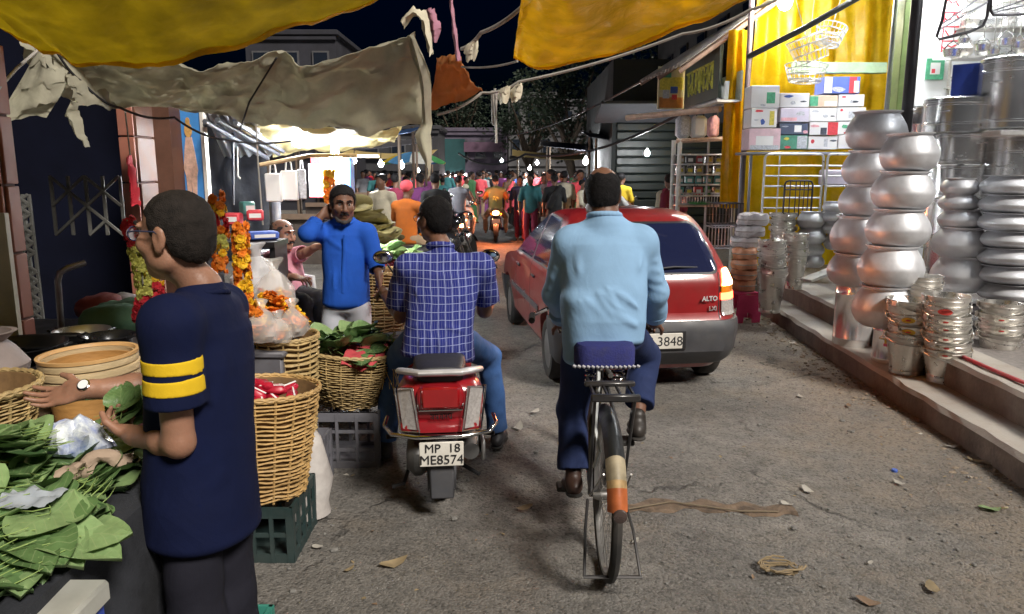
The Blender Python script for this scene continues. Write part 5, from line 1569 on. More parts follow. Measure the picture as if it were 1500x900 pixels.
# ---------------------------------------------------------------- flower stall
m_mari=[M('marigold_orange',(.72,.2,.008),.7,var=.3,scale=60,rnd=.15),M('marigold_yellow',(.78,.46,.012),.7,var=.25,scale=60,rnd=.15),M('flower_red',(.5,.015,.03),.7,var=.3,scale=60,rnd=.15),M('flower_lime',(.6,.6,.14),.7,var=.2,rnd=.15)]
def flower_mesh(r,m,seed):
 rg=random.Random(seed)
 b=MB()
 for ring,(n,rr,tl,z)in enumerate(((9,1.0,.25,-.1),(8,.8,.7,.12),(6,.5,1.1,.28))):
  for k in range(n):
   a=6.283*k/n+ring*.4+rg.uniform(-.2,.2)
   Tm=Matrix.Rotation(a,4,'Z')@Matrix.Translation((r*.15,0,z*r))@Matrix.Rotation(-tl*.7,4,'Y')
   w=r*.42
   b.add([(0,-w*.4,0),(r*rr*.55,-w,r*.08),(r*rr,-w*.4,rg.uniform(-.1,.15)*r),(r*rr,w*.4,rg.uniform(-.1,.15)*r),(r*rr*.55,w,r*.08),(0,w*.4,0)],[(0,1,4,5),(1,2,3,4)],Tm)
 b.ball((0,0,-.05*r),(r*.5,r*.5,r*.42),8)
 return b.mesh('marigold',m,smooth=False)
FLW=[[flower_mesh(.026,m,3*i+k)for k in range(3)]for i,m in enumerate(m_mari)]
def garland(label,pts,per,rad_,cols,group=None,name='marigold_garland',sc=1.0):
 pts=[Vector(p)for p in pts]
 t=thing(name,label,'garland',pts[0],0,group)
 L_=[(b-a).length for a,b in zip(pts,pts[1:])]
 tot=sum(L_)
 MB().tube([p-pts[0]for p in pts],.004,5).build('thread',m_rope,t)
 n=int(tot/per)
 for i in range(n):
  d=tot*(i+.5)/n
  k=0
  while k<len(L_)-1 and d>L_[k]:d-=L_[k];k+=1
  p=pts[k].lerp(pts[k+1],d/L_[k])
  a=i*2.4+random.uniform(-.5,.5)
  off=Vector((math.cos(a),math.sin(a),random.uniform(-.3,.3)))
  c_=cols(i/n)if callable(cols)else random.choice(cols)
  q=off.to_track_quat('Z','Y').to_euler()
  s=sc*random.uniform(.85,1.2)
  obj('flower',random.choice(FLW[c_]),t,p+off*rad_-pts[0],q,(s,s,s))
 return t
random.seed(3)
garland('thick orange marigold garland hanging behind the standing man',[P(352,330,3.7),P(354,390,3.7),P(360,440,3.7),P(376,462,3.7)],.0062,.028,lambda f:1 if(int(f*9)%2 and random.random()<.75)or random.random()<.12 else 0,sc=.85)
garland('orange garland partly hidden by the standing mans head',[P(316,285,4.2),P(324,340,4.2),P(322,400,4.2)],.010,.03,lambda f:(0,1,2,0,3,1,0,0)[int(f*7.9)],sc=.9)
garland('orange marigold garland under the lamp of the rear stall',[P(482,250,6.6),P(483,298,6.6)],.0085,.035,lambda f:0 if random.random()<.55 else 1,sc=1.05)
garland('red and lime flower garland before the face of the standing man',[P(186,322,3.6),P(208,400,3.6),P(211,432,3.6),P(203,470,3.6)],.0075,.024,lambda f:2 if f<.25 or f>.75 else 3,sc=.8)
garland('red and yellow rose garland next to the lime garland',[P(222,395,3.65),P(228,420,3.65),P(232,455,3.65)],.0075,.026,lambda f:1 if f<.35 else 2,sc=.9)
def flower_heap(label,c,n,Rx,Ry,hh,cols,name='marigold_heap',cat='flower heap'):
 t=thing(name,label,cat,c)
 for i in range(n):
  a,r_=random.uniform(0,6.28),random.random()**.5
  s=random.uniform(.8,1.25)
  obj('flower',random.choice(FLW[random.choice(cols)]),t,(math.cos(a)*r_*Rx,math.sin(a)*r_*Ry,hh*(1-r_*r_)*random.uniform(.75,1.05)),(random.uniform(-.7,.7),random.uniform(-.7,.7),random.uniform(0,6)),(s,s,s))
 return t
c=P(392,470,4.0)
flower_heap('heap of orange and yellow marigolds on the flower stall',P(395,478,4.02),150,.21,.14,.17,[0,1,1,0,1])
m_film=M('clear_film',(.85,.83,.8),.18,var=0,alpha=.34,spec=.8)
def film_bag(label,p,s,seed,fl=None,m=None):
 t=thing('plastic_bag',label,'bag',p)
 mb=MB().lathe([(.02*s,0),(.09*s,.005),(.12*s,.05*s),(.11*s,.12*s),(.06*s,.18*s),(.022*s,.21*s),(.03*s,.24*s),(.05*s,.27*s)],26,cap=False)
 mb.v=[(x*(1+.3*nz3((x,y,z),14,seed)),y*(1+.3*nz3((x,y,z),14,seed+2)),z+.012*nz3((x,y,z),18,seed))for x,y,z in mb.v]
 mb.build('film',m or m_film,t,angle=35)
 if fl:
  for i in range(fl):
   a,r_=random.uniform(0,6.28),.075*s*random.random()**.5
   obj('flower',random.choice(FLW[random.choice((0,0,1))]),t,(math.cos(a)*r_,math.sin(a)*r_,.03+random.uniform(0,.08*s)),(random.uniform(-1,1),0,random.uniform(0,6)))
 return t
film_bag('clear tied bag of marigolds at the front of the flower stall',P(385,500,3.72),.8,3,16)
film_bag('clear bag with orange petals on the right of the flower stall',P(430,492,3.85),.7,8,14)
film_bag('clear bag of petals lying between the tied bags',P(410,502,3.75),.62,12,10)
film_bag('cloudy white bag behind the thick marigold garland',P(378,440,4.4),1.25,17,0,M('cloudy_film',(.75,.75,.78),.3,transl=.3))
film_bag('yellowish bag of flowers behind the marigold heap',P(404,455,4.25),1.1,21,26)
for i,(px,Y,w)in enumerate(((392,3.9,.24),(424,4.0,.2))):
 p=P(px,505,Y)
 t=thing('flower_tub',('dark square tub under the marigold heap','second dark tub right under the petal bags')[i],'tub',(p.x,Y,0))
 MB().box((0,0,p.z*.5),(w,.3,p.z-.01),bev=.012).build('tub_body',m_grey_cr,t)
 MB().box((0,0,p.z-.02),(w+.03,.33,.035),bev=.01).build('tub_rim',m_grey_cr,t)
bulb(P(437,205,6.7),.06,m_lampw2,'bright bulb under the cream stall awning',.3,group=None)
bulb(P(491,236,7.0),.07,m_lampw2,'glaring bulb above the hanging marigold garland',.35,group=None)
cable([P(380,242,6.3),P(455,228,6.5),P(522,228,6.9)],.018,m_bamboo,'pale bamboo pole under the cream awning','bamboo_pole','pole')
cable([P(455,229,7.2),P(556,229,7.2)],.016,m_bamboo,'second bamboo pole behind the glaring bulb','bamboo_pole','pole')
def carry_bag(px0,px1,pyt,pyb,Y,label,m=None,rz=0):
 a,b=P(px0,pyt,Y),P(px1,pyb,Y)
 w,h=b.x-a.x,a.z-b.z
 t=thing('carrier_bag',label,'bag',((a.x+b.x)/2,Y,b.z),rz,'white carrier bags hanging at the flower stall')
 MB().box((0,0,h/2),(w,.05,h),bev=.01).build('bag_body',m or m_white_wall,t)
 MB().tube([(-w*.2,0,h-.01),(-w*.15,0,h+.06),(0,0,h+.1),(w*.15,0,h+.06),(w*.2,0,h-.01)],.007,6).build('handle',m or m_white_wall,t)
 return t
carry_bag(388,414,254,296,6.4,'leftmost white carrier bag hanging at the flower stall')
carry_bag(411,437,250,294,6.45,'middle white carrier bag with small red mark',rz=.1)
carry_bag(436,449,248,292,6.5,'narrow white carrier bag seen edge on',pgr_,.5)
p0,p1=P(450,290,7.3),P(507,240,7.3)
t=poster('white_board',(p0.x+p1.x)/2,7.4,(p0.z+p1.z)/2,p1.x-p0.x,p1.z-p0.z,m_white_wall,'white board glaring behind the hanging marigold garland','board',[(0,-.48,1,.04,pr_)])
tag(MB().box(P(512,262,7.35),(.06,.2,.4),bev=.01).build('blue_banner',M('banner_blue',(.05,.2,.7),.5)),'narrow blue banner right of the white board','banner')
p=P(455,236,7.5)
poster('small_sign',P(478,236,7.5).x,7.5,P(478,234,7.5).z,.3,.1,pr_,'small red and white sign above the white board','sign',[(.1,0,.6,.5,pw_)])
def seg(px0,py0,Y0,px1,py1,Y1,r,m,label,name='roof_strut'):
 return tag(MB().tube([P(px0,py0,Y0),P(px1,py1,Y1)],r,8).build(name,m),label,'strut','roof struts of the flower stall')
m_strut=M('strut_dark',(.07,.075,.09),.6)
for i,a_ in enumerate(((300,183,6.2,345,178,6.6),(300,178,5.9,392,232,7.4),(318,176,5.9,408,226,7.4),(345,180,5.9,415,222,7.4))):
 seg(*a_,.02,m_strut,('short dark strut joining the rafters','leftmost dark rafter','second dark rafter from the left','third dark rafter next to the cream awning')[i]+' under the stall roof')
a,b,c_,d_=P(300,172,6.0),P(372,180,6.0),P(415,232,7.9),P(330,240,7.9)
tag(MB().sheet(lambda u,v:a.lerp(b,u).lerp(d_.lerp(c_,u),v)+Vector((0,0,.04+.015*math.sin(u*40))),40,6,.004).build('stall_roof_sheet',M('roof_pale',(.5,.53,.58),.5,dirt=(.25,.26,.28))),'pale corrugated roof sheet over the flower stall rafters','roof')
tag(MB().sheet(lambda u,v:P(300,262,7.8).lerp(P(392,262,7.8),u)+Vector((0,.05*nz3((u*4,v*4,3)),.75-1.6*v)),20,20,.004).build('dark_curtain',M('curtain_dark',(.016,.017,.022),.6,bump=.5,bscale=14)),'dark plastic curtain at the back of the flower stall','curtain')
zs=P(360,345,5.6).z
t=thing('stall_bench','bench of packets behind the thick marigold garland','bench',(P(355,350,5.6).x,5.65,0))
MB().box((0,0,zs-.06),(.55,.35,.04)).build('board',m_darkmetal,t)
for s in(-.25,.25):MB().box((s,0,zs/2-.04),(.04,.3,zs-.08)).build('leg',m_darkmetal,t)
for i,(px,py,m,s,lab)in enumerate(((342,322,pr_,(.12,.1,.09),'red packet left on the stall bench'),(372,316,pr_,(.12,.1,.08),'red packet beside the hanging cord'),(380,340,pb_,(.22,.14,.06),'blue packet bundle at the right of the bench'),(356,308,gm[1],(.1,.08,.1),'teal packet in the middle of the bench'),(352,338,pw_,(.12,.1,.04),'white packet under the red packets'))):
 p=P(px,py,5.6)
 t=thing('packet',lab,'packet',(p.x,5.6+.03*i,zs-.035 if py>330 else p.z-.04),.3*i)
 MB().box((0,0,s[2]/2),s,bev=.012).build('packet_body',m,t)
 MB().box((0,-s[1]/2-.001,s[2]/2),(s[0]*.7,.003,s[2]*.4)).build('packet_print',pw_ if m is not pw_ else pgr_,t)
def chair(p,rz,label):
 m=M('chair_white',(.55,.56,.58),.4)
 t=thing('plastic_chair',label,'chair',p,rz)
 MB().box((0,0,.42),(.42,.42,.03),bev=.012).build('seat',m,t)
 for sx in(-1,1):
  for sy in(-1,1):MB().tube([(sx*.22,sy*.22,0),(sx*.19,sy*.19,.41)],[.022,.02],8).build('leg',m,t)
  MB().tube([(sx*.2,.16,.42),(sx*.22,.2,.66),(sx*.22,-.12,.66),(sx*.21,-.16,.43)],.018,8).build('armrest',m,t)
 bk=MB()
 for k in range(5):MB().box((-.14+.07*k,.215,.64),(.03,.018,.34),rot=(-.12,0,0),bev=.004).build('back_slat',m,t)
 MB().tube([(-.2,.19,.42),(-.2,.24,.82),(-.1,.25,.86),(.1,.25,.86),(.2,.24,.82),(.2,.19,.42)],.02,8).build('back_frame',m,t)
 return t
pc=G(428,590)
chair((P(432,400,6.2).x,6.2,0),R(200),'white plastic chair under the seated man in pink')
tag(MB().tube([(P(403,350,6.9).x,6.9,0),(P(403,296,6.9).x,6.9,P(403,296,6.9).z)],.05,10).build('steel_post',m_greymetal),'grey steel post behind the seated man','post')
p=P(558,418,6.2)
wicker('wicker_basket','tall wicker basket beside the arm of the man in blue',(p.x,6.25,.42),.2,.17,P(558,398,6.2).z-.42,m_wick2,20,14)
plastic_crate('plastic_crate','worn grey crate under the basket beside the man in blue',(p.x,6.22,.0),(.42,.4,.42),M('crate_worn',(.25,.24,.22),.7,dirt=(.1,.09,.08)),slots=(3,2))
p=P(560,372,7.0)
t=thing('red_tray','red cloth covered tray of leaf bundles behind the scooter rider','tray',(p.x,7.0,p.z-.16))
MB().box((0,0,.06),(.55,.5,.14),bev=.03).build('tray_body',M('maroon_cloth',(.22,.03,.05),.8),t)
t=thing('tray_stand','dark box under the red leaf tray','box',(p.x,7.0,0))
MB().box((0,0,p.z/2-.09),(.5,.45,p.z-.19)).build('box_body',m_grey_cr,t)
leaf_pile('betel_leaf_heap','leaf bundles piled on the red tray','leaf heap',p+Vector((0,0,-.03)),34,heap_place(.25,.08),None,1.0,(0,1,4,5,2))
for i,(px,py,Y,rx,rz_)in enumerate(((531,318,9.2,.24,.30),(541,345,9.0,.25,.18),(518,345,9.4,.25,.22))):
 p=P(px,py,Y)
 t=thing('leaf_sack_heap',('tall olive heap of dried leaf plates','lower right olive heap of leaf plates','lower left olive heap of leaf plates')[i]+' behind the man in blue','heap',(p.x,Y,max(0,p.z-rz_)))
 me=MB().lathe([(.02,0),(.16,.004),(.2,.03),(.17,.02),(.02,.016)],14).mesh('leaf_plate',M('olive_leaf',(.3,.27,.13),.7,var=.35,rnd=.25))
 for k in range(40):
  a,r_=random.uniform(0,6.28),rx*random.random()**.5
  obj('plate',me,t,(math.cos(a)*r_,math.sin(a)*r_,random.uniform(.0,2*rz_)*(1-.6*r_/rx)),(random.uniform(-.5,.5),random.uniform(-.5,.5),a))
 MB().lathe([(rx*.9,0),(rx*.8,rz_*.8),(rx*.4,rz_*1.6),(.02,rz_*1.8)],12).build('heap_core',MATS['olive_leaf'],t)
# ---------------------------------------------------------------- vehicles
m_red=M('car_paint_red',(.24,.008,.010),.32,var=.1,scale=3,coat=.8,dirt=(.13,.045,.035),damt=.35,rvar=.05)
m_red2=M('scooter_paint_red',(.27,.008,.014),.3,var=.08,scale=4,coat=.7,dirt=(.16,.03,.03),damt=.3,rvar=.05)
m_plast=M('bumper_plastic',(.05,.052,.06),.55,var=.2,dirt=(.1,.09,.08),damt=.4)
m_rubber=M('tyre_rubber',(.022,.021,.02),.85,var=.3,scale=20,dirt=(.07,.06,.05),damt=.6)
m_glass_dk=M('tinted_glass',(.012,.016,.05),.06,var=0,spec=.9,coat=.5)
m_trim=M('black_trim',(.015,.015,.017),.5,var=0)
m_chrome=M('chrome',(.75,.75,.76),.12,1.0,var=.08)
m_alloy=M('rim_silver',(.4,.4,.4),.4,.8,var=.2,dirt=(.12,.1,.08))
m_seat=M('seat_vinyl',(.02,.02,.022),.5,var=.2,bump=.15,bscale=150)
m_plate=M('number_plate',(.72,.7,.64),.5,var=.1,dirt=(.4,.36,.3),damt=.5)
m_ink=M('plate_ink',(.012,.012,.015),.6,var=0)
m_lens_w=M('lens_clear',(.36,.34,.33),.15,var=.25,scale=60,spec=.8,coat=.6)
m_lens_r=M('lens_red',(.5,.01,.012),.15,var=.1,coat=.8)
m_lens_a=M('lens_amber',(.75,.22,.01),.15,var=.1,coat=.8)
m_brake=M('brake_light_on',(1,.5,.3),var=0,emit=26,ecol=(1,.36,.12))
m_brake_red=M('brake_light_red',(1,.1,.05),var=0,emit=7,ecol=(1,.08,.03))
m_engine=M('engine_grey',(.12,.12,.12),.5,.5,var=.3,dirt=(.05,.045,.04))
def car_shell(off=0.0,nring=96,split=False):
 """horizontal slices of a small hatchback, y forward, origin under the rear axle"""
 Z=[.17,.2,.26,.34,.42,.5,.56,.60,.64,.70,.76,.82,.87,.90,.93,.97,1.02,1.10,1.18,1.26,1.32,1.36,1.385,1.405,1.42,1.43]
 def q(z,xs,ys):return float(np.interp(z,xs,ys))
 vs=[]
 for z in Z:
  w=q(z,[.17,.26,.5,.66,.87,.93,1.1,1.26,1.36,1.40,1.42,1.43],[.66,.715,.745,.748,.735,.715,.655,.585,.535,.49,.42,.33])
  ry=q(z,[.17,.26,.34,.50,.58,.64,.87,.93,1.1,1.26,1.34,1.385,1.41,1.43],[-.40,-.50,-.56,-.575,-.555,-.50,-.475,-.45,-.34,-.22,-.14,-.06,.05,.25])
  fy=q(z,[.17,.26,.45,.62,.76,.82,.87,.90,.95,1.1,1.26,1.36,1.40,1.43],[2.72,2.86,2.92,2.88,2.80,2.66,2.35,2.05,1.92,1.62,1.28,1.05,.9,.6])
  rc=q(z,[.17,.6,.9,1.1,1.3,1.43],[.2,.2,.2,.2,.2,.25])
  w+=off;ry-=off;fy+=off
  rc=min(rc,w*.9)
  ring=[]
  cx=[(w-rc,fy-rc,0),(-(w-rc),fy-rc,90),(-(w-rc),ry+rc,180),(w-rc,ry+rc,270)]
  per=nring//4
  for(a,b,st)in cx:
   for k in range(per):
    an=R(st+90*k/(per-1))
    ring.append((a+rc*math.cos(an),b+rc*math.sin(an)))
  ring=[(x,y-(.045*(1-(x/w)**2)if y<ry+.05 else 0)+(-.10*(x/w)**2 if y>fy-rc else 0))for x,y in ring]
  vs+=[(x,y,z)for x,y in ring]
 n=4*(nring//4)
 mb=MB()
 fs=[]
 for j in range(len(Z)-1):
  for k in range(n):
   k2=(k+1)%n
   fs.append((j*n+k,j*n+k2,(j+1)*n+k2,(j+1)*n+k))
 fs.append(tuple(range(n-1,-1,-1)))
 fs.append(tuple((len(Z)-1)*n+k for k in range(n)))
 mb.add(vs,fs)
 return mb
def prism_mesh(poly,x0,x1,axis='x'):
 """closed prism; axis x: poly in (y,z); axis y: poly in (x,z)"""
 mb=MB()
 n=len(poly)
 if axis=='x':
  vs=[(x0,a,b)for a,b in poly]+[(x1,a,b)for a,b in poly]
 else:
  vs=[(a,x0,b)for a,b in poly]+[(a,x1,b)for a,b in poly]
 fs=[tuple(range(n-1,-1,-1)),tuple(range(n,2*n))]+[(k,(k+1)%n,n+(k+1)%n,n+k)for k in range(n)]
 mb.add(vs,fs)
 me=mb.mesh('cut',[],smooth=False)
 bm=bmesh.new();bm.from_mesh(me);bmesh.ops.recalc_face_normals(bm,faces=bm.faces);bm.to_mesh(me);bm.free()
 return me
def shell_mesh(off):
 me=car_shell(off).mesh('shell',[],smooth=False)
 bm=bmesh.new();bm.from_mesh(me);bmesh.ops.recalc_face_normals(bm,faces=bm.faces);bm.to_mesh(me);bm.free()
 return me
def finish(me,m,angle=30):
 me.materials.clear()
 me.materials.append(m)
 me.polygons.foreach_set('material_index',[0]*len(me.polygons))
 me.polygons.foreach_set('use_smooth',[True]*len(me.polygons))
 me.set_sharp_from_angle(angle=R(angle))
 return me
def rounded(poly,r,n=4):
 out=[]
 k=len(poly)
 for i in range(k):
  p=Vector(poly[i]);a=Vector(poly[i-1]);b=Vector(poly[(i+1)%k])
  d1=(a-p);d2=(b-p)
  rr=min(r,d1.length*.45,d2.length*.45)
  p1=p+d1.normalized()*rr;p2=p+d2.normalized()*rr
  for q in range(n+1):
   f=q/n
   out.append(tuple(p1.lerp(p,f).lerp(p.lerp(p2,f),f)))
 return out
def car_wheel(parent,x,y,s,r=.265,w=.155):
 wt=obj('wheel',None,parent)
 wt.location=(x,y,r);wt.rotation_euler=(0,0,0 if s>0 else math.pi)
 Q=Matrix.Rotation(R(90),4,'Y')
 MB().lathe([(r*.62,-w/2),(r*.9,-w/2),(r*.985,-w*.36),(r,-w*.2),(r,w*.2),(r*.985,w*.36),(r*.9,w/2),(r*.68,w/2),(r*.62,w*.42)],40,T=Q).build('tyre',m_rubber,wt)
 MB().lathe([(r*.64,w*.43),(r*.63,w*.3),(r*.5,w*.24),(r*.3,w*.3),(r*.18,w*.4),(r*.05,w*.42)],32,T=Q).build('rim',m_alloy,wt)
 for k in range(8):
  a=6.283*k/8
  MB().ball((w*.27,math.cos(a)*r*.44,math.sin(a)*r*.44),(.008,.018,.012),8,rot=(a,0,0)).build('vent_hole',m_trim,wt)
 return wt
def build_car(loc,rz):
 t=thing('parked_car','small dark red hatchback with lit tail lamp standing in front of the bicycle','car',loc,rz)
 body=shell_mesh(0)
 cut=MB()
 for y in(0,2.36):
  Tm=Matrix.Translation((0,y,.285))@Matrix.Rotation(R(90),4,'Y')
  cut.lathe([(.325,.42),(.325,1.0)],28,T=Tm);cut.lathe([(.325,-1.0),(.325,-.42)],28,T=Tm)
 cm=cut.mesh('cut',[],smooth=False)
 bm=bmesh.new();bm.from_mesh(cm);bmesh.ops.recalc_face_normals(bm,faces=bm.faces);bm.to_mesh(cm);bm.free()
 obj('body',finish(boolean(body,cm,'DIFFERENCE'),m_red),t)
 outer=shell_mesh(.004)
 frame_sh=shell_mesh(.0025)
 def patch(name,poly,axis,a0,a1,m,off_mesh,label=None):
  me=boolean(off_mesh,prism_mesh(poly,a0,a1,axis),'INTERSECT')
  o=obj(name,finish(me,m),t)
  if label:o['label']=label
  return o
 fr=rounded([(1.70,.94),(1.10,1.335),(.86,1.345),(.86,.94)],.05)
 rw=rounded([(.80,.94),(.80,1.345),(.28,1.325),(.02,.99),(.05,.94)],.05)
 qw=lambda poly,g:[(a+(g if a>(sum(p[0]for p in poly)/len(poly))else-g),b+(g if b>1.1 else-g))for a,b in poly]
 for s in(-1,1):
  a0,a1=(.35*s,1.0*s)if s>0 else(-1.0,-.35)
  for pl in(fr,rw):
   patch('window_trim',qw(pl,.018),'x',a0,a1,m_trim,frame_sh)
   patch('side_window',pl,'x',a0,a1,m_glass_dk,outer)
 rs=rounded([(-.575,.955),(.575,.955),(.47,1.325),(-.47,1.325)],.09,6)
 patch('window_trim',[(a*1.035,b+(.016 if b>1.1 else-.016))for a,b in rs],'y',-.7,.3,m_trim,frame_sh)
 patch('rear_window',rs,'y',-.7,.25,m_glass_dk,outer)
 ws=rounded([(-.60,.955),(.60,.955),(.5,1.33),(-.5,1.33)],.08,5)
 patch('windscreen',ws,'y',.9,2.2,m_glass_dk,outer)
 bsh=shell_mesh(.022)
 patch('rear_bumper',[(-1,.22),(1,.22),(1,.585),(-1,.585)],'y',-1.0,-.17,m_plast,bsh)
 patch('front_bumper',[(-1,.22),(1,.22),(1,.56),(-1,.56)],'y',2.55,3.2,m_plast,bsh)
 lsh=shell_mesh(.012)
 for s in(-1,1):
  for nm,z0,z1,m in(('brake_lamp',.845,.97,m_brake),('indicator_lamp',.79,.845,m_lens_a),('tail_lamp',.735,.79,m_brake_red),('reverse_lamp',.615,.735,m_lens_w)):
   k0,k1=.58+(.02 if z0>.8 else 0),1.0
   pl=[(s*k0,z0+.003),(s*k1,z0+.003),(s*k1,z1),(s*(k0+.03*(z1>.9)),z1)]
   patch(nm,pl if s>0 else pl[::-1],'y',-.8,-.31,m,lsh)
 gap=shell_mesh(.0012)
 for s in(-1,1):
  pl=[(s*.552,.59),(s*.562,.59),(s*.575,.95),(s*.565,.95)]
  patch('panel_gap',pl if s>0 else pl[::-1],'y',-.7,-.3,m_trim,gap)
  for y0 in(.82,-.02,1.72):
   pl=[(y0,.3 if y0>.5 else.6),(y0+.008,.3 if y0>.5 else.6),(y0+.008,.935),(y0,.935)]
   patch('panel_gap',pl,'x',.6*s if s>0 else-1,1 if s>0 else-.6,m_trim,gap)
  MB().box((s*.752,.62,.80),(.02,.13,.025),bev=.006).build('door_handle',m_trim,t)
  MB().box((s*.752,1.5,.80),(.02,.13,.025),bev=.006).build('door_handle',m_trim,t)
  patch('side_rub_strip',[(.35,.52),(2.0,.52),(2.0,.57),(.35,.57)],'x',.6*s if s>0 else-1,1 if s>0 else-.6,m_plast,shell_mesh(.01))
  if s<0:continue
  mb=MB().box((s*.80,1.66,.985),(.16,.07,.11),bev=.03)
  mb.tube([(s*.70,1.64,.94),(s*.76,1.65,.95)],.018,8)
  mb.build('door_mirror',m_plast,t)
 MB().box((.0,-.614,.44),(.52,.012,.15),bev=.004).build('plate_recess',m_trim,t)
 pl=MB().box((0,-.622,.44),(.46,.012,.125),bev=.004).build('number_plate',m_plate,t)
 obj('plate_lettering',text_mesh('C 3848',.105,m_ink,.001),pl,(.075,-.629,.435),(R(90),0,0))
 obj('badge_lettering',text_mesh('ALTO',.052,m_chrome,.003,bold=.002),t,(.475,-.535,.752),(R(88),0,R(6)))
 obj('badge_lettering',text_mesh('LXi',.048,m_chrome,.003,bold=.002),t,(.505,-.532,.672),(R(88),0,R(6)))
 MB().tube([(.05,-.56,.18),(.05,-.66,.17)],.022,10).build('exhaust_pipe',m_engine,t).location=(-.4,0,0.02)
 wp=MB().tube([(-.02,-.44,.965),(-.02,-.46,.98),(.2,-.455,1.0),(.4,-.43,.99)],.008,6).build('rear_wiper',m_trim,t)
 MB().box((0,1.15,.22),(1.2,2.9,.1)).build('underbody',m_trim,t)
 for s in(-1,1):
  for y in(0,2.36):
   car_wheel(t,s*.655,y,s)
 return t
def empty_child(name,parent,loc=(0,0,0)):
 o=obj(name,None,parent,loc)
 return o
build_car((1.02,6.32,0),R(8))
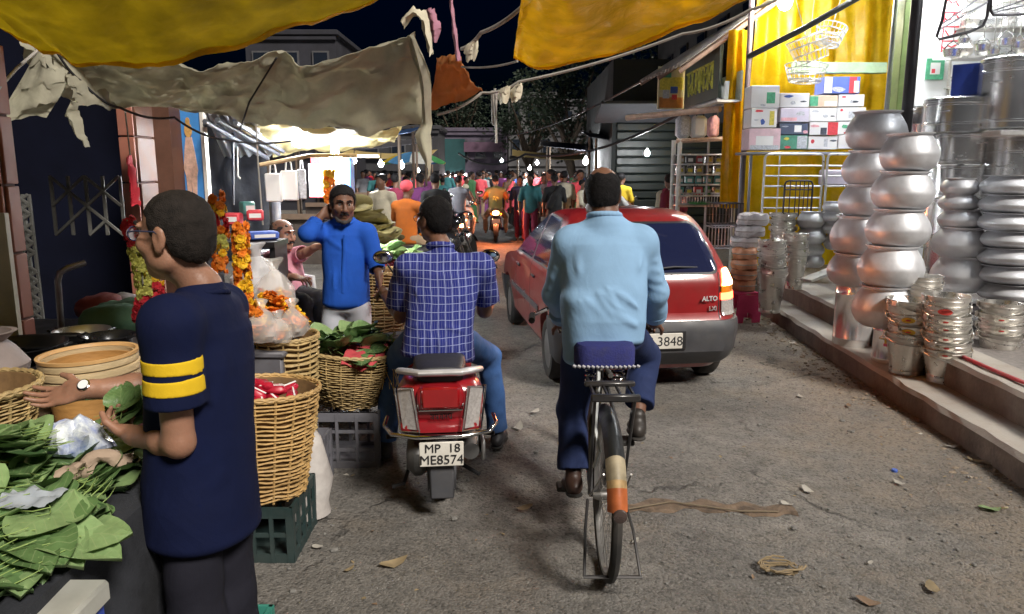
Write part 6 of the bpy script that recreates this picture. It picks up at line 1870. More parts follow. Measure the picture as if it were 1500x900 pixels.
# --- scooter: y forward, origin at the rear contact point
def build_scooter(name,label,loc,rz,paint,group=None,plate=('MP  18','ME8574'),lit=False,detail=True):
 t=thing(name,label,'scooter',loc,rz,group)
 def sec(stn,mat,nm,T=None,close=True):
  mb=MB();n=24
  vs=[]
  for(y,zc,w,h,e)in stn:
   for k in range(n):
    a=6.283*k/n
    cx,sz=math.cos(a),math.sin(a)
    vs.append((w*math.copysign(abs(cx)**e,cx),y,zc+h*math.copysign(abs(sz)**e,sz)))
  fs=[(j*n+k,j*n+(k+1)%n,(j+1)*n+(k+1)%n,(j+1)*n+k)for j in range(len(stn)-1)for k in range(n)]
  fs+=[tuple(range(n-1,-1,-1)),tuple((len(stn)-1)*n+k for k in range(n))]
  mb.add(vs,fs)
  return mb.build(nm,mat,t,angle=35)
 sec([(-.30,.60,.12,.07,.7),(-.285,.60,.19,.10,.7),(-.25,.60,.215,.125,.7),(-.12,.60,.222,.135,.7),(.08,.585,.21,.14,.75),(.3,.56,.17,.15,.8),(.45,.52,.12,.14,.8)],paint,'rear_body')
 sec([(-.33,.645,.105,.055,.6),(-.32,.645,.115,.065,.6),(-.2,.655,.125,.07,.6),(.0,.66,.13,.07,.6)],paint,'tail_centre')
 sec([(-.315,.50,.17,.03,.6),(-.295,.50,.2,.04,.6),(-.1,.49,.21,.045,.6),(.1,.47,.2,.04,.6)],paint,'lower_tail')
 sec([(-.27,.735,.07,.022,.6),(-.25,.745,.115,.04,.6),(-.1,.755,.135,.045,.6),(.15,.755,.14,.045,.6),(.38,.75,.115,.045,.6),(.5,.745,.07,.03,.6)],m_seat,'seat')
 MB().tube([(-.215,.02,.70),(-.205,-.1,.735),(-.15,-.24,.765),(-.1,-.31,.775),(.1,-.31,.775),(.15,-.24,.765),(.205,-.1,.735),(.215,.02,.70)],[.02,.024,.026,.025,.025,.026,.024,.02],10,flat=.7).build('grab_rail',M('rail_silver',(.62,.62,.63),.4,.4),t)
 for s in(-1,1):
  pts=[(.105,-.318,.495),(.175,-.285,.495),(.2,-.262,.69),(.135,-.305,.70)]
  mb=MB()
  v0=[Vector((s*a,b,c))for a,b,c in pts]
  v1=[v+Vector((s*.012,-.02,0))for v in v0]
  order=(0,1,2,3)if s>0 else(3,2,1,0)
  mb.add(v0+v1,[tuple(4+k for k in order),(0,1,5,4),(1,2,6,5),(2,3,7,6),(3,0,4,7)])
  mb.build('tail_lamp',m_brake if lit else m_lens_w,t,smooth=False)
  MB().tube([v1[0]+Vector((-s*.012,-.012,-.01)),v1[3]+Vector((-s*.012,-.012,.01)),v1[2]+Vector((s*.012,-.012,.012)),v1[1]+Vector((s*.012,-.012,-.01)),v1[0]+Vector((-s*.012,-.012,-.01))],.005,6).build('lamp_guard',m_chrome,t)
 MB().box((0,-.335,.655),(.19,.03,.11),rot=(-.1,0,0),bev=.012).build('centre_lens',m_brake_red if lit else M('lens_deep_red',(.25,.006,.008),.12,coat=1.0),t)
 MB().tube([(-.11,-.33,.62),(-.105,-.36,.6),(.105,-.36,.6),(.11,-.33,.62)],.005,6).build('guard_rod',m_chrome,t)
 MB().tube([(-.28,-.05,.47),(-.285,-.2,.475),(-.24,-.33,.475),(-.12,-.375,.47),(.12,-.375,.47),(.24,-.33,.475),(.285,-.2,.475),(.28,-.05,.47)],.011,10).build('crash_guard',m_chrome,t)
 obj('badge_lettering',strokes(5,.11,.03,m_trim,8,.0025),t,(0,-.337,.56),(R(84),0,0))
 mg=MB()
 def mud(u,v):
  a=R(-10+118*u);r_=.285
  y=-math.sin(a)*r_*.98-.02;z=.25+math.cos(a)*r_*.75+.03
  x=(v-.5)*(.17-.03*u)
  return(x,y,z-.25*(v-.5)**2)
 mg.sheet(mud,12,8,.004)
 mg.build('mudguard',m_plast,t)
 MB().box((0,-.35,.24),(.12,.02,.2),rot=(-.1,0,0),bev=.008).build('mud_flap',m_plast,t)
 pl=MB().box((0,-.385,.385),(.215,.008,.125),bev=.003).build('number_plate',m_plate,t)
 if plate:
  obj('plate_lettering',text_mesh(plate[0],.062,m_ink,.001),pl,(.005,-.3925,.415),(R(90),0,0))
  obj('plate_lettering',text_mesh(plate[1],.066,m_ink,.001),pl,(0,-.3925,.356),(R(90),0,0))
 def wheel(y,x=0):
  wt=empty_child('wheel',t,(x,y,.235))
  Q=Matrix.Rotation(R(90),4,'Y')
  MB().lathe([(.15,-.045),(.2,-.052),(.226,-.035),(.235,0),(.226,.035),(.2,.052),(.15,.045)],36,T=Q).build('tyre',m_rubber,wt)
  MB().lathe([(.155,-.04),(.1,-.02),(.05,-.05),(.05,.05),(.1,.02),(.155,.04)],24,T=Q).build('rim',m_engine,wt)
 wheel(0);wheel(1.24)
 MB().box((-.12,.05,.27),(.12,.5,.17),bev=.04).build('engine_case',m_engine,t)
 MB().tube([(.15,-.22,.33),(.15,-.15,.33),(.15,.25,.29),(.13,.5,.25)],[.045,.062,.06,.03],14).build('exhaust',m_engine,t)
 MB().box((.215,-.08,.335),(.02,.32,.1),bev=.008).build('heat_shield',m_alloy,t)
 MB().tube([(.1,-.05,.2),(.2,-.12,.16)],.012,6).build('foot_lever',m_trim,t)
 MB().tube([(-.3,.12,.3),(-.16,.16,.3)],.013,8).build('foot_peg',m_trim,t)
 MB().tube([(.3,.12,.3),(.16,.16,.3)],.013,8).build('foot_peg',m_trim,t)
 MB().tube([(-.14,.25,.2),(-.2,-.1,.12),(-.26,-.12,.11)],.011,6).build('side_stand',m_trim,t)
 MB().box((0,.68,.29),(.32,.42,.05),bev=.015).build('floorboard',m_plast,t)
 sec([(.86,.55,.17,.27,.7),(.9,.56,.215,.3,.7),(.97,.58,.2,.31,.7),(1.04,.6,.12,.28,.75)],paint,'leg_shield')
 sec([(.98,.97,.09,.05,.7),(.92,.99,.14,.07,.7),(.84,.98,.13,.05,.7)],paint,'handle_cowl')
 MB().tube([(-.34,.82,.985),(-.2,.87,.985),(0,.9,.98),(.2,.87,.985),(.34,.82,.985)],.013,8).build('handlebar',m_trim,t)
 for s in(-1,1):
  MB().tube([(s*.24,.855,.985),(s*.37,.81,.985)],.019,10).build('grip',m_rubber,t)
  MB().tube([(s*.2,.87,.99),(s*.25,.86,1.08),(s*.31,.85,1.17)],.006,6).build('mirror_stem',m_trim,t)
  mm=MB().ball((s*.335,.86,1.215),(.065,.015,.045),16)
  mm.build('mirror',m_trim,t)
  MB().ball((s*.335,.848,1.215),(.057,.008,.038),16).build('mirror_glass',m_chrome,t)
  MB().tube([(s*.33,.855,.97),(s*.2,.9,.965)],.005,6).build('brake_lever',m_chrome,t)
 sec([(1.02,.4,.07,.1,.8),(1.2,.5,.085,.05,.8),(1.38,.47,.08,.06,.8),(1.48,.36,.06,.03,.8)],paint,'front_mudguard')
 MB().tube([(0,1.24,.235),(.09,1.2,.3),(.04,1.05,.6)],.02,8).build('fork',m_engine,t)
 return t
SCO_RZ=R(6)
scooter=build_scooter('scooter','red scooter with grey grab rail ridden by the man in checked shirt',(-.385,3.87,0),SCO_RZ,m_red2)
# --- roadster bicycle, y forward, origin at the rear contact point
def build_bicycle(loc,rz):
 t=thing('bicycle','old black roadster bicycle with blue covered saddle and painted rear mudguard','bicycle',loc,rz)
 t.scale=(1.06,)*3
 m_bk=M('bike_black',(.02,.02,.022),.4,var=.2,coat=.3,dirt=(.08,.06,.05),damt=.4)
 m_spoke=M('spoke_steel',(.35,.34,.33),.4,.9,var=.2)
 r_=.345
 def wheel(y,nm):
  w=empty_child('wheel',t,(0,y,r_))
  Q=Matrix.Rotation(R(90),4,'Y')
  b=MB()
  ring=[(r_-.02+.019*math.cos(a),.021*math.sin(a))for a in np.linspace(0,6.283,11)]
  b.lathe(ring,56,T=Q,cap=False);b.build('tyre',m_rubber,w)
  MB().lathe([(r_-.045,-.015),(r_-.033,-.017),(r_-.033,.017),(r_-.045,.015),(r_-.045,-.015)],48,T=Q,cap=False).build('rim',m_spoke,w)
  MB().tube([(-.055,0,0),(-.03,0,0),(.03,0,0),(.055,0,0)],[.014,.022,.022,.014],12).build('hub',m_spoke,w)
  sp=MB()
  for k in range(32):
   a=6.283*k/32;s=1 if k%2 else-1
   a2=a+(.5 if(k//2)%2 else-.5)
   sp.tube([(s*.025,math.cos(a2)*.02,math.sin(a2)*.02),(0,math.cos(a)*(r_-.045),math.sin(a)*(r_-.045))],.0011,4)
  tag(sp.build('spokes',m_spoke,w),kind='stuff')
 wheel(0,'rear');wheel(1.16,'front')
 def guard(y0,a0,a1,mats,nm,seg=28,wd=.062):
  b=MB()
  pts=[]
  for i in range(seg+1):
   a=R(a0+(a1-a0)*i/seg)
   row=[]
   for k in range(7):
    v=k/6-.5
    rr=r_+.028-.07*v*v*2.2
    row.append((wd*v,y0-math.sin(a)*rr,r_+math.cos(a)*rr))
   pts.append(row)
  for i in range(seg):
   f=i/seg
   b.i=0 if len(mats)==1 else(0 if f<.73 else 1 if f<.85 else 2 if f<.89 else 3)
   vs=pts[i]+pts[i+1]
   b.add(vs,[(k,k+1,8+k,7+k)for k in range(6)])
  b.build(nm,mats,t)
 guard(0,-55,76,[M('guard_black',(.03,.033,.036),.35,.3,var=.25),M('guard_cream',(.33,.28,.19),.6,var=.3,scale=14,dirt=(.2,.15,.1)),M('guard_ochre',(.42,.28,.13),.6,var=.3,scale=20),M('guard_orange',(.45,.12,.035),.6,var=.25,scale=14)],'rear_mudguard',wd=.075)
 guard(1.16,-70,60,[m_bk],'front_mudguard')
 a=R(75)
 MB().lathe([(.024,0),(.027,.004),(.024,.014),(.018,.016)],16,T=Matrix.Translation((0,-.385,.44))@Matrix.Rotation(R(96),4,'X')).build('rear_reflector',M('reflector_dark',(.07,.05,.045),.3),t)
 BB=Vector((0,.46,.29));ST=Vector((0,.28,.80));HT=Vector((0,.90,.86));HB=Vector((0,.95,.68));AX=Vector((0,0,r_));FX=Vector((0,1.16,r_))
 for nm,p,q,rr in(('seat_tube',BB,ST,.0145),('top_tube',ST+Vector((0,.01,-.03)),HT,.0135),('down_tube',BB,HB,.0145),('head_tube',HB,HT+Vector((0,-.01,.04)),.018)):
  MB().tube([p,q],rr,10).build(nm,m_bk,t)
 for s in(-1,1):
  MB().tube([AX+Vector((s*.062,0,0)),BB+Vector((s*.03,0,0))],.009,8).build('chain_stay',m_bk,t)
  MB().tube([AX+Vector((s*.062,0,0)),AX+Vector((s*.055,.15,.27)),ST+Vector((s*.02,0,-.04))],.009,8).build('seat_stay',m_bk,t)
  MB().tube([HB+Vector((s*.04,.01,-.02)),HB+Vector((s*.05,.09,-.22)),FX+Vector((s*.05,0,0))],.01,8).build('fork_blade',m_bk,t)
  MB().tube([AX+Vector((s*.068,-.01,0)),(s*.05,-.30,.56)],.004,6).build('guard_stay',m_spoke,t)
  MB().tube([AX+Vector((s*.068,.01,0)),(s*.075,-.19,.81)],.0065,6).build('carrier_stay',m_bk,t)
  MB().tube([AX+Vector((s*.075,0,-.02)),(s*.095,-.12,.25),(s*.108,-.24,.12)],.006,6).build('stand_leg',m_bk,t)
 MB().tube([(-.112,-.243,.12),(.112,-.243,.12)],.010,6,flat=.6).build('stand_bar',m_bk,t)
 MB().box((0,.46,.29),(.03,.03,.03)).build('crank_axle',m_bk,t)
 for s,an in((-1,R(-62)),(1,R(118))):
  d=Vector((0,math.cos(an),math.sin(an)))
  e=BB+d*.165
  MB().tube([BB+Vector((s*.055,0,0)),e+Vector((s*.07,0,0))],.0095,8,flat=.7).build('crank',m_spoke,t)
  pd=MB().box(e+Vector((s*.125,0,0)),(.09,.085,.024),bev=.006).build('pedal',m_rubber,t)
 MB().lathe([(.02,-.004),(.095,-.004),(.1,0),(.095,.004),(.02,.004)],32,T=Matrix.Translation((.048,.46,.29))@Matrix.Rotation(R(90),4,'Y')).build('chainring',m_spoke,t)
 for z0,z1 in((.385,.385-.01),(.2,.31)):
  MB().tube([(.05,.46,z0),(.05,0,z1)],.004,5).build('chain',m_spoke,t)
 mb=MB().box((.06,.28,.30),(.012,.5,.12),bev=.005)
 mb.build('chain_guard',m_bk,t)
 for s in(-.075,-.025,.025,.075):
  MB().tube([(s,.10,.81),(s,-.2,.82)],.0065,6).build('carrier_rod',m_bk,t)
 MB().box((0,-.205,.82),(.185,.02,.03),bev=.006).build('carrier_clip',m_bk,t)
 MB().box((0,-.03,.825),(.2,.03,.02),bev=.006).build('carrier_clip',m_bk,t)
 MB().tube([(0,.285,.78),(0,.27,.86)],.0125,8).build('seat_post',m_chrome,t)
 for s in(-1,1):
  MB().tube([(s*.06+.02*math.cos(a)*1,.13+.02*math.sin(a),0.785+.08*a/25)for a in np.linspace(0,25,60)],.0045,5).build('saddle_spring',m_chrome,t)
 def sad(z0,z1,k):
  b=MB()
  out=[(-.095,.08),(-.125,.14),(-.12,.2),(-.07,.27),(-.035,.36),(-.028,.43),(.028,.43),(.035,.36),(.07,.27),(.12,.2),(.125,.14),(.095,.08)]
  out=rounded([(x*k,.2+(y-.2)*k)for x,y in out],.03,3)
  n=len(out)
  rows=[(z0,1.0),(z0+.004,1.03),(z1-.03,1.03),(z1-.01,.94),(z1,.7),(z1+.003,.3)]
  for z,f in rows:
   b.v+=[(x*f,.2+(y-.2)*f,z-.03*((y-.2)/.2)*(1 if y>.2 else-.2))for x,y in out]
  for j in range(len(rows)-1):
   b.f+=[(j*n+q,j*n+(q+1)%n,(j+1)*n+(q+1)%n,(j+1)*n+q)for q in range(n)]
  b.f+=[tuple(range(n-1,-1,-1)),tuple((len(rows)-1)*n+q for q in range(n))]
  b.m=[0]*len(b.f)
  return b
 sd=sad(.86,.96,1.0).build('saddle',M('saddle_cover_blue',(.018,.022,.13),.85,var=.25,scale=30,bump=.3,bscale=120),t)
 hem=MB()
 for k in range(15):
  x=-.13+.26*k/14
  hem.tube([(x-.005,.07-.0+.9*x*x,.868),(x+.006,.066+.9*x*x,.863)],.0065,6)
 tag(hem.build('lace_edge',M('lace_grey',(.4,.4,.44),.7),sd),kind='stuff')
 MB().tube([(0,.89,.88),(0,.88,.93),(0,.92,.95)],.011,8).build('handlebar_stem',m_chrome,t)
 MB().tube([(-.29,.68,.94),(-.28,.78,.945),(-.2,.9,.955),(0,.93,.95),(.2,.9,.955),(.28,.78,.945),(.29,.68,.94)],.011,8).build('handlebar',m_chrome,t)
 for s in(-1,1):
  MB().tube([(s*.29,.66,.94),(s*.285,.77,.945)],.016,8).build('grip',m_rubber,t)
 MB().tube([(-.03,.1,.86),(-.035,.05,.8),(-.05,-.02,.7),(-.06,-.08,.66),(-.045,-.12,.58),(-.06,-.08,.5)],.008,6).build('brake_cable',M('cable_pale',(.55,.58,.58),.5),t)
 return t
BIKE=(.408,3.06,0)
build_bicycle(BIKE,R(0))
# ---------------------------------------------------------------- people
def skin_mat(name,c):
 return M(name,c,.5,var=.16,scale=9,bump=.12,bscale=140,sss=.12,spec=.4)
m_sk1=skin_mat('skin_brown',(.30,.155,.10))
m_sk2=skin_mat('skin_dark',(.16,.078,.05))
m_sk3=skin_mat('skin_warm',(.36,.19,.13))
m_hair=M('hair_black',(.010,.009,.010),.75,var=.35,scale=60,bump=.6,bscale=300,spec=.25)
m_hair2=M('hair_greying',(.05,.045,.045),.7,spec=.25,var=.5,scale=80,bump=.5,bscale=220)
m_eye=M('eye_white',(.3,.27,.25),.25,var=0)
m_iris=M('eye_dark',(.02,.012,.01),.15,var=0)
m_lipc=M('lip_brown',(.2,.075,.06),.45,var=.1)
def cloth(name,col,**k):
 k.setdefault('bump',.08);k.setdefault('bscale',260);k.setdefault('sheen',.0);k.setdefault('spec',.15)
 return crease(M(name,col,.85,var=k.pop('var',.12),scale=5,**k),4.2,.34,.02)if name not in MATS else MATS[name]
def unit(v):
 v=Vector(v);return v.normalized()
def hand(S,w,d,n,side,curl=.4,spread=.1,sc=1.0,thumb_in=.2,k=.007):
 """palm, four unequal bent fingers and a thumb from the side of the palm"""
 w,d,n=Vector(w),unit(d),Vector(n)
 n=(n-d*n.dot(d)).normalized()
 t=d.cross(n)*side
 Fm=Matrix((t,d,n)).transposed().to_4x4()
 S.ell(w+d*.05*sc+n*.002,(.041*sc,.056*sc,.0165*sc),Fm,.012)
 S.cap(w-d*.02*sc,w+d*.03*sc,.026*sc,.024*sc,.015)
 S.cap(w+d*.03*sc+t*.018*sc+n*.006,w+d*.055*sc+t*.03*sc+n*.008,.017*sc,.013*sc,.01)
 L_=(.072,.081,.075,.058)
 cs=curl if isinstance(curl,(list,tuple))else[curl*(.85+.12*i)for i in range(4)]
 for i in range(4):
  b=w+d*(.094-.006*abs(i-1.2))*sc+t*(.029-.0195*i)*sc
  ang=0
  fd=(d+t*spread*(1.3-i)*.5).normalized()
  r=(.0092,.0093,.0088,.0078)[i]*sc
  S.cap(w+d*.05*sc+t*(.022-.015*i)*sc,b,r*1.15,r*1.05,k)
  for q,fr in enumerate((.44,.31,.25)):
   ang+=cs[i]*(.75,1.0,.75)[q]
   dr=fd*math.cos(ang)+n*math.sin(ang)
   e=b+dr*L_[i]*fr*sc
   S.cap(b,e,r,r*.9,k*.6)
   b,r=e,r*.9
 b=w+d*.03*sc+t*.033*sc+n*.004
 d1=(t*.72+d*.68+n*thumb_in).normalized()
 e=b+d1*.042*sc
 S.cap(b,e,.0125*sc,.0105*sc,.008)
 d2=(t*(.5-thumb_in*.5)+d*.85+n*(thumb_in*1.4)).normalized()
 S.cap(e,e+d2*.032*sc,.0105*sc,.0085*sc,k)
def head(S,c,f,u,fine=True,sc=1.0,slim=1.0):
 f=unit(f);u=Vector(u);u=(u-f*u.dot(f)).normalized();r=f.cross(u)
 Fm=Matrix((r,f,u)).transposed().to_4x4()
 q=lambda x,y,z:c+(r*x+f*y+u*z)*sc
 e=lambda x,y,z,a,b,d,k=.02,op='u':S.ell(q(x,y,z),(a*sc,b*sc,d*sc),Fm,k,op)
 e(0,-.014,.034,.076*slim,.097,.086)
 e(0,.03,-.035,.060*slim,.064,.080,.03)
 e(0,.062,-.095,.028,.026,.022,.025)
 for s in(-1,1):
  e(s*.052*slim,.012,-.062,.018,.035,.026,.025)
  e(s*.043*slim,.066,-.018,.024,.02,.024,.02)
 if fine:
  for s in(-1,1):
   e(s*.031,.098,.012,.019,.014,.012,.014,'s')
   S.cap(q(s*.012,.091,.033),q(s*.048,.078,.032),.0085*sc,.007*sc,.012)
   e(s*.0135,.099,-.031,.0105,.011,.009,.008)
   e(s*.079*slim,-.008,-.002,.009,.020,.033,.006)
   e(s*.076*slim,-.002,-.030,.009,.011,.012,.006)
   e(s*.089*slim,-.002,.002,.007,.010,.017,.005,'s')
  S.cap(q(0,.092,.018),q(0,.111,-.022),.0085*sc,.0125*sc,.012)
  e(0,.112,-.027,.0125,.011,.010,.008)
  e(0,.091,-.058,.024,.011,.0065,.006)
  e(0,.088,-.071,.021,.011,.0075,.006)
  e(0,.099,-.0645,.022,.006,.0018,.003,'s')
 else:
  for s in(-1,1):e(s*.079,-.008,-.005,.010,.018,.030,.008)
  S.cap(q(0,.092,.018),q(0,.108,-.026),.009*sc,.013*sc,.012)
 return q,Fm
def face_parts(t,q,Fm,base,lids=True,sc=1.0,brows=True,moustache=False,h=.004,beard=False):
 inv=lambda v:v-base
 for s in(-1,1):
  e=MB().ball((0,0,0),(.0125*sc,)*3,14)
  e.i=1
  e.ball((0,.0082*sc,0),(.0066*sc,.0062*sc,.0066*sc),10)
  o=e.build('eye',[m_eye,m_iris],t)
  o.matrix_local=Matrix.Translation(inv(q(s*.031,.0735,.011)))@Fm
 if brows:
  S=Sdf(.003)
  for s in(-1,1):
   S.chain([q(s*.014,.098,.034),q(s*.032,.096,.040),q(s*.052,.078,.035)],[.0045,.0048,.003],.004)
  S.build('eyebrows',m_hair,t,Matrix.Translation(base))
 if moustache:
  S=Sdf(.003)
  for s in(-1,1):
   S.chain([q(s*.002,.104,-.047),q(s*.018,.100,-.050),q(s*.032,.086,-.060)],[.0062,.0065,.003],.006)
  S.build('moustache',m_hair,t,Matrix.Translation(base))
def hair_piece(t,q,c,f,u,base,h=.006,m=None,bald=0.0,line=None,thick=1.0,seed=1,sc=1.0,slim=1.0,strand=0,slen=.014,comb=lambda f,u,r,rg:-u*.6-f*.35+r*rg.uniform(-.3,.3)):
 f=unit(f);u=Vector(u);u=(u-f*u.dot(f)).normalized();r=f.cross(u)
 S=Sdf(h)
 Fm=Matrix((r,f,u)).transposed().to_4x4()
 th=.010*thick
 S.ell(q(0,-.016,.036),((.077*slim+th)*sc,(.097+th)*sc,(.087+th)*sc),Fm,.02)
 S.ell(q(0,-.045,-.02),(.068*slim*sc,.062*sc,.06*sc),Fm,.03)
 ys=line or[(-.13,-.078),(-.06,-.074),(-.03,-.045),(-.012,.012),(.002,.012),(.012,-.022),(.026,-.018),(.036,.045),(.06,.07),(.075,.082),(.12,.09)]
 A,Bz=[a for a,_ in ys],[b for _,b in ys]
 C,F_,U,R_=V3(c),V3(f),V3(u),V3(r)
 w1=waves(seed,8,130)
 def keep(X,Y,Z):
  px,py,pz=X-C[0],Y-C[1],Z-C[2]
  y=(px*F_[0]+py*F_[1]+pz*F_[2])/sc;z=(px*U[0]+py*U[1]+pz*U[2])/sc
  return(np.interp(y,A,Bz).astype(np.float32)-z+.0045*w1(X,Y,Z))*.8
 S.keep(keep,.006)
 if bald:
  def top(X,Y,Z):
   px,py,pz=X-C[0],Y-C[1],Z-C[2]
   y=px*F_[0]+py*F_[1]+pz*F_[2];z=px*U[0]+py*U[1]+pz*U[2];x=px*R_[0]+py*R_[1]+pz*R_[2]
   return bald-np.sqrt(x*x+(y+.015)**2+(z-.13)**2)+.012*w1(X,Y,Z)
  S.keep(top,.008)
 w2=waves(seed+5,10,260)
 S.disp(lambda X,Y,Z:.0009*w2(X,Y,Z))
 o=S.build('hair',m or m_hair,t,Matrix.Translation(base))
 if strand:
  rg=random.Random(seed)
  me=o.data
  P_=[(p.center.copy(),p.normal.copy())for p in me.polygons if(Vector(p.center)+base-c).length>.06*sc]
  b=MB()
  for i in range(strand):
   p,nrm=P_[rg.randrange(len(P_))]
   dr=(nrm*rg.uniform(.25,.7)+comb(f,u,r,rg)).normalized()
   L_=rg.uniform(.5,1.0)*slen
   sd=dr.cross(nrm).normalized()*.0007
   p=p-nrm*.002
   e=p+dr*L_;md=p+dr*L_*.5+nrm*.0012
   b.add([p-sd,p+sd,md+sd*.8,md-sd*.8,e],[(0,1,2,3),(3,2,4)])
  st=b.build('hair_strands',m or m_hair,o,smooth=False)
  tag(st,kind='stuff')
 return o
def shoe(t,ank,toe_dir,base,m,L_=.26,h=.006,sole=None,up=(0,0,1),name='shoe'):
 S=Sdf(h)
 ank,d=Vector(ank),unit(toe_dir)
 u=Vector(up);u=(u-d*u.dot(d)).normalized();r=d.cross(u)
 Fm=Matrix((r,d,u)).transposed().to_4x4()
 b=ank-u*.055
 S.ell(b-d*.03,(.036,.05,.04),Fm,.02)
 S.cap(b-d*.02+u*.01,b+d*.06+u*.0,.038,.036,.02)
 S.ell(b+d*.12-u*.01,(.046,.075,.03),Fm,.03)
 S.cap(ank-u*.02,ank+u*.01,.04,.038,.02)
 S.plane(b-u*.035,-u)
 o=S.build(name,m,t,Matrix.Translation(base))
 S=Sdf(h)
 S.ell(b-d*.03-u*.035,(.04,.055,.012),Fm,.02)
 S.ell(b+d*.10-u*.035,(.05,.10,.012),Fm,.03)
 S.build('sole',sole or m_rubber,o,Matrix.Translation(base))
 return o
def arm(S,s,e,w,ru=.045,re=.037,rw=.026):
 m1=Vector(e).lerp(Vector(w),.3)
 S.cap(s,e,ru,re,.02);S.chain([e,m1,w],[re,re*1.03,rw],.015)
def body_core(S,J,slim=1.0):
 pel,ch,nk=J['pel'],J['ch'],J['nk']
 xr=J['xr']
 S.loft(pel-(ch-pel)*.1,ch,xr,[(0,.135*slim,.095),(.4,.128*slim,.095),(.75,.14*slim,.095),(1,.115*slim,.07)],.03)
 S.cap(ch,nk,.05,.052,.03)
 S.cap(nk,J['hd']+J['hu']*-.06,.05,.052,.02)
 for a in 'LR':
  S.cap(ch.lerp(J['s'+a],.3),J['s'+a],.05,.042,.03)
def legs_core(S,J):
 for a in 'LR':
  S.cap(J['h'+a],J['k'+a],.065,.048,.02)
  S.cap(J['k'+a],J['a'+a],.047,.034,.02)
  S.cap(J['a'+a]+J['foot'+a]*-.02+Vector((0,0,-.05)),J['a'+a]+J['foot'+a]*.14+Vector((0,0,-.06)),.03,.022,.02)
def flatcap(S,a,b,ra,rb,k=.02,grow=0.0):
 """tapered sleeve with an open, cleanly cut end at b"""
 a_,b_=V3(a),V3(b)
 ba=b_-a_
 Ln=float(np.linalg.norm(ba));ax=ba/Ln
 def fn(X,Y,Z):
  px,py,pz=X-a_[0],Y-a_[1],Z-a_[2]
  w=px*ax[0]+py*ax[1]+pz*ax[2]
  t=np.clip(w/Ln,0,1)
  d=np.sqrt((px-ax[0]*w)**2+(py-ax[1]*w)**2+(pz-ax[2]*w)**2)
  wn=np.minimum(w,0)
  d=np.sqrt(d*d+wn*wn)-(ra+(rb-ra)*t)
  return np.maximum(d,w-Ln)
 r=max(ra,rb)
 S._op(fn,np.minimum(a_,b_)-r,np.maximum(a_,b_)+r,k,'u')
 def fn2(X,Y,Z):
  px,py,pz=X-a_[0],Y-a_[1],Z-a_[2]
  w=px*ax[0]+py*ax[1]+pz*ax[2]
  d=np.sqrt((px-ax[0]*w)**2+(py-ax[1]*w)**2+(pz-ax[2]*w)**2)
  return np.maximum(d-(rb-.007),-(w-Ln+.05))
 return(fn2,b_-rb-.06,b_+rb+.06)
def mouth(S,mm):
 fn,lo,hi=mm
 S._op(fn,lo,hi,0,'s')
def wrinkles(S,seed,amp,f=26,axis=(0,0,1),an=.0):
 w1,w2=waves(seed,6,f,axis,an),waves(seed+1,8,f*2.3)
 S.disp(lambda X,Y,Z:amp*(w1(X,Y,Z)*.7+.3*w2(X,Y,Z)))
def folds(S,lines):
 """ridges: each (a, b, width, height) adds a soft crease along the segment"""
 for a,b,wd,ht in lines:
  a_,b_=V3(a),V3(b);ba=b_-a_;den=float(ba@ba)
  def fn(X,Y,Z,a_=a_,ba=ba,den=den,wd=wd,ht=ht):
   px,py,pz=X-a_[0],Y-a_[1],Z-a_[2]
   t=np.clip((px*ba[0]+py*ba[1]+pz*ba[2])/den,0,1)
   d2=(px-ba[0]*t)**2+(py-ba[1]*t)**2+(pz-ba[2]*t)**2
   return-ht*np.exp(-d2/(wd*wd))*np.sin(np.clip(t,.02,.98)*3.1416)
  S.disp(fn)
def J_(d,tf,hf,hu=(0,0,1)):
 d={k:Vector(v)for k,v in d.items()}
 d['tf']=unit(tf);d['hf']=unit(hf);d['hu']=unit(hu)
 d['xr']=d['tf'].cross(Vector((0,0,1))).normalized()
 return d
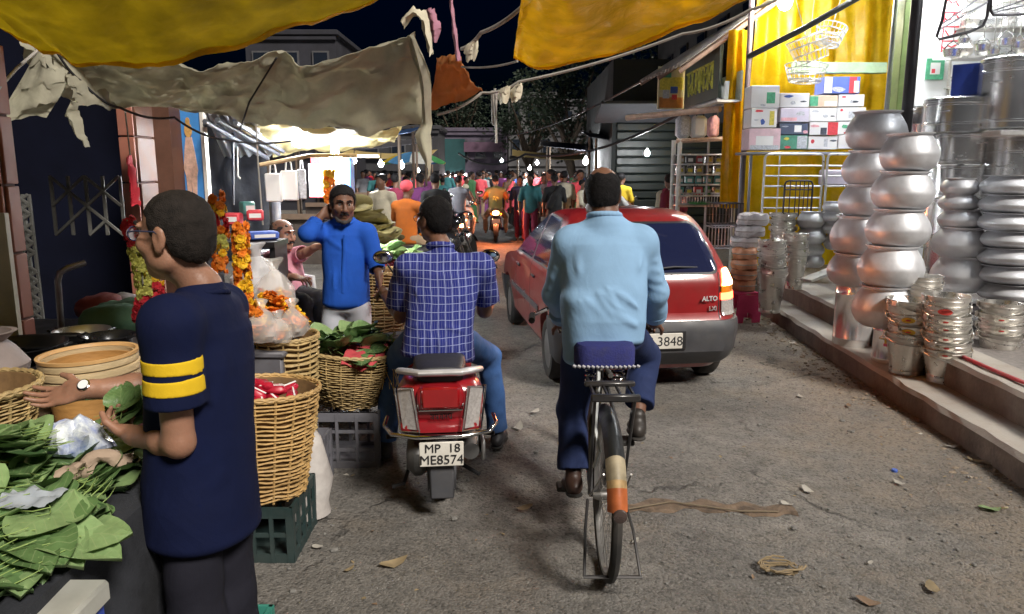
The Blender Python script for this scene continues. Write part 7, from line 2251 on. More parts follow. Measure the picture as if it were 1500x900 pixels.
# ---- the standing man in the striped sleeve shirt -------------------------------------------
def standing_man():
 base=Vector((-.86,2.06,0))
 t=thing('person','standing man in navy shirt with yellow sleeve bands, glasses and outstretched hand','person',base)
 F=unit((-.95,.3,0));Lf=Vector((-F.y,F.x,0))
 ch=Vector((-.87,2.07,1.36))
 J=J_(dict(pel=(-.905,2.06,.92),ch=ch,nk=ch+Vector((.005,.0,.07)),hd=P(257,346,2.05),sL=P(248,476,1.90),eL=P(262,648,1.90),wL=P(196,638,2.04),sR=ch-Lf*.14+F*.05+Vector((0,0,-.02)),eR=P(228,565,2.30),wR=P(124,572,2.2)),F,(-.965,.22,-.02),(-.02,0,1))
 for a,s in(('L',1),('R',-1)):
  J['h'+a]=J['pel']+Lf*.07*s+Vector((.015,0,-.04))
  J['k'+a]=J['h'+a]+Vector((.0,.0,-.42))+F*.01
  J['a'+a]=J['k'+a]+Vector((.0,0,-.38))-F*.02
  J['foot'+a]=F
 S=Sdf(.0052)
 body_core(S,J);legs_core(S,J)
 q,Fm=head(S,J['hd'],J['hf'],J['hu'])
 arm(S,J['sL'],J['eL'],J['wL'],.046,.041,.027)
 arm(S,J['sR'],J['eR'],J['wR'],.046,.041,.027)
 dR=unit((-1,-.02,-.22))
 hand(S,J['wR'],dR,(0,-.55,.85),1,[.18,.26,.32,.36],.25,1.04,.05)
 dL=unit(J['wL']-J['eL'])+Vector((-.1,.2,.12))
 hand(S,J['wL'],dL,(.1,.35,.95),-1,[.75,.8,.85,.9],.1,1.0,.5)
 S.build('body',m_sk1,t,Matrix.Translation(base))
 face_parts(t,q,Fm,base,brows=True)
 hair_piece(t,q,J['hd'],J['hf'],J['hu'],base,.005,M('hair_short_brown',(.022,.018,.016),.8,var=.5,scale=40,bump=.5,bscale=300,spec=.2),seed=3,thick=.25,strand=9000,slen=.006)
 m=cloth('shirt_navy',(.005,.0085,.036),var=.18)
 S=Sdf(.006)
 eL=J['sL'].lerp(J['eL'],.66);eR=J['sR'].lerp(J['eR'],.86)
 mo=[flatcap(S,J['sL'],eL,.070,.074,.03),flatcap(S,J['sR'],eR,.070,.072,.03)]
 for x in mo:mouth(S,x)
 S.loft(J['pel']+Vector((0,0,-.19)),ch,J['xr'],[(0,.18,.152,.0),(.25,.17,.148,.008),(.5,.16,.134,.005),(.78,.168,.125),(.93,.16,.105),(1,.125,.08)],.03)
 for a in 'LR':S.cap(ch.lerp(J['s'+a],.25)+Vector((0,0,-.005)),J['s'+a],.075,.067,.04)
 S.cap(ch,J['nk']+Vector((0,0,-.025)),.085,.066,.03)
 wrinkles(S,3,.0045,17)
 folds(S,[(J['sL']+Vector((.05,0,-.06)),J['pel']+Vector((.06,-.12,.1)),.02,.008),(J['pel']+Vector((-.1,-.12,.0)),J['pel']+Vector((.1,-.13,.14)),.022,.007),(J['pel']+Vector((-.06,-.14,-.12)),J['pel']+Vector((.13,-.1,.02)),.02,.008),(J['pel']+Vector((.08,-.1,.15)),ch+Vector((.1,-.08,-.08)),.02,.006)])
 S.build('shirt',m,t,Matrix.Translation(base))
 S=Sdf(.004)
 n0=J['nk']+Vector((0,0,-.022));au=unit(J['nk']-ch+Vector((-.03,0,.1)))
 fr_=frame(au)
 pts=[n0+fr_.to_3x3()@Vector((.068*math.cos(a),.068*math.sin(a),-.012*math.sin(a)))for a in np.linspace(0,6.283,26)]
 S.chain(pts,[.008]*26,.004)
 S.build('collar',m,t,Matrix.Translation(base))
 my=cloth('band_yellow',(.70,.46,.02))
 for s_,e_,r0,r1,L0 in((J['sL'],eL,.070,.074,None),(J['sR'],eR,.070,.072,None)):
  d=unit(e_-s_);Ln=(e_-s_).length
  for b0,b1 in((.125,.088),(.075,.037)):
   S=Sdf(.0045)
   w1=waves(3,6,17,(0,0,1),0)
   S.cap(s_,e_,r0+.0022,r1+.0022,0)
   S.plane(s_+d*(Ln-b1),d);S.plane(s_+d*(Ln-b0),-d)
   w2=waves(4,8,17*2.3)
   S.disp(lambda X,Y,Z:.0045*(w1(X,Y,Z)*.7+.3*w2(X,Y,Z)))
   S.build('sleeve_band',my,t,Matrix.Translation(base))
 mt=cloth('trousers_black',(.016,.016,.024),var=.2)
 S=Sdf(.008)
 S.loft(J['pel']+Vector((0,0,-.13)),J['pel']+Vector((0,0,.1)),J['xr'],[(0,.15,.12),(.5,.12,.10),(1,.1,.08)],.04)
 for a in 'LR':
  S.cap(J['h'+a]+Vector((0,0,-.02)),J['k'+a],.082,.078,.03)
  flatcap(S,J['k'+a],J['a'+a]+Vector((0,0,-.02)),.08,.085,.03)
 wrinkles(S,9,.005,22)
 S.build('trousers',mt,t,Matrix.Translation(base))
 for a in 'LR':shoe(t,J['a'+a],F,base,M('shoe_black',(.02,.02,.02),.4),h=.008)
 g=MB()
 hf,hu=J['hf'],Fm.col[2].to_3d()
 for s in(-1,1):
  ring=[q(s*.033+.026*math.cos(a),.108-.006*abs(s*.033+.026*math.cos(a))/.05,.010+.019*math.sin(a))-base for a in np.linspace(0,6.283,22)]
  g.tube(ring,.0019,6,cap=False)
  g.tube([q(s*.058,.102,.016)-base,q(s*.078,.06,.02)-base,q(s*.083,.0,.018)-base,q(s*.082,-.02,.004)-base],.0024,6)
 g.tube([q(-.008,.109,.014)-base,q(0,.112,.016)-base,q(.008,.109,.014)-base],.0018,6)
 gl=g.build('spectacles',M('spectacle_frame',(.05,.055,.13),.3,.3),t)
 for s in(-1,1):
  b=MB().prism([(.025*math.cos(a),.018*math.sin(a))for a in np.linspace(0,6.283,18)[:-1]],.0012)
  o=b.build('lens',M('lens_glass',(.9,.95,1),.05,var=0,alpha=.18,spec=.9),gl,smooth=False)
  o.matrix_local=Matrix.Translation(q(s*.033,.107,.010)-base)@Fm@Matrix.Rotation(R(90),4,'X')
 d=unit(J['wR']-J['eR']);wp=J['wR']-d*.012
 fw=frame(d,(0,-.5,.8)).to_3x3()
 wb=MB().tube([wp-base+d*-.012,wp-base+d*.012],.0315,20).build('watch_strap',m_chrome,t)
 o=MB().lathe([(.017,0),(.019,.002),(.019,.008),(.016,.010)],20).build('watch_dial',m_chrome,wb)
 MB().lathe([(.0001,.0104),(.015,.0104)],20,cap=False).build('watch_face',pw_,o)
 o.matrix_local=Matrix.Translation(wp-base+Vector((0,-.022,.02)))@Vector((0,-.72,.7)).to_track_quat('Z','Y').to_matrix().to_4x4()
 pl=J['wL']+unit(dL)*.09+Vector((-.02,.02,.03))
 leaf_pile('held_leaf_bunch','bunch of betel leaves held in the near hand of the standing man','leaf bunch',pl,12,lambda i:((random.uniform(-.03,.02),random.uniform(-.02,.04),random.uniform(-.03,.04)),(random.uniform(.2,.9),random.uniform(-.4,.4),random.uniform(-.9,.6))),None,.62,(1,2,3,6))
standing_man()
# ---- cyclist ----------------------------------------------------------------------------------
def cyclist():
 base=Vector((.43,3.3,0))
 t=thing('person','cyclist seen from behind in loose sky blue shirt riding the black bicycle','person',base)
 ch=P(887,336,3.42)
 J=J_(dict(pel=(.428,3.36,1.07),ch=ch,nk=P(885,312,3.43),hd=P(882,285,3.46),sL=P(834,354,3.42),eL=P(815,432,3.50),wL=P(827,474,3.70),sR=P(940,353,3.42),eR=P(961,428,3.50),wR=P(958,474,3.70),hL=(.335,3.38,1.02),kL=P(838,600,3.56),aL=P(840,695,3.43),hR=(.52,3.38,1.02),kR=P(943,520,3.72),aR=P(934,612,3.46)),(0,1,0),(.03,1,-.08),(.0,.03,1))
 J['footL']=unit((-.05,1,-.2));J['footR']=unit((.12,1,-.1))
 S=Sdf(.006)
 body_core(S,J);legs_core(S,J)
 q,Fm=head(S,J['hd'],J['hf'],J['hu'],sc=1.0)
 S.cap(J['nk']+Vector((0,-.02,-.02)),J['hd']+Vector((0,-.03,-.05)),.062,.06,.03)
 arm(S,J['sL'],J['eL'],J['wL']);arm(S,J['sR'],J['eR'],J['wR'])
 for a,s in(('L',-1),('R',1)):
  hand(S,J['w'+a]+Vector((0,.01,0)),(0,1,-.15),(-s*.2,.25,-1),-s,[1.15,1.2,1.2,1.2],.05,1.0,.6)
 S.build('body',m_sk2,t,Matrix.Translation(base))
 hair_piece(t,q,J['hd'],J['hf'],J['hu'],base,.005,m_hair,bald=.085,seed=8,thick=.4,strand=5000,slen=.012)
 m=cloth('shirt_sky_blue',(.25,.42,.63),var=.07)
 S=Sdf(.006)
 hem=J['pel']+Vector((-.005,-.03,-.07))
 mo=[]
 for a in 'LR':
  S.cap(J['s'+a],J['e'+a],.066,.064,.03)
  mo.append(flatcap(S,J['e'+a],J['e'+a].lerp(J['w'+a],.72),.064,.056,.03))
 for x in mo:mouth(S,x)
 S.loft(hem,ch,J['xr'],[(0,.18,.125,.0),(.15,.188,.14,-.01),(.4,.192,.142,-.01),(.65,.193,.135),(.84,.185,.115),(.93,.155,.092),(1,.09,.07)],.03)
 S.loft(J['pel']+Vector((-.115,-.03,-.155)),J['pel']+Vector((-.1,-.03,.1)),J['xr'],[(0,.085,.10),(1,.10,.11)],.05)
 for a in 'LR':S.cap(J['nk'].lerp(ch,.6)+Vector((0,-.01,-.01)),J['s'+a]+Vector((0,0,-.018)),.062,.062,.05)
 S.cap(ch,J['nk']+Vector((0,-.012,-.022)),.085,.070,.03)
 wrinkles(S,21,.006,15,(.4,0,1),.5)
 c=J['pel']
 yb=-.155
 fl=[]
 for k in range(9):
  x0=-.16+.035*k
  fl.append((c+Vector((x0*.6+.10,yb,.02+.012*k)),c+Vector((x0*.9-.05+.03*(k%3),yb,.22+.05*(k%3))),.013,.006 if k%2 else.0035))
 fl+=[(c+Vector((.17,yb+.03,-.02)),c+Vector((-.02,yb,.09)),.016,.013),(c+Vector((.18,yb+.04,.05)),c+Vector((.02,yb,.17)),.015,.012),(c+Vector((.19,yb+.05,.12)),c+Vector((.06,yb,.24)),.015,.010),(J['sR']+Vector((-.03,-.07,-.02)),c+Vector((.14,yb+.04,.22)),.018,.011),(J['sL']+Vector((.04,-.07,-.03)),c+Vector((-.14,yb+.04,.22)),.018,.011)]
 rgf=random.Random(3)
 for k in range(34):
  x0,z0=rgf.uniform(-.17,.17),rgf.uniform(-.02,.40)
  dx,dz=rgf.uniform(.05,.13)*(1 if x0<0 else-1)*rgf.choice((1,1,-1)),rgf.uniform(.03,.10)
  fl.append((c+Vector((x0,yb+.01,z0)),c+Vector((x0+dx,yb+.0,z0+dz)),rgf.uniform(.007,.011),rgf.uniform(.002,.004)))
 for a,s in(('L',-1),('R',1)):
  for k in range(4):
   p=J['s'+a].lerp(J['e'+a],.3+.2*k)
   fl.append((p+Vector((-.06,-.05,.02)),p+Vector((.06,-.05,-.025)),.012,.009))
 folds(S,fl)
 S.build('shirt',m,t,Matrix.Translation(base))
 S=Sdf(.004)
 S.chain([J['nk']+Vector((.069*math.cos(a),-.008+.067*math.sin(a),-.012-.012*math.sin(a)))for a in np.linspace(0,6.283,28)],[.0115]*28,.008)
 S.build('collar',m,t,Matrix.Translation(base))
 for a in 'LR':
  S=Sdf(.004)
  e_=J['e'+a].lerp(J['w'+a],.72);d=unit(J['w'+a]-J['e'+a])
  S.cap(J['e'+a],J['w'+a],.067,.058,0)
  S.plane(e_+d*.006,d);S.plane(e_-d*.04,-d)
  S.build('cuff',m,t,Matrix.Translation(base))
 mt=cloth('trousers_navy',(.022,.034,.095),var=.15)
 S=Sdf(.007)
 S.loft(J['pel']+Vector((0,0,-.1)),J['pel']+Vector((0,0,.1)),J['xr'],[(0,.15,.11),(1,.12,.09)],.04)
 for a,rr in(('L',.082),('R',.07)):
  S.cap(J['h'+a],J['k'+a],.092,.078,.05)
  flatcap(S,J['k'+a],J['k'+a].lerp(J['a'+a],.93 if a=='L' else.8),.075,rr,.03)
 wrinkles(S,31,.006,24)
 fl=[]
 for a in 'LR':
  for k in range(5):
   p=J['k'+a].lerp(J['a'+a],.1+.18*k)
   fl.append((p+Vector((-.07,-.05,.02*(k%2))),p+Vector((.06,-.06,.05)),.014,.009))
 folds(S,fl)
 S.build('trousers',mt,t,Matrix.Translation(base))
 ms=M('shoe_brown',(.05,.026,.02),.45,var=.2)
 shoe(t,J['aL']+Vector((0,0,-.0)),J['footL'],base,ms)
 shoe(t,J['aR'],J['footR'],base,M('sandal_black',(.03,.025,.022),.5),name='sandal')
cyclist()
# ---- scooter rider in the checked shirt ---------------------------------------------------------
def check_mat():
 m=cloth('shirt_checked',(.018,.025,.17),var=.1)
 nt=m.node_tree;N,L=nt.nodes,nt.links
 b=N['Principled BSDF']
 src=b.inputs['Base Color'].links[0].from_socket
 tc=N.new('ShaderNodeTexCoord');sx=N.new('ShaderNodeSeparateXYZ')
 nw=N.new('ShaderNodeTexNoise');nw.inputs['Scale'].default_value=7;nw.inputs['Detail'].default_value=2
 L.new(tc.outputs['Object'],nw.inputs['Vector'])
 vm=N.new('ShaderNodeVectorMath');vm.operation='MULTIPLY_ADD';vm.inputs[1].default_value=(.022,.022,.022)
 L.new(nw.outputs['Color'],vm.inputs[0]);L.new(tc.outputs['Object'],vm.inputs[2])
 L.new(vm.outputs['Vector'],sx.inputs[0])
 def line(sock,per,wd,off):
  a=N.new('ShaderNodeMath');a.operation='MULTIPLY_ADD';a.inputs[1].default_value=1/per;a.inputs[2].default_value=off
  L.new(sock,a.inputs[0])
  f=N.new('ShaderNodeMath');f.operation='FRACT';L.new(a.outputs[0],f.inputs[0])
  c=N.new('ShaderNodeMath');c.operation='LESS_THAN';c.inputs[1].default_value=wd/per
  L.new(f.outputs[0],c.inputs[0]);return c.outputs[0]
 mxn=N.new('ShaderNodeMath');mxn.operation='MAXIMUM'
 L.new(line(sx.outputs['X'],.037,.0032,10.2),mxn.inputs[0]);L.new(line(sx.outputs['Z'],.043,.0028,10.3),mxn.inputs[1])
 m2=N.new('ShaderNodeMath');m2.operation='MAXIMUM'
 th=N.new('ShaderNodeMath');th.operation='MULTIPLY';th.inputs[1].default_value=.35
 L.new(line(sx.outputs['X'],.0123,.002,10.0),th.inputs[0])
 L.new(mxn.outputs[0],m2.inputs[0]);L.new(th.outputs[0],m2.inputs[1])
 mix=N.new('ShaderNodeMix');mix.data_type='RGBA'
 L.new(m2.outputs[0],mix.inputs['Factor']);L.new(src,mix.inputs['A']);mix.inputs['B'].default_value=(.30,.34,.58,1)
 L.new(mix.outputs['Result'],b.inputs['Base Color'])
 return m
def rider():
 base=Vector((-.42,4.0,0))
 t=thing('person','man in blue checked shirt and jeans sitting on the red scooter','person',base,SCO_RZ)
 W=Matrix.Translation(base)@Matrix.Rotation(SCO_RZ,4,'Z')
 SW=Matrix.Translation((-.385,3.87,0))@Matrix.Rotation(SCO_RZ,4,'Z')
 ch=P(652,386,4.1)
 gL,gR=SW@Vector((-.33,.78,1.0)),SW@Vector((.33,.78,1.0))
 J=J_(dict(pel=(-.41,4.02,.87),ch=ch,nk=P(645,358,4.12),hd=P(636,322,4.17),sL=P(600,392,4.08),eL=P(588,462,4.24),wL=gL,sR=P(703,392,4.12),eR=P(710,455,4.3),wR=gR,hL=(-.50,4.05,.84),kL=SW@Vector((-.27,.56,.62)),aL=SW@Vector((-.33,.50,.13)),hR=(-.32,4.07,.84),kR=P(716,522,4.56),aR=P(729,632,4.56)),(-.08,1,0),(-.72,.7,-.05))
 J['footL']=unit((-.25,1,0));J['footR']=unit((.15,1,0))
 S=Sdf(.006)
 body_core(S,J);legs_core(S,J)
 q,Fm=head(S,J['hd'],J['hf'],J['hu'])
 arm(S,J['sL'],J['eL'],J['wL'],.05,.043,.029);arm(S,J['sR'],J['eR'],J['wR'],.05,.043,.029)
 hand(S,J['wL']+Vector((0,-.02,.02)),(.1,1,-.25),(.1,-.3,-1),1,[1.2]*4,.05,1.0,.6)
 hand(S,J['wR']+Vector((0,-.02,.02)),(-.1,1,-.25),(-.1,-.3,-1),-1,[1.2]*4,.05,1.0,.6)
 S.build('body',m_sk2,t,W)
 face_parts(t,q,Fm,W.translation,brows=False)if False else None
 o=hair_piece(t,q,J['hd'],J['hf'],J['hu'],Vector((0,0,0)),.005,m_hair,seed=12,thick=.9,strand=6000,slen=.018)
 o.data.transform(W.inverted())
 for c_ in ALLKIDS.get(o.name,[]):c_.data.transform(W.inverted())
 m=check_mat()
 S=Sdf(.006)
 mo=[]
 for a,f_,r_ in(('L',.88,.088),('R',.88,.082)):
  mo.append(flatcap(S,J['s'+a],J['s'+a].lerp(J['e'+a],f_)+Vector((-.012 if a=='L' else.012,0,0)),.074,r_,.03))
 for x in mo:mouth(S,x)
 S.loft(J['pel']+Vector((0,-.02,-.11)),ch,J['xr'],[(0,.205,.145),(.12,.198,.148),(.35,.185,.138),(.62,.19,.135),(.85,.2,.12),(.95,.175,.09),(1,.14,.075)],.03)
 for a in 'LR':S.cap(ch.lerp(J['s'+a],.3)+Vector((0,0,-.01)),J['s'+a],.078,.072,.05)
 S.cap(ch,J['nk']+Vector((0,0,-.02)),.085,.064,.02)
 wrinkles(S,41,.005,18)
 c=J['pel']
 fl=[(c+Vector((-.19+.055*k,-.16,-.08)),c+Vector((-.17+.05*k,-.15,.05)),.014,.010)for k in range(8)]
 fl+=[(J['sL']+Vector((.05,-.08,-.08)),c+Vector((-.1,-.14,.18)),.02,.009),(J['sR']+Vector((-.05,-.08,-.08)),c+Vector((.1,-.14,.18)),.02,.009),(c+Vector((.19,-.08,.02)),c+Vector((.03,-.15,.08)),.016,.009),(c+Vector((-.19,-.08,.04)),c+Vector((-.03,-.15,.1)),.016,.009)]
 folds(S,fl)
 S.build('shirt',m,t,W)
 S=Sdf(.004)
 S.chain([J['nk']+Vector((.064*math.cos(a),.06*math.sin(a),-.012-.018*math.sin(a)))for a in np.linspace(0,6.283,28)],[.014]*28,.008)
 S.build('collar',m,t,W)
 mt=cloth('jeans_blue',(.045,.105,.27),var=.3,dirt=(.13,.2,.36),dscale=4,damt=.5)
 S=Sdf(.007)
 S.loft(J['pel']+Vector((0,0,-.09)),J['pel']+Vector((0,0,.1)),J['xr'],[(0,.16,.12),(1,.12,.08)],.04)
 for a in 'LR':
  S.cap(J['h'+a],J['k'+a],.092,.074,.05)
  flatcap(S,J['k'+a],J['k'+a].lerp(J['a'+a],.97),.072,.066,.03)
 wrinkles(S,51,.005,26)
 folds(S,[(J['k'+a].lerp(J['a'+a],.1+.17*k)+Vector((-.06,-.05,0)),J['k'+a].lerp(J['a'+a],.1+.17*k)+Vector((.06,-.05,.04)),.014,.009)for a in 'LR' for k in range(6)])
 S.build('trousers',mt,t,W)
 ms=M('shoe_charcoal',(.03,.03,.035),.5,var=.2)
 for a in 'LR':
  o=shoe(t,J['a'+a],J['foot'+a],Vector((0,0,0)),ms)
  o.data.transform(W.inverted())
  for c_ in ALLKIDS.get(o.name,[]):c_.data.transform(W.inverted())
 g=MB();iv=W.inverted()
 for s in(-1,1):
  g.tube([iv@q(s*.033+.024*math.cos(a),.108,.010+.018*math.sin(a))for a in np.linspace(0,6.283,20)],.002,6,cap=False)
  g.tube([iv@q(s*.058,.102,.016),iv@q(s*.08,.05,.02),iv@q(s*.083,-.01,.012)],.0025,6)
 g.build('spectacles',m_trim,t)
rider()
# ---- man in bright blue and the seated man in pink -----------------------------------------------
def blue_man():
 base=Vector((-1.17,5.22,0))
 t=thing('person','standing man in bright blue shirt with one hand raised to his neck','person',base)
 tf=unit((.12,-1,0))
 ch=P(505,330,5.22)
 J=J_(dict(pel=(P(507,430,5.22)),ch=ch,nk=P(504,319,5.2),hd=P(502,299,5.16),sR=P(472,340,5.22),eR=P(450,342,5.02),wR=P(470,317,5.14),sL=P(537,341,5.22),eL=P(548,374,5.2),wL=P(555,404,5.08)),tf,(.38,-1,-.16),(.05,0,1))
 J['pel'].z=.9
 for a,s in(('R',-1),('L',1)):
  J['h'+a]=J['pel']+Vector((.085*s,0,-.04));J['k'+a]=J['h'+a]+Vector((0.02*s,-.02,-.4));J['a'+a]=J['k'+a]+Vector((0,.02,-.37))
  J['foot'+a]=tf
 S=Sdf(.0062)
 body_core(S,J);legs_core(S,J)
 q,Fm=head(S,J['hd'],J['hf'],J['hu'],sc=1.02)
 arm(S,J['sL'],J['eL'],J['wL']);arm(S,J['sR'],J['eR'],J['wR'])
 hand(S,J['wL'],(.12,-.3,-1),(-1,-.2,.1),1,[.4,.5,.55,.6],.1,1.0,.3)
 hand(S,J['wR'],(.5,.5,.5),(.6,-.6,-.2),1,[.7,.8,.85,.9],.1,1.0,.4)
 S.build('body',m_sk2,t,Matrix.Translation(base))
 face_parts(t,q,Fm,base,moustache=True)
 hair_piece(t,q,J['hd'],J['hf'],J['hu'],base,.006,m_hair,seed=17,thick=1.0,strand=4000,slen=.022)
 S=Sdf(.004)
 for s in(-1,1):
  S.chain([q(s*.062,.0,-.03),q(s*.058,.03,-.07),q(s*.035,.066,-.098),q(0,.085,-.108)],[.012,.012,.013,.014],.01)
 S.build('beard',m_hair2,t,Matrix.Translation(base))
 m=cloth('shirt_bright_blue',(.018,.09,.46),var=.14)
 S=Sdf(.0065)
 S.loft(J['pel']+Vector((0,0,-.06)),ch,J['xr'],[(0,.172,.13),(.3,.16,.12),(.65,.158,.115),(.88,.155,.1),(1,.10,.075)],.03)
 for a in 'LR':S.cap(ch.lerp(J['s'+a],.3),J['s'+a]+Vector((0,0,-.01)),.062,.06,.04)
 S.cap(ch,J['nk']+Vector((0,0,-.02)),.07,.06,.02)
 mo=[]
 S.cap(J['sR'],J['eR'],.064,.06,.03);mo.append(flatcap(S,J['eR'],J['eR'].lerp(J['wR'],.7),.058,.052,.02))
 S.cap(J['sL'],J['eL'],.07,.064,.03);mo.append(flatcap(S,J['eL'],J['eL'].lerp(J['wL'],.75),.062,.058,.02))
 wrinkles(S,61,.005,20)
 c=J['pel']
 folds(S,[(c+Vector((-.12+.06*k,-.13,.02)),c+Vector((-.1+.05*k,-.13,.22)),.016,.009)for k in range(5)]+[(J['sR']+Vector((.03,-.08,-.02)),c+Vector((.05,-.13,.3)),.018,.009)])
 for x in mo:mouth(S,x)
 sh=S.build('shirt',m,t,Matrix.Translation(base))
 for nm,dx,dz,sz in(('placket',.012,.21,(.026,.006,.40)),):
  pts=[Vector((c.x-.0+.03*k/8-base.x+.005,c.y-base.y-.128-.003*math.sin(k),.02+.9+.4*k/8-.0))for k in range(9)]
  MB().tube(pts,.011,6,flat=.35).build(nm,m,sh)
 S=Sdf(.004)
 for s in(-1,1):
  S.chain([J['nk']+Vector((.066*math.sin(a)*s,.062*math.cos(a),-.005-.03*(1-math.cos(a))*.6))for a in np.linspace(0,2.9,14)],[.013]*14,.008)
 S.build('collar',m,sh,Matrix.Translation(base))
 S=Sdf(.008)
 S.loft(J['pel']+Vector((0,0,-.1)),J['pel']+Vector((0,0,.06)),J['xr'],[(0,.14,.105),(1,.1,.08)],.04)
 for a in 'LR':
  S.cap(J['h'+a]+Vector((0,0,-.06)),J['k'+a],.085,.085,.04);flatcap(S,J['k'+a],J['a'+a],.09,.1,.03)
 wrinkles(S,71,.006,24)
 S.build('trousers',cloth('trousers_pale',(.52,.55,.62),var=.1),t,Matrix.Translation(base))
 for a in 'LR':shoe(t,J['a'+a],tf,base,m_trim,h=.01)
def pink_man():
 base=Vector((-1.76,6.1,0))
 t=thing('person','balding seated man in pink shirt and black trousers looking right','person',base)
 tf=unit((.7,-.6,0))
 ch=P(414,374,6.1)
 J=J_(dict(pel=P(413,428,6.12),ch=ch,nk=P(414,364,6.08),hd=P(415,344,6.04),sR=P(401,380,5.98),eR=P(409,408,5.9),wR=P(433,406,5.75),sL=P(429,376,6.2),eL=P(445,372,6.02),wL=P(463,362,5.9)),tf,(.86,-.5,-.08))
 for a,s in(('R',-1),('L',1)):
  J['h'+a]=J['pel']+Vector((.06*s,.07*s,-.02));J['k'+a]=J['h'+a]+tf*.4+Vector((0,0,-.02));J['a'+a]=J['k'+a]+Vector((0,0,-.38))+tf*.02
  J['foot'+a]=tf
 S=Sdf(.0065)
 body_core(S,J);legs_core(S,J)
 q,Fm=head(S,J['hd'],J['hf'],J['hu'])
 arm(S,J['sL'],J['eL'],J['wL']);arm(S,J['sR'],J['eR'],J['wR'])
 hand(S,J['wL'],(.9,-.3,.2),(0,-.5,-.8),1,[.3,.4,.45,.5],.1)
 hand(S,J['wR'],(.8,-.5,-.1),(0,.2,-1),1,[.5,.5,.6,.6],.1)
 S.build('body',m_sk3,t,Matrix.Translation(base))
 face_parts(t,q,Fm,base,moustache=True)
 hair_piece(t,q,J['hd'],J['hf'],J['hu'],base,.006,m_hair2,bald=.098,seed=19)
 m=cloth('shirt_pink',(.52,.24,.30),var=.1)
 S=Sdf(.007)
 S.loft(J['pel']+Vector((0,0,-.06)),ch,J['xr'],[(0,.185,.15),(.3,.19,.165),(.6,.18,.14),(.88,.17,.105),(1,.12,.08)],.03)
 for a in 'LR':S.cap(ch.lerp(J['s'+a],.3),J['s'+a],.07,.064,.04)
 S.cap(ch,J['nk']+Vector((0,0,-.02)),.075,.062,.02)
 mo=[flatcap(S,J['sL'],J['sL'].lerp(J['eL'],.95),.068,.066,.03)]
 S.cap(J['sR'],J['eR'],.07,.066,.03)
 mo.append(flatcap(S,J['eR'],J['eR'].lerp(J['wR'],.5),.062,.06,.02))
 wrinkles(S,81,.006,20)
 for x in mo:mouth(S,x)
 S.build('shirt',m,t,Matrix.Translation(base))
 S=Sdf(.009)
 S.loft(J['pel']+Vector((0,0,-.1)),J['pel']+Vector((0,0,.05)),J['xr'],[(0,.18,.14),(1,.17,.13)],.04)
 for a in 'LR':
  S.cap(J['h'+a],J['k'+a],.095,.08,.05);flatcap(S,J['k'+a],J['a'+a],.08,.08,.03)
 wrinkles(S,91,.006,24)
 S.build('trousers',cloth('trousers_charcoal',(.02,.02,.024)),t,Matrix.Translation(base))
 for a in 'LR':shoe(t,J['a'+a],tf,base,m_trim,h=.01)
 zb=J['pel'].z-.1
 return zb
blue_man()
_z=pink_man()
_ch=[o for o in bpy.data.objects if o.name.startswith('plastic_chair')][0]
_ch.location=(P(413,428,6.12).x-.0,6.14,_z-.45)
_ch.rotation_euler[2]=R(50)
t=thing('stall_platform','low dark wooden platform under the white plastic chair','platform',(-1.75,6.05,0))
MB().box((0,0,(_z-.455)/2),(1.1,1.0,_z-.457),bev=.01).build('planking',MATS['table_wood'],t)
# ---------------------------------------------------------------- far street: buildings, trees, stalls
def windowed(t,x,y,z,w,h,m_pane,m_fr):
 f=MB().box((x,y-.02,z),(w+.14,.08,h+.14)).build('window',m_fr,t,smooth=False)
 MB().box((x,y-.065,z),(w,.03,h)).build('pane',m_pane,f,smooth=False)
 MB().box((x,y-.1,z-h/2-.1),(w+.24,.16,.06)).build('sill',m_fr,f,smooth=False)
m_pane=M('night_pane',(.015,.02,.03),.1,var=0,spec=.8)
m_pane_lit=M('lit_pane',(1,.9,.85),var=0,emit=5,ecol=(1,.86,.9))
m_fr=M('window_frame',(.08,.08,.085),.6)
def building(label,x0,x1,y,d,h,m,nwin,storeys,lit=(),name='market_building',roof=None):
 t=thing(name,label,'building',((x0+x1)/2,y,0))
 w=x1-x0
 MB().box((0,d/2,h/2),(w,d,h)).build('wall',m,t,smooth=False)
 MB().box((0,d/2-.05,h+.1),(w+.3,d+.3,.22),bev=.03).build('roof',roof or m,t,smooth=False)
 sh=h/storeys
 for s in range(storeys):
  MB().box((0,-.06,sh*(s+1)-.12),(w+.1,.14,.14)).build('ledge',m,t,smooth=False)
  for k in range(nwin):
   x=-w/2+w*(k+.5)/nwin
   windowed(t,x,-.03,sh*s+sh*.5,w/nwin*.45,sh*.42,m_pane_lit if(s,k)in lit else m_pane,m_fr)
 return t
bm=lambda n,c:M(n,c,.85,var=.3,scale=1.2,dirt=tuple(x*.4 for x in c),dscale=.8,damt=.6)
b0,b1=P(640,230,44),P(742,230,44)
zt=P(690,193,44).z
t=building('low mauve and teal market building closing the far end of the street',b0.x,b1.x,44,6,zt,bm('far_mauve',(.12,.1,.14)),4,2,{(0,0)})
MB().box((-(b1.x-b0.x)*.28,-.2,zt*.62),(1.5,.1,zt*.55)).build('teal_shutter',M('teal_panel',(.015,.07,.075),.6),t,smooth=False)
MB().box(((b1.x-b0.x)*.18,-.22,zt*.78),(2.3,.1,.55)).build('sign_panel',M('mauve_panel',(.16,.09,.14),.6),t,smooth=False)
MB().box((-(b1.x-b0.x)*.32,-.3,zt*.29),(2.0,.1,.9)).build('lit_shopfront',m_pane_lit,t,smooth=False)
b0,b1=P(745,200,52),P(812,200,52)
building('dim grey old building with dark windows behind the right stalls',b0.x,b1.x,52,8,P(780,140,52).z,bm('far_grey',(.1,.1,.105)),3,3)
b0,b1=P(812,200,58),P(990,200,58)
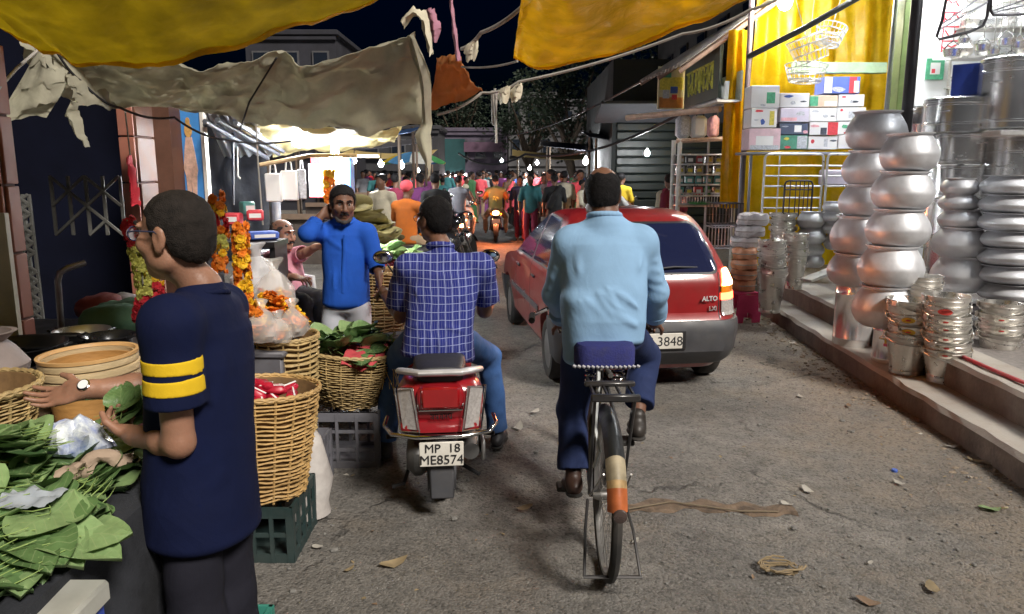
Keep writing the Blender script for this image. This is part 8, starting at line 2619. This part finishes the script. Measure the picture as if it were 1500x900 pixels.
building('dark block half hidden behind the trees on the right',b0.x,b1.x,58,8,P(850,150,58).z,bm('far_dark',(.08,.08,.09)),5,3)
b0,b1=P(360,80,34),P(492,80,34)
building('tall pale building rising above the canvas awning on the left',b0.x,b1.x,34,8,P(440,52,34).z,bm('far_pale',(.025,.025,.034)),3,3)
b0,b1=P(520,80,40),P(640,80,40)
building('unlit block behind the left stalls of the far street',b0.x,b1.x,40,8,P(600,190,40).z,bm('far_left',(.04,.04,.045)),3,2)
t=thing('shuttered_shop','dark green shuttered shop front behind the bamboo rack','shop',(P(985,250,17).x,17.5,0),R(0))
MB().box((1.5,3,2.1),(5.6,6,4.2)).build('wall',bm('green_dark',(.008,.01,.01)),t,smooth=False)
for k in range(14):
 MB().box((.3,-.03,.25+.19*k),(3.0,.05,.17),bev=.02).build('shutter_slat',M('shutter_green',(.003,.007,.006),.5,var=.2),t)
MB().box((.4,-.6,3.0),(4.2,1.3,.06),rot=(-.25,0,0)).build('awning',M('awning_dark',(.05,.05,.055),.7),t)
def tree(label,x,y,h,r,seed,n=2600):
 rg=random.Random(seed)
 t=thing('street_tree',label,'tree',(x,y,0),0,'dark trees over the far street')
 tk=MB()
 tk.tube([(0,0,0),(.1,0,h*.25),(-.1,.1,h*.5)],[.28,.22,.15],10)
 cl=[]
 for k in range(11):
  a=6.283*k/11+rg.uniform(-.4,.4)
  e=Vector((math.cos(a)*r*rg.uniform(.3,.8),math.sin(a)*r*rg.uniform(.3,.8),h*rg.uniform(.55,.98)))
  s_=Vector((0,0,h*rg.uniform(.3,.5)))
  tk.tube([s_,s_.lerp(e,.5)+Vector((0,0,.2)),e],[.12,.07,.03],6)
  cl.append((e,rg.uniform(.22,.42)*r))
  for q in range(3):
   cl.append((e+Vector((rg.gauss(0,.3),rg.gauss(0,.3),rg.gauss(0,.25)))*r,rg.uniform(.14,.26)*r))
 tk.build('trunk',M('bark',(.07,.05,.035),.9,var=.3,bump=.5,bscale=12),t)
 cr=MB()
 for i in range(n):
  c,rr=cl[rg.randrange(len(cl))]
  v=Vector((rg.gauss(0,1),rg.gauss(0,1),rg.gauss(0,.8))).normalized()*rr*rg.random()**.35
  p=c+v
  Tm=TR(p,(rg.uniform(-1.2,1.2),rg.uniform(-1.2,1.2),rg.uniform(0,6.28)))
  L_=rg.uniform(.14,.26)
  cr.add([(0,0,0),(L_*.35,L_*.5,.02),(0,L_,0),(-L_*.35,L_*.5,.02)],[(0,1,2,3)],Tm)
 cr.build('crown',M('tree_leaf',(.02,.034,.019),.6,var=.4,scale=3,transl=.25),t,smooth=False)
tree('broad dark tree standing above the right stalls',P(835,200,36).x,36,6.4,3.2,1)
tree('smaller dark tree left of the broad tree',P(775,200,42).x,42,5.6,2.6,2,1800)
tree('dark tree rising behind the tin roof',P(930,200,40).x,40,7.6,3.4,3)
tree('dark tree behind the rust coloured awning',P(672,150,56).x,56,7.4,3.2,4,1800)
LAMPS=[(558,241,13,.07,'bare bulb over the left stalls beyond the man in blue'),(588,243,17,.10,'bare bulb right of the blue banner on the left stalls'),(519,236,10.5,.05,'small bulb near the second bamboo pole'),(858,237,21,.12,'large white lamp above the man in yellow shirt'),(787,239,27,.09,'small lamp over the parked scooters'),(776,247,30,.10,'far lamp left of the small lamp over the scooters'),(948,225,16.2,.085,'single bulb in front of the dark green shop'),(735,236,33,.09,'distant lamp over the middle of the crowd'),(612,250,26,.09,'distant lamp under the striped umbrella')]
m_lampst=M('street_bulb',(1,1,1),var=0,emit=520,ecol=(.95,.98,1))
for x,y,Y,r,lab in LAMPS:
 bulb(P(x,y,Y),r*.62,m_lampst,lab,.5,group=None)
def stall(label,x,y,w,d,h,m,rz=0):
 t=thing('market_stall',label,'stall',(x,y,0),rz)
 for sx in(-1,1):
  for sy in(-1,1):
   MB().tube([(sx*w/2,sy*d/2,0),(sx*w/2,sy*d/2,h+(.25 if sy>0 else 0))],.03,6).build('post',M('post_dim',(.14,.1,.07),.7),t)
 MB().sheet(lambda u,v:((u-.5)*(w+.4),(v-.5)*(d+.5),h+.02+.25*v-.14*math.sin(math.pi*u)+.04*nz3((u*4,v*4,x))),20,12,.01).build('awning',m,t)
 MB().box((0,0,.42),(w*.92,d*.8,.84)).build('counter',M('stall_counter_dark',(.09,.07,.06),.8,var=.3),t)
 MB().box((0,-d*.42,.9),(w*.9,.1,.1)).build('front_rail',M('rail_dim',(.2,.14,.1),.7),t)
 return t
dk=M('awning_slate',(.10,.10,.115),.8,var=.3);tn=M('awning_tan',(.4,.3,.12),.7,var=.2);bl=M('awning_blue',(.05,.12,.3),.6,var=.2)
stall('dim tan roofed stall on the right beyond the parked scooters',P(800,255,27).x+.6,27.5,3.2,2,2.25,tn)
stall('slate roofed stall under the large white lamp',P(865,255,22).x+.4,22.5,3.2,1.8,2.4,dk)
stall('slate roofed stall beside the dark green shop',P(925,255,18.5).x+.3,19.0,2.4,1.6,2.5,dk)
stall('blue roofed stall on the left beyond the leaf heaps',P(545,255,14.5).x-.6,15,2.4,2,2.4,bl)
stall('slate roofed stall on the left under two bulbs',P(590,255,20).x-1.0,20,3,2,2.4,dk)
stall('tan roofed stall at the far left of the street',P(610,255,29).x-1.0,29,3,2,2.3,tn)
p=P(606,243,24)
t=thing('market_umbrella','striped yellow and blue market umbrella above the left crowd','umbrella',(p.x,24,0))
uc=[M('umb_yellow',(.7,.55,.05),.6,transl=.4),M('umb_blue',(.1,.3,.55),.6,transl=.4),M('umb_white',(.7,.72,.7),.6,transl=.4),M('umb_green',(.1,.4,.15),.6,transl=.4)]
for k in range(8):
 a0,a1=6.283*k/8,6.283*(k+1)/8
 mb=MB()
 def fn(u,v):
  a=a0+(a1-a0)*u;r_=1.0*v
  return(math.cos(a)*r_,math.sin(a)*r_,2.32-.32*v*v-.06*v*math.sin(math.pi*u))
 mb.sheet(fn,4,6,.006).build('canopy_panel',uc[k%4],t)
MB().tube([(0,0,0),(0,0,2.36)],.025,8).build('pole',m_greymetal,t)
# ---------------------------------------------------------------- motorcycles
def build_motorcycle(name,label,loc,rz,paint,group=None,lit=False):
 t=thing(name,label,'motorcycle',loc,rz,group)
 def wheel(y):
  w=obj('wheel',None,t,(0,y,.3))
  Q=Matrix.Rotation(R(90),4,'Y')
  MB().lathe([(.21,-.04),(.27,-.045),(.3,-.015),(.3,.015),(.27,.045),(.21,.04)],28,T=Q).build('tyre',m_rubber,w)
  MB().lathe([(.215,-.03),(.08,-.02),(.05,-.06),(.05,.06),(.08,.02),(.215,.03)],20,T=Q).build('rim',m_engine,w)
 wheel(0);wheel(1.27)
 MB().tube([(0,-.25,.82),(0,.0,.80),(0,.3,.78),(0,.55,.80)],[.06,.1,.12,.1],12,flat=.55).build('seat',m_seat,t)
 MB().ball((0,.72,.84),(.15,.26,.14),18).build('tank',paint,t)
 MB().tube([(0,-.3,.74),(0,-.1,.70),(0,.3,.64)],[.06,.1,.11],10).build('tail_body',paint,t)
 MB().ball((0,.5,.4),(.15,.22,.2),14).build('engine',m_engine,t)
 MB().tube([(.14,.6,.35),(.16,.2,.28),(.17,-.25,.36)],[.025,.035,.045],10).build('exhaust',m_chrome,t)
 def mud(u,v):
  a=R(-20+125*u)
  return((v-.5)*.13,-math.sin(a)*.34,.3+math.cos(a)*.34-.12*(v-.5)**2)
 MB().sheet(mud,12,5,.004).build('rear_mudguard',m_plast,t)
 MB().sheet(lambda u,v:((v-.5)*.11,1.27-math.sin(R(-60+100*u))*.33,.3+math.cos(R(-60+100*u))*.33),10,4,.004).build('front_mudguard',paint,t)
 MB().box((0,-.335,.745),(.15,.035,.09),bev=.015).build('tail_lamp',m_brake if lit else m_lens_r,t)
 MB().box((0,-.40,.55),(.2,.01,.11)).build('number_plate',m_plate,t,smooth=False)
 for s in(-1,1):
  MB().tube([(s*.08,1.27,.3),(s*.09,1.05,.8),(s*.09,.98,.98)],.02,8).build('fork',m_chrome,t)
  MB().tube([(s*.04,.98,.98),(s*.2,.93,1.04),(s*.36,.82,1.03)],.014,8).build('handlebar',m_trim,t)
  MB().ball((s*.36,.88,1.2),(.06,.015,.045),10).build('mirror',m_chrome,t)
  MB().ball((s*.13,-.3,.72),(.03,.04,.03),8).build('indicator',m_lens_a,t)
  MB().tube([(s*.15,.0,.3),(s*.11,.05,.62)],.017,6).build('shock_absorber',m_chrome,t)
 MB().ball((0,1.06,.9),(.1,.09,.1),14).build('headlamp',m_chrome,t)
 return t
m_bkp=M('bike_paint_black',(.015,.015,.018),.25,var=0,coat=.6)
bike0=build_motorcycle('motorcycle','motorcycle with glowing brake lamp in the middle of the street',(-.40,18.5,0),R(2),m_bkp,None,True)
m_glow=M('brake_glow',(1,.3,.1),var=0,emit=2200,ecol=(1,.26,.09))
MB().ball((0,-.37,.745),(.05,.012,.035),12).build('brake_bulb',m_glow,bike0)
BIKES=[(P(583,365,9.3).x,9.0,R(-50),'black motorcycle parked sideways behind the man in blue',m_bkp),(P(800,300,23).x,23.5,R(50),'dark motorcycle parked by the right stalls nearest the scooters',m_bkp),(P(822,300,21).x,22,R(62),'dark motorcycle in front of the yellow shirted man',m_bkp),(P(968,300,14).x,14.6,R(35),'black motorcycle parked before the dark green shop',m_bkp),(P(640,300,24).x,25,R(-20),'motorcycle among the left crowd',m_bkp),(P(622,300,12.6).x,12.6,R(-30),'black motorcycle parked beside the orange wrapped person',m_bkp),(P(566,300,14).x,14.6,R(-55),'black motorcycle parked at the blue roofed stall',m_bkp),(P(606,300,17).x,16.6,R(-40),'dark motorcycle parked behind the purple kurta',m_bkp),(P(655,300,21).x,21.2,R(-12),'dark motorcycle waiting ahead of the white scooter',m_bkp),(P(845,300,19).x,18.6,R(48),'dark motorcycle close to the car roof under the large lamp',m_bkp),(P(790,300,19).x,19.4,R(20),'dark motorcycle in the right half of the street before the scooters',m_bkp)]
for x,y,rz,lab,pm in BIKES:
 c=copy_tree(bike0,swap={m_brake.name:m_lens_r},skip=('brake_bulb',))
 c.location=(x,y,0);c.rotation_euler=(0,0,rz);c['label']=lab
 c['group']='motorcycles along the street'
m_wp=M('scooter_paint_white',(.6,.58,.56),.3,var=.1,coat=.5)
m_gp=M('scooter_paint_grey',(.22,.22,.24),.3,var=.1,coat=.5)
SCOOTS=[(P(672,352,17.5).x,17.4,R(-8),'white scooter with lit tail lamp ahead of the checked shirt rider',m_wp,True),(P(776,322,25).x,25.2,R(-14),'white scooter parked at the right kerb of the far street',m_wp,False),(P(757,315,29).x,29.5,R(-10),'grey scooter parked beyond the white scooter',m_gp,False),(P(640,300,31).x,30,R(12),'grey scooter among the left crowd',m_gp,False)]
for x,y,rz,lab,pm,lit in SCOOTS:
 sw={m_red2.name:pm}
 if lit:sw[m_lens_w.name]=m_brake;sw['lens_deep_red']=m_brake_red
 c=copy_tree(scooter,swap=sw,skip=('lettering',))
 c.location=(x,y,0);c.rotation_euler=(0,0,rz);c['label']=lab
 c['group']='scooters down the street'
# ---------------------------------------------------------------- people down the street
def ped_mesh(kind,seed):
 """low detail walkers: returns list of (part name, mesh); faces +Y"""
 rg=random.Random(seed)
 h=.019
 z=lambda a,b,c:Vector((a,b,c))
 sit=kind=='ride'
 bend=kind=='bend'
 pel=z(0,0,.92)if not sit else z(0,0,.86)
 ch=pel+(z(0,.03,.44)if not bend else z(0,.33,.28))
 hdp=ch+(z(0,.03,.21)if not bend else z(0,.2,.1))
 st=rg.uniform(.1,.22)
 J=J_(dict(pel=pel,ch=ch,nk=ch.lerp(hdp,.4),hd=hdp,sL=ch+z(-.18,0,-.03),sR=ch+z(.18,0,-.03),eL=ch+z(-.25,-.05,-.30),eR=ch+z(.25,.06,-.30),wL=ch+z(-.24,.06,-.52),wR=ch+z(.24,.18,-.5),hL=pel+z(-.09,0,-.04),hR=pel+z(.09,0,-.04),kL=z(-.1,st,.48),kR=z(.1,-st*.3+.05,.48),aL=z(-.1,st*.7,.08),aR=z(.1,-st,.09)),(0,1,0),(rg.uniform(-.4,.4),1,-.1-.5*bend),(0,.7*bend,1))
 if sit or bend:
  J['eL']=ch+z(-.27,.1,-.24);J['eR']=ch+z(.27,.1,-.24);J['wL']=ch+z(-.3,.38,-.32);J['wR']=ch+z(.3,.38,-.32)
 if sit:
  J['kL']=z(-.26,.42,.62);J['kR']=z(.26,.42,.62);J['aL']=z(-.25,.25,.28);J['aR']=z(.25,.25,.28)
 J['footL']=J['footR']=z(0,1,0)
 out=[]
 S=Sdf(h)
 body_core(S,J);legs_core(S,J)
 q,Fm=head(S,J['hd'],J['hf'],J['hu'],fine=False)
 for a in 'LR':
  arm(S,J['s'+a],J['e'+a],J['w'+a])
  S.cap(J['w'+a],J['w'+a]+(J['w'+a]-J['e'+a]).normalized()*.13,.034,.02)
 out.append(('body',S.mesh('walker_body',m_sk2)))
 S=Sdf(h)
 long_=kind=='saree'
 S.loft(pel+z(0,0,-.1 if not long_ else.05),ch,J['xr'],[(0,.175,.125),(.5,.165,.12),(.88,.175,.105),(1,.12,.075)],.03)
 for a in 'LR':
  S.cap(ch,J['s'+a],.08,.07,.04);S.cap(J['s'+a],J['s'+a].lerp(J['e'+a],.85),.066,.064,.03)
 out.append(('shirt',S.mesh('walker_shirt',MATS['shirt_pink'])))
 S=Sdf(h)
 if long_:
  S.loft(z(0,.03,.06),pel+z(0,0,.12),J['xr'],[(0,.24,.2),(.4,.2,.165),(.8,.18,.14),(1,.15,.11)],.03)
  S.chain([ch+z(.12,-.08,.04),ch+z(0,-.13,-.15),pel+z(-.14,-.1,.05)],[.06,.07,.08],.04)
  out.append(('saree',S.mesh('walker_saree',MATS['trousers_navy'])))
 else:
  S.loft(pel+z(0,0,-.1),pel+z(0,0,.04),J['xr'],[(0,.155,.115),(1,.14,.1)],.03)
  for a in 'LR':
   S.cap(J['h'+a],J['k'+a],.088,.072,.04);S.cap(J['k'+a],J['a'+a]+z(0,0,.03),.07,.06,.03)
  out.append(('trousers',S.mesh('walker_trousers',MATS['trousers_navy'])))
 S=Sdf(.014)
 S.ell(q(0,-.02,.04),(.086,.104,.09),Fm,.02)
 if long_:S.ell(q(0,-.105,-.02),(.045,.04,.045),Fm,.03)
 C,F_,U=V3(J['hd']),V3(J['hf']),V3(Fm.col[2].to_3d())
 S.keep(lambda X,Y,Z:np.interp((X-C[0])*F_[0]+(Y-C[1])*F_[1]+(Z-C[2])*F_[2],[-.13,-.06,-.01,.03,.06,.1],[-.08,-.07,-.02,.03,.07,.09]).astype(np.float32)-((X-C[0])*U[0]+(Y-C[1])*U[1]+(Z-C[2])*U[2]))
 out.append(('hair',S.mesh('walker_hair',m_hair)))
 return out
PED={k:ped_mesh(k.split('_')[0],i)for i,k in enumerate(('walk_a','walk_b','walk_c','saree_a','saree_b','ride_a','bend_a'))}
CC={}
def cmat(n,c):return CC.setdefault(n,M('cloth_'+n,c,.85,var=.15,scale=6))
COLS=dict(red=(.42,.015,.03),maroon=(.2,.02,.05),pink=(.4,.1,.14),orange=(.5,.13,.015),yellow=(.68,.48,.03),white=(.42,.42,.43),grey=(.2,.2,.22),purple=(.2,.05,.18),blue=(.05,.1,.32),teal=(.04,.18,.2),green=(.06,.2,.08),black=(.02,.02,.022),tan=(.35,.25,.16),navy=(.02,.03,.08),brown=(.12,.07,.045),cream=(.34,.31,.25),olive=(.22,.19,.06))
def ped(kind,x,y,rz,top,low,label,group=None,z=0,hair=None,sc=1.0,extra=None,skin=None):
 t=thing('person',label,'person',(x,y,z),rz,group)
 t.scale=(sc,sc,sc)
 for nm,me in PED[kind]:
  o=obj(nm,me,t)
  mm=cmat(top,COLS[top])if nm=='shirt' else cmat(low,COLS[low])if nm in('trousers','saree')else hair if(nm=='hair' and hair)else skin if(nm=='body' and skin)else None
  if mm:
   o.material_slots[0].link='OBJECT';o.material_slots[0].material=mm
 return t
def pp(px,Y):return P(px,260,Y).x
v=ped('ride_a',-.40,18.66,R(2),'olive','tan','motorcyclist in olive orange vest riding away on the bike with glowing lamp',skin=m_sk3)
print_=MB()
for k,(a,b,w)in enumerate(((-.04,.26,.05),(.04,.24,.06),(.0,.18,.07),(-.06,.2,.04))):
 print_.box((a,-.118+.012*(k%2),.86+b),(w,.02,.03),rot=(0,.5*k,0))
print_.build('vest_print',py_,v,smooth=False)
for s in(-1,1):
 MB().tube([(s*.18,.03,1.27),(s*.27,.12,1.08)],[.075,.07],10).build('orange_sleeve',cmat('orange',COLS['orange']),v)
sc_=[o for o in bpy.data.objects if o.get('label','').startswith('white scooter with lit')][0]
ped('ride_a',sc_.location.x,17.6,R(-8),'grey','grey','rider in grey shirt on the white scooter, turning his head',z=0)
ped('ride_a',pp(590,10.6),10.8,R(-25),'orange','tan','person in orange wrap and pink headscarf beside the black motorcycle',hair=cmat('pink',(.75,.1,.13)),z=-.02)
ped('saree_a',pp(616,14.5),14.5,R(15),'purple','purple','woman in purple patterned kurta walking left of the white scooter')
ped('saree_b',pp(690,27),27,R(180),'red','red','woman in bright red saree walking towards the camera',sc=.98)
ped('walk_a',pp(703,28),28,R(0),'pink','tan','man in pale pink shirt next to the woman in red',sc=1.0)
ped('walk_b',pp(848,20),20.5,R(-160),'yellow','navy','man in bright yellow shirt under the large white lamp')
ped('walk_c',pp(829,20),21,R(150),'white','red','man in white shirt with red scarf left of the yellow shirt')
ped('walk_a',pp(912,16.5),16.8,R(-30),'yellow','black','man in mustard shirt behind the cyclists head')
ped('bend_a',pp(925,16.5),16.6,R(100),'white','grey','man in white shirt bending over the right stall')
ped('walk_b',pp(973,14),13.4,R(20),'cream','maroon','man in cream shirt standing beside the bamboo rack')
ped('saree_a',pp(985,13),12.9,R(200),'maroon','maroon','person in dark maroon standing right by the bamboo rack post')
ped('walk_c',pp(548,12),12.8,R(160),'cream','grey','man in cream shirt at the left stalls under the bulb')
ped('walk_a',pp(556,15),15.5,R(60),'white','navy','man in white shirt beside the blue roofed stall')
ped('walk_b',pp(572,13.5),14,R(-20),'maroon','black','man in maroon checked shirt beside the left stalls')
ped('walk_c',pp(636,13),13.2,R(10),'black','black','man in black walking between the purple kurta and white scooter')
rg=random.Random(12)
tops=['red','maroon','pink','orange','white','grey','purple','blue','teal','green','black','tan','navy','brown','cream']
lows=['black','navy','grey','brown','tan','maroon']
seen=set()
n=0
while n<140:
 px=rg.uniform(530,960);Y=rg.uniform(17,41)if(px_:=rg.random())<.75 else rg.uniform(24,41)
 if(690<px<760 and Y<28)or(630<px<690 and Y<21):continue
 k=rg.choice(['walk_a','walk_b','walk_c','walk_a','walk_b','saree_a','saree_b'])
 a,b=rg.choice(tops),rg.choice(lows)
 if k.startswith('saree'):b=a if rg.random()<.6 else rg.choice(['red','purple','teal','green','pink','maroon'])
 side='left side' if px<650 else 'right side' if px>770 else 'middle'
 dist='nearer' if Y<28 else 'far' if Y>35 else 'central'
 lab=('small distant woman in %s top and %s saree' if k.startswith('saree')else 'small distant man in %s shirt and %s trousers')%(a,b)+', %s of the %s crowd'%(side,dist)
 if lab in seen:continue
 seen.add(lab)
 x=pp(px,Y)
 if abs(x)>9:continue
 ped(k,x,Y,rg.choice([0,180,180,0,90,-90])*3.14159/180+rg.uniform(-.5,.5),a,b,lab,'crowd filling the far street',sc=rg.uniform(.9,1.06))
 n+=1
# ---------------------------------------------------------------- litter and small things on the road
random.seed(21)
m_dry=[M('dry_leaf',(.24,.185,.105),.8,var=.4,rnd=.3),M('pale_scrap',(.36,.34,.30),.8,var=.2,rnd=.2),M('brown_scrap',(.2,.13,.08),.8,var=.3,rnd=.2)]
def scrap(px,py,s,m,label,cat='scrap',name='litter_scrap',z0=.004,curl=.3):
 c=G(px,py)
 t_=MB()
 sd=random.randrange(99)
 n=9
 pts=[(s*(1+.35*nz3((math.cos(a)*2,math.sin(a)*2,sd)))*math.cos(a),s*.5*(1+.4*nz3((math.cos(a)*2,math.sin(a)*2,sd+4)))*math.sin(a))for a in np.linspace(0,6.283,n+1)[:-1]]
 vs=[(0,0,.006)]+[(x,y,.004+curl*(x*x+y*y)/s+random.uniform(0,.008))for x,y in pts]
 t_.add(vs,[(0,1+k,1+(k+1)%n)for k in range(n)])
 o=t_.build(name,m,None,loc=(c.x,c.y,z0),rot=(0,0,random.uniform(0,6.28)))
 return tag(o,label,cat,'litter on the road')
LIT=[(1183,722,.045,1,'pale leaf lying at the end of the brown strip'),(1152,742,.035,1,'white scrap beside the end of the brown strip'),(1317,711,.035,1,'pale scrap right of the blue bottle cap'),(1365,866,.05,0,'pale brown leaf at the bottom right of the road'),(1272,887,.05,2,'brown dry leaf at the bottom edge of the road'),(1393,657,.04,1,'pale leaf at the foot of the kerb step'),(1428,678,.05,0,'curled dry leaf against the kerb step'),(1412,664,.03,2,'brown scrap between the two kerb leaves'),(1448,682,.035,1,'pale scrap right of the curled kerb leaf'),(1172,583,.04,1,'pale scrap lying in front of the pot stacks'),(1243,597,.035,2,'brown scrap near the step before the canisters'),(783,606,.05,1,'white paper strip between scooter and bicycle'),(577,830,.07,0,'long curled dry leaf left of the bicycle'),(768,748,.05,0,'straw coloured leaf between scooter wheel and bicycle'),(1132,478,.06,1,'crumpled pale paper near the kerb end'),(1125,470,.05,0,'tan scrap behind the crumpled pale paper'),(1190,530,.04,0,'tan leaf on the dirt before the lower step'),(1160,505,.045,1,'pale scrap on the dirt near the kerb end'),(1210,512,.04,2,'brown leaf close to the lower step'),(930,797,.03,1,'tiny pale scrap below the bicycle stand'),(465,805,.03,1,'tiny pale scrap left of the curled leaf'),(1275,828,.02,1,'tiny white chip on the open road'),(680,690,.025,1,'small pale chip beside the scooter wheel'),(512,838,.03,0,'small tan leaf near the green crate'),(1420,702,.018,1,'tiny pale chip below the curled kerb leaf')]
for px,py,s,k,lab in LIT:scrap(px,py,s,m_dry[k],lab)
c=G(755,632)
scrap(757,634,.07,m_dry[1],'curled pale peel between the scooter and the bicycle',curl=.7)
c=G(1466,748)
t=obj('leaf',LEAFS[2],None,(c.x,c.y,.012),(0,.2,R(80)),(.55,.55,.55))
t.name='fallen_leaf';tag(t,'small fresh green leaf lying at the right of the road','leaf')
c=G(1310,692)
t=thing('bottle_cap','small blue bottle cap on the open road','cap',(c.x,c.y,.004))
MB().lathe([(.016,0),(.017,.002),(.017,.013),(.014,.016),(.002,.016)],16).build('cap_shell',pb_,t)
c=G(1145,838)
rp=MB()
for k in range(5):
 rp.tube([(c.x+(.062+.009*k)*math.cos(a)+random.uniform(-.008,.008),c.y+(.038+.006*k)*math.sin(a)+random.uniform(-.008,.008),.012+.006*k+.006*math.sin(a*2+k))for a in np.linspace(.3*k,5.6+.2*k,22)],.0045,5)
tag(rp.build('straw_coil',M('straw_rope',(.26,.195,.11),.8,var=.3)),'tangled coil of straw rope lying on the road','rope')
a,b=G(915,748),G(1165,750)
o=MB().sheet(lambda u,v:(a.x+(b.x-a.x)*u,a.y-.06+.17*((v-.5)*(.75+.5*nz3((u*7,0,9)))+.5+.25*nz3((u*9,v,2)))+.03*math.sin(u*5),.006+.012*(1-(2*v-1)**2)*(.5+.8*abs(nz3((u*9,v*3,5))))-.006*(abs(2*v-1)>.95)),70,12).build('dirt_strip',M('brown_dirt',(.125,.088,.06),.9,var=.6,scale=14,bump=.7,bscale=60))
tag(o,'brown strip of dirt and rotten matting across the road','dirt')
cable([Vector((a.x,a.y-.03,.02)),Vector((a.x+.25,a.y+.05,.025)),Vector((a.x+.6,a.y-.05,.02)),Vector((b.x-.1,b.y-.04,.02))],.004,M('twine',(.17,.135,.09),.9),'thin twine lying along the brown strip','twine','twine')
pb=MB()
for i in range(900):
 x=random.uniform(-1.2,2.9);y=1.7+6.5*random.random()**1.6
 s=random.uniform(.003,.010)if random.random()<.93 else random.uniform(.01,.018)
 pb.ball((x,y,s*.4),(s*random.uniform(.8,1.4),s,s*.7),6)
tag(pb.build('road_grit',M('grit',(.17,.165,.155),.9,var=.4,scale=40)),'loose grit and pebbles scattered over the road','grit',kind='stuff')
kb=MB()
for i in range(420):
 y=random.uniform(3.6,9.4);x=kerb_x(y)-abs(random.gauss(0,.16))-.01
 s=random.uniform(.005,.016)
 kb.ball((x,y,s*.4),(s*random.uniform(.8,1.8),s,s*.6),6)
tag(kb.build('kerb_debris',M('debris',(.24,.19,.14),.9,var=.5,scale=30)),'dirt crumbs and dry bits gathered along the kerb step','debris',kind='stuff')
sb=MB()
for i in range(170):
 if i<110:
  y=random.uniform(3.8,9.3);x=kerb_x(y)-abs(random.gauss(0,.3))-.03
 else:
  x,y=random.uniform(-1.0,2.6),random.uniform(1.9,8)
 s=random.uniform(.006,.02)
 sb.i=random.choice((0,0,1,2,2))
 T_=TR((x,y,.008),(random.uniform(-.4,.4),random.uniform(-.4,.4),random.uniform(0,6.28)))
 sb.add([(-s,0,0),(-.2*s,-.5*s,.2*s),(s,-.1*s,0),(.3*s,.55*s,.25*s)],[(0,1,2,3)],T_)
tag(sb.build('leaf_crumbs',m_dry,smooth=False),'trodden leaf crumbs and paper bits scattered over the road','litter',kind='stuff')
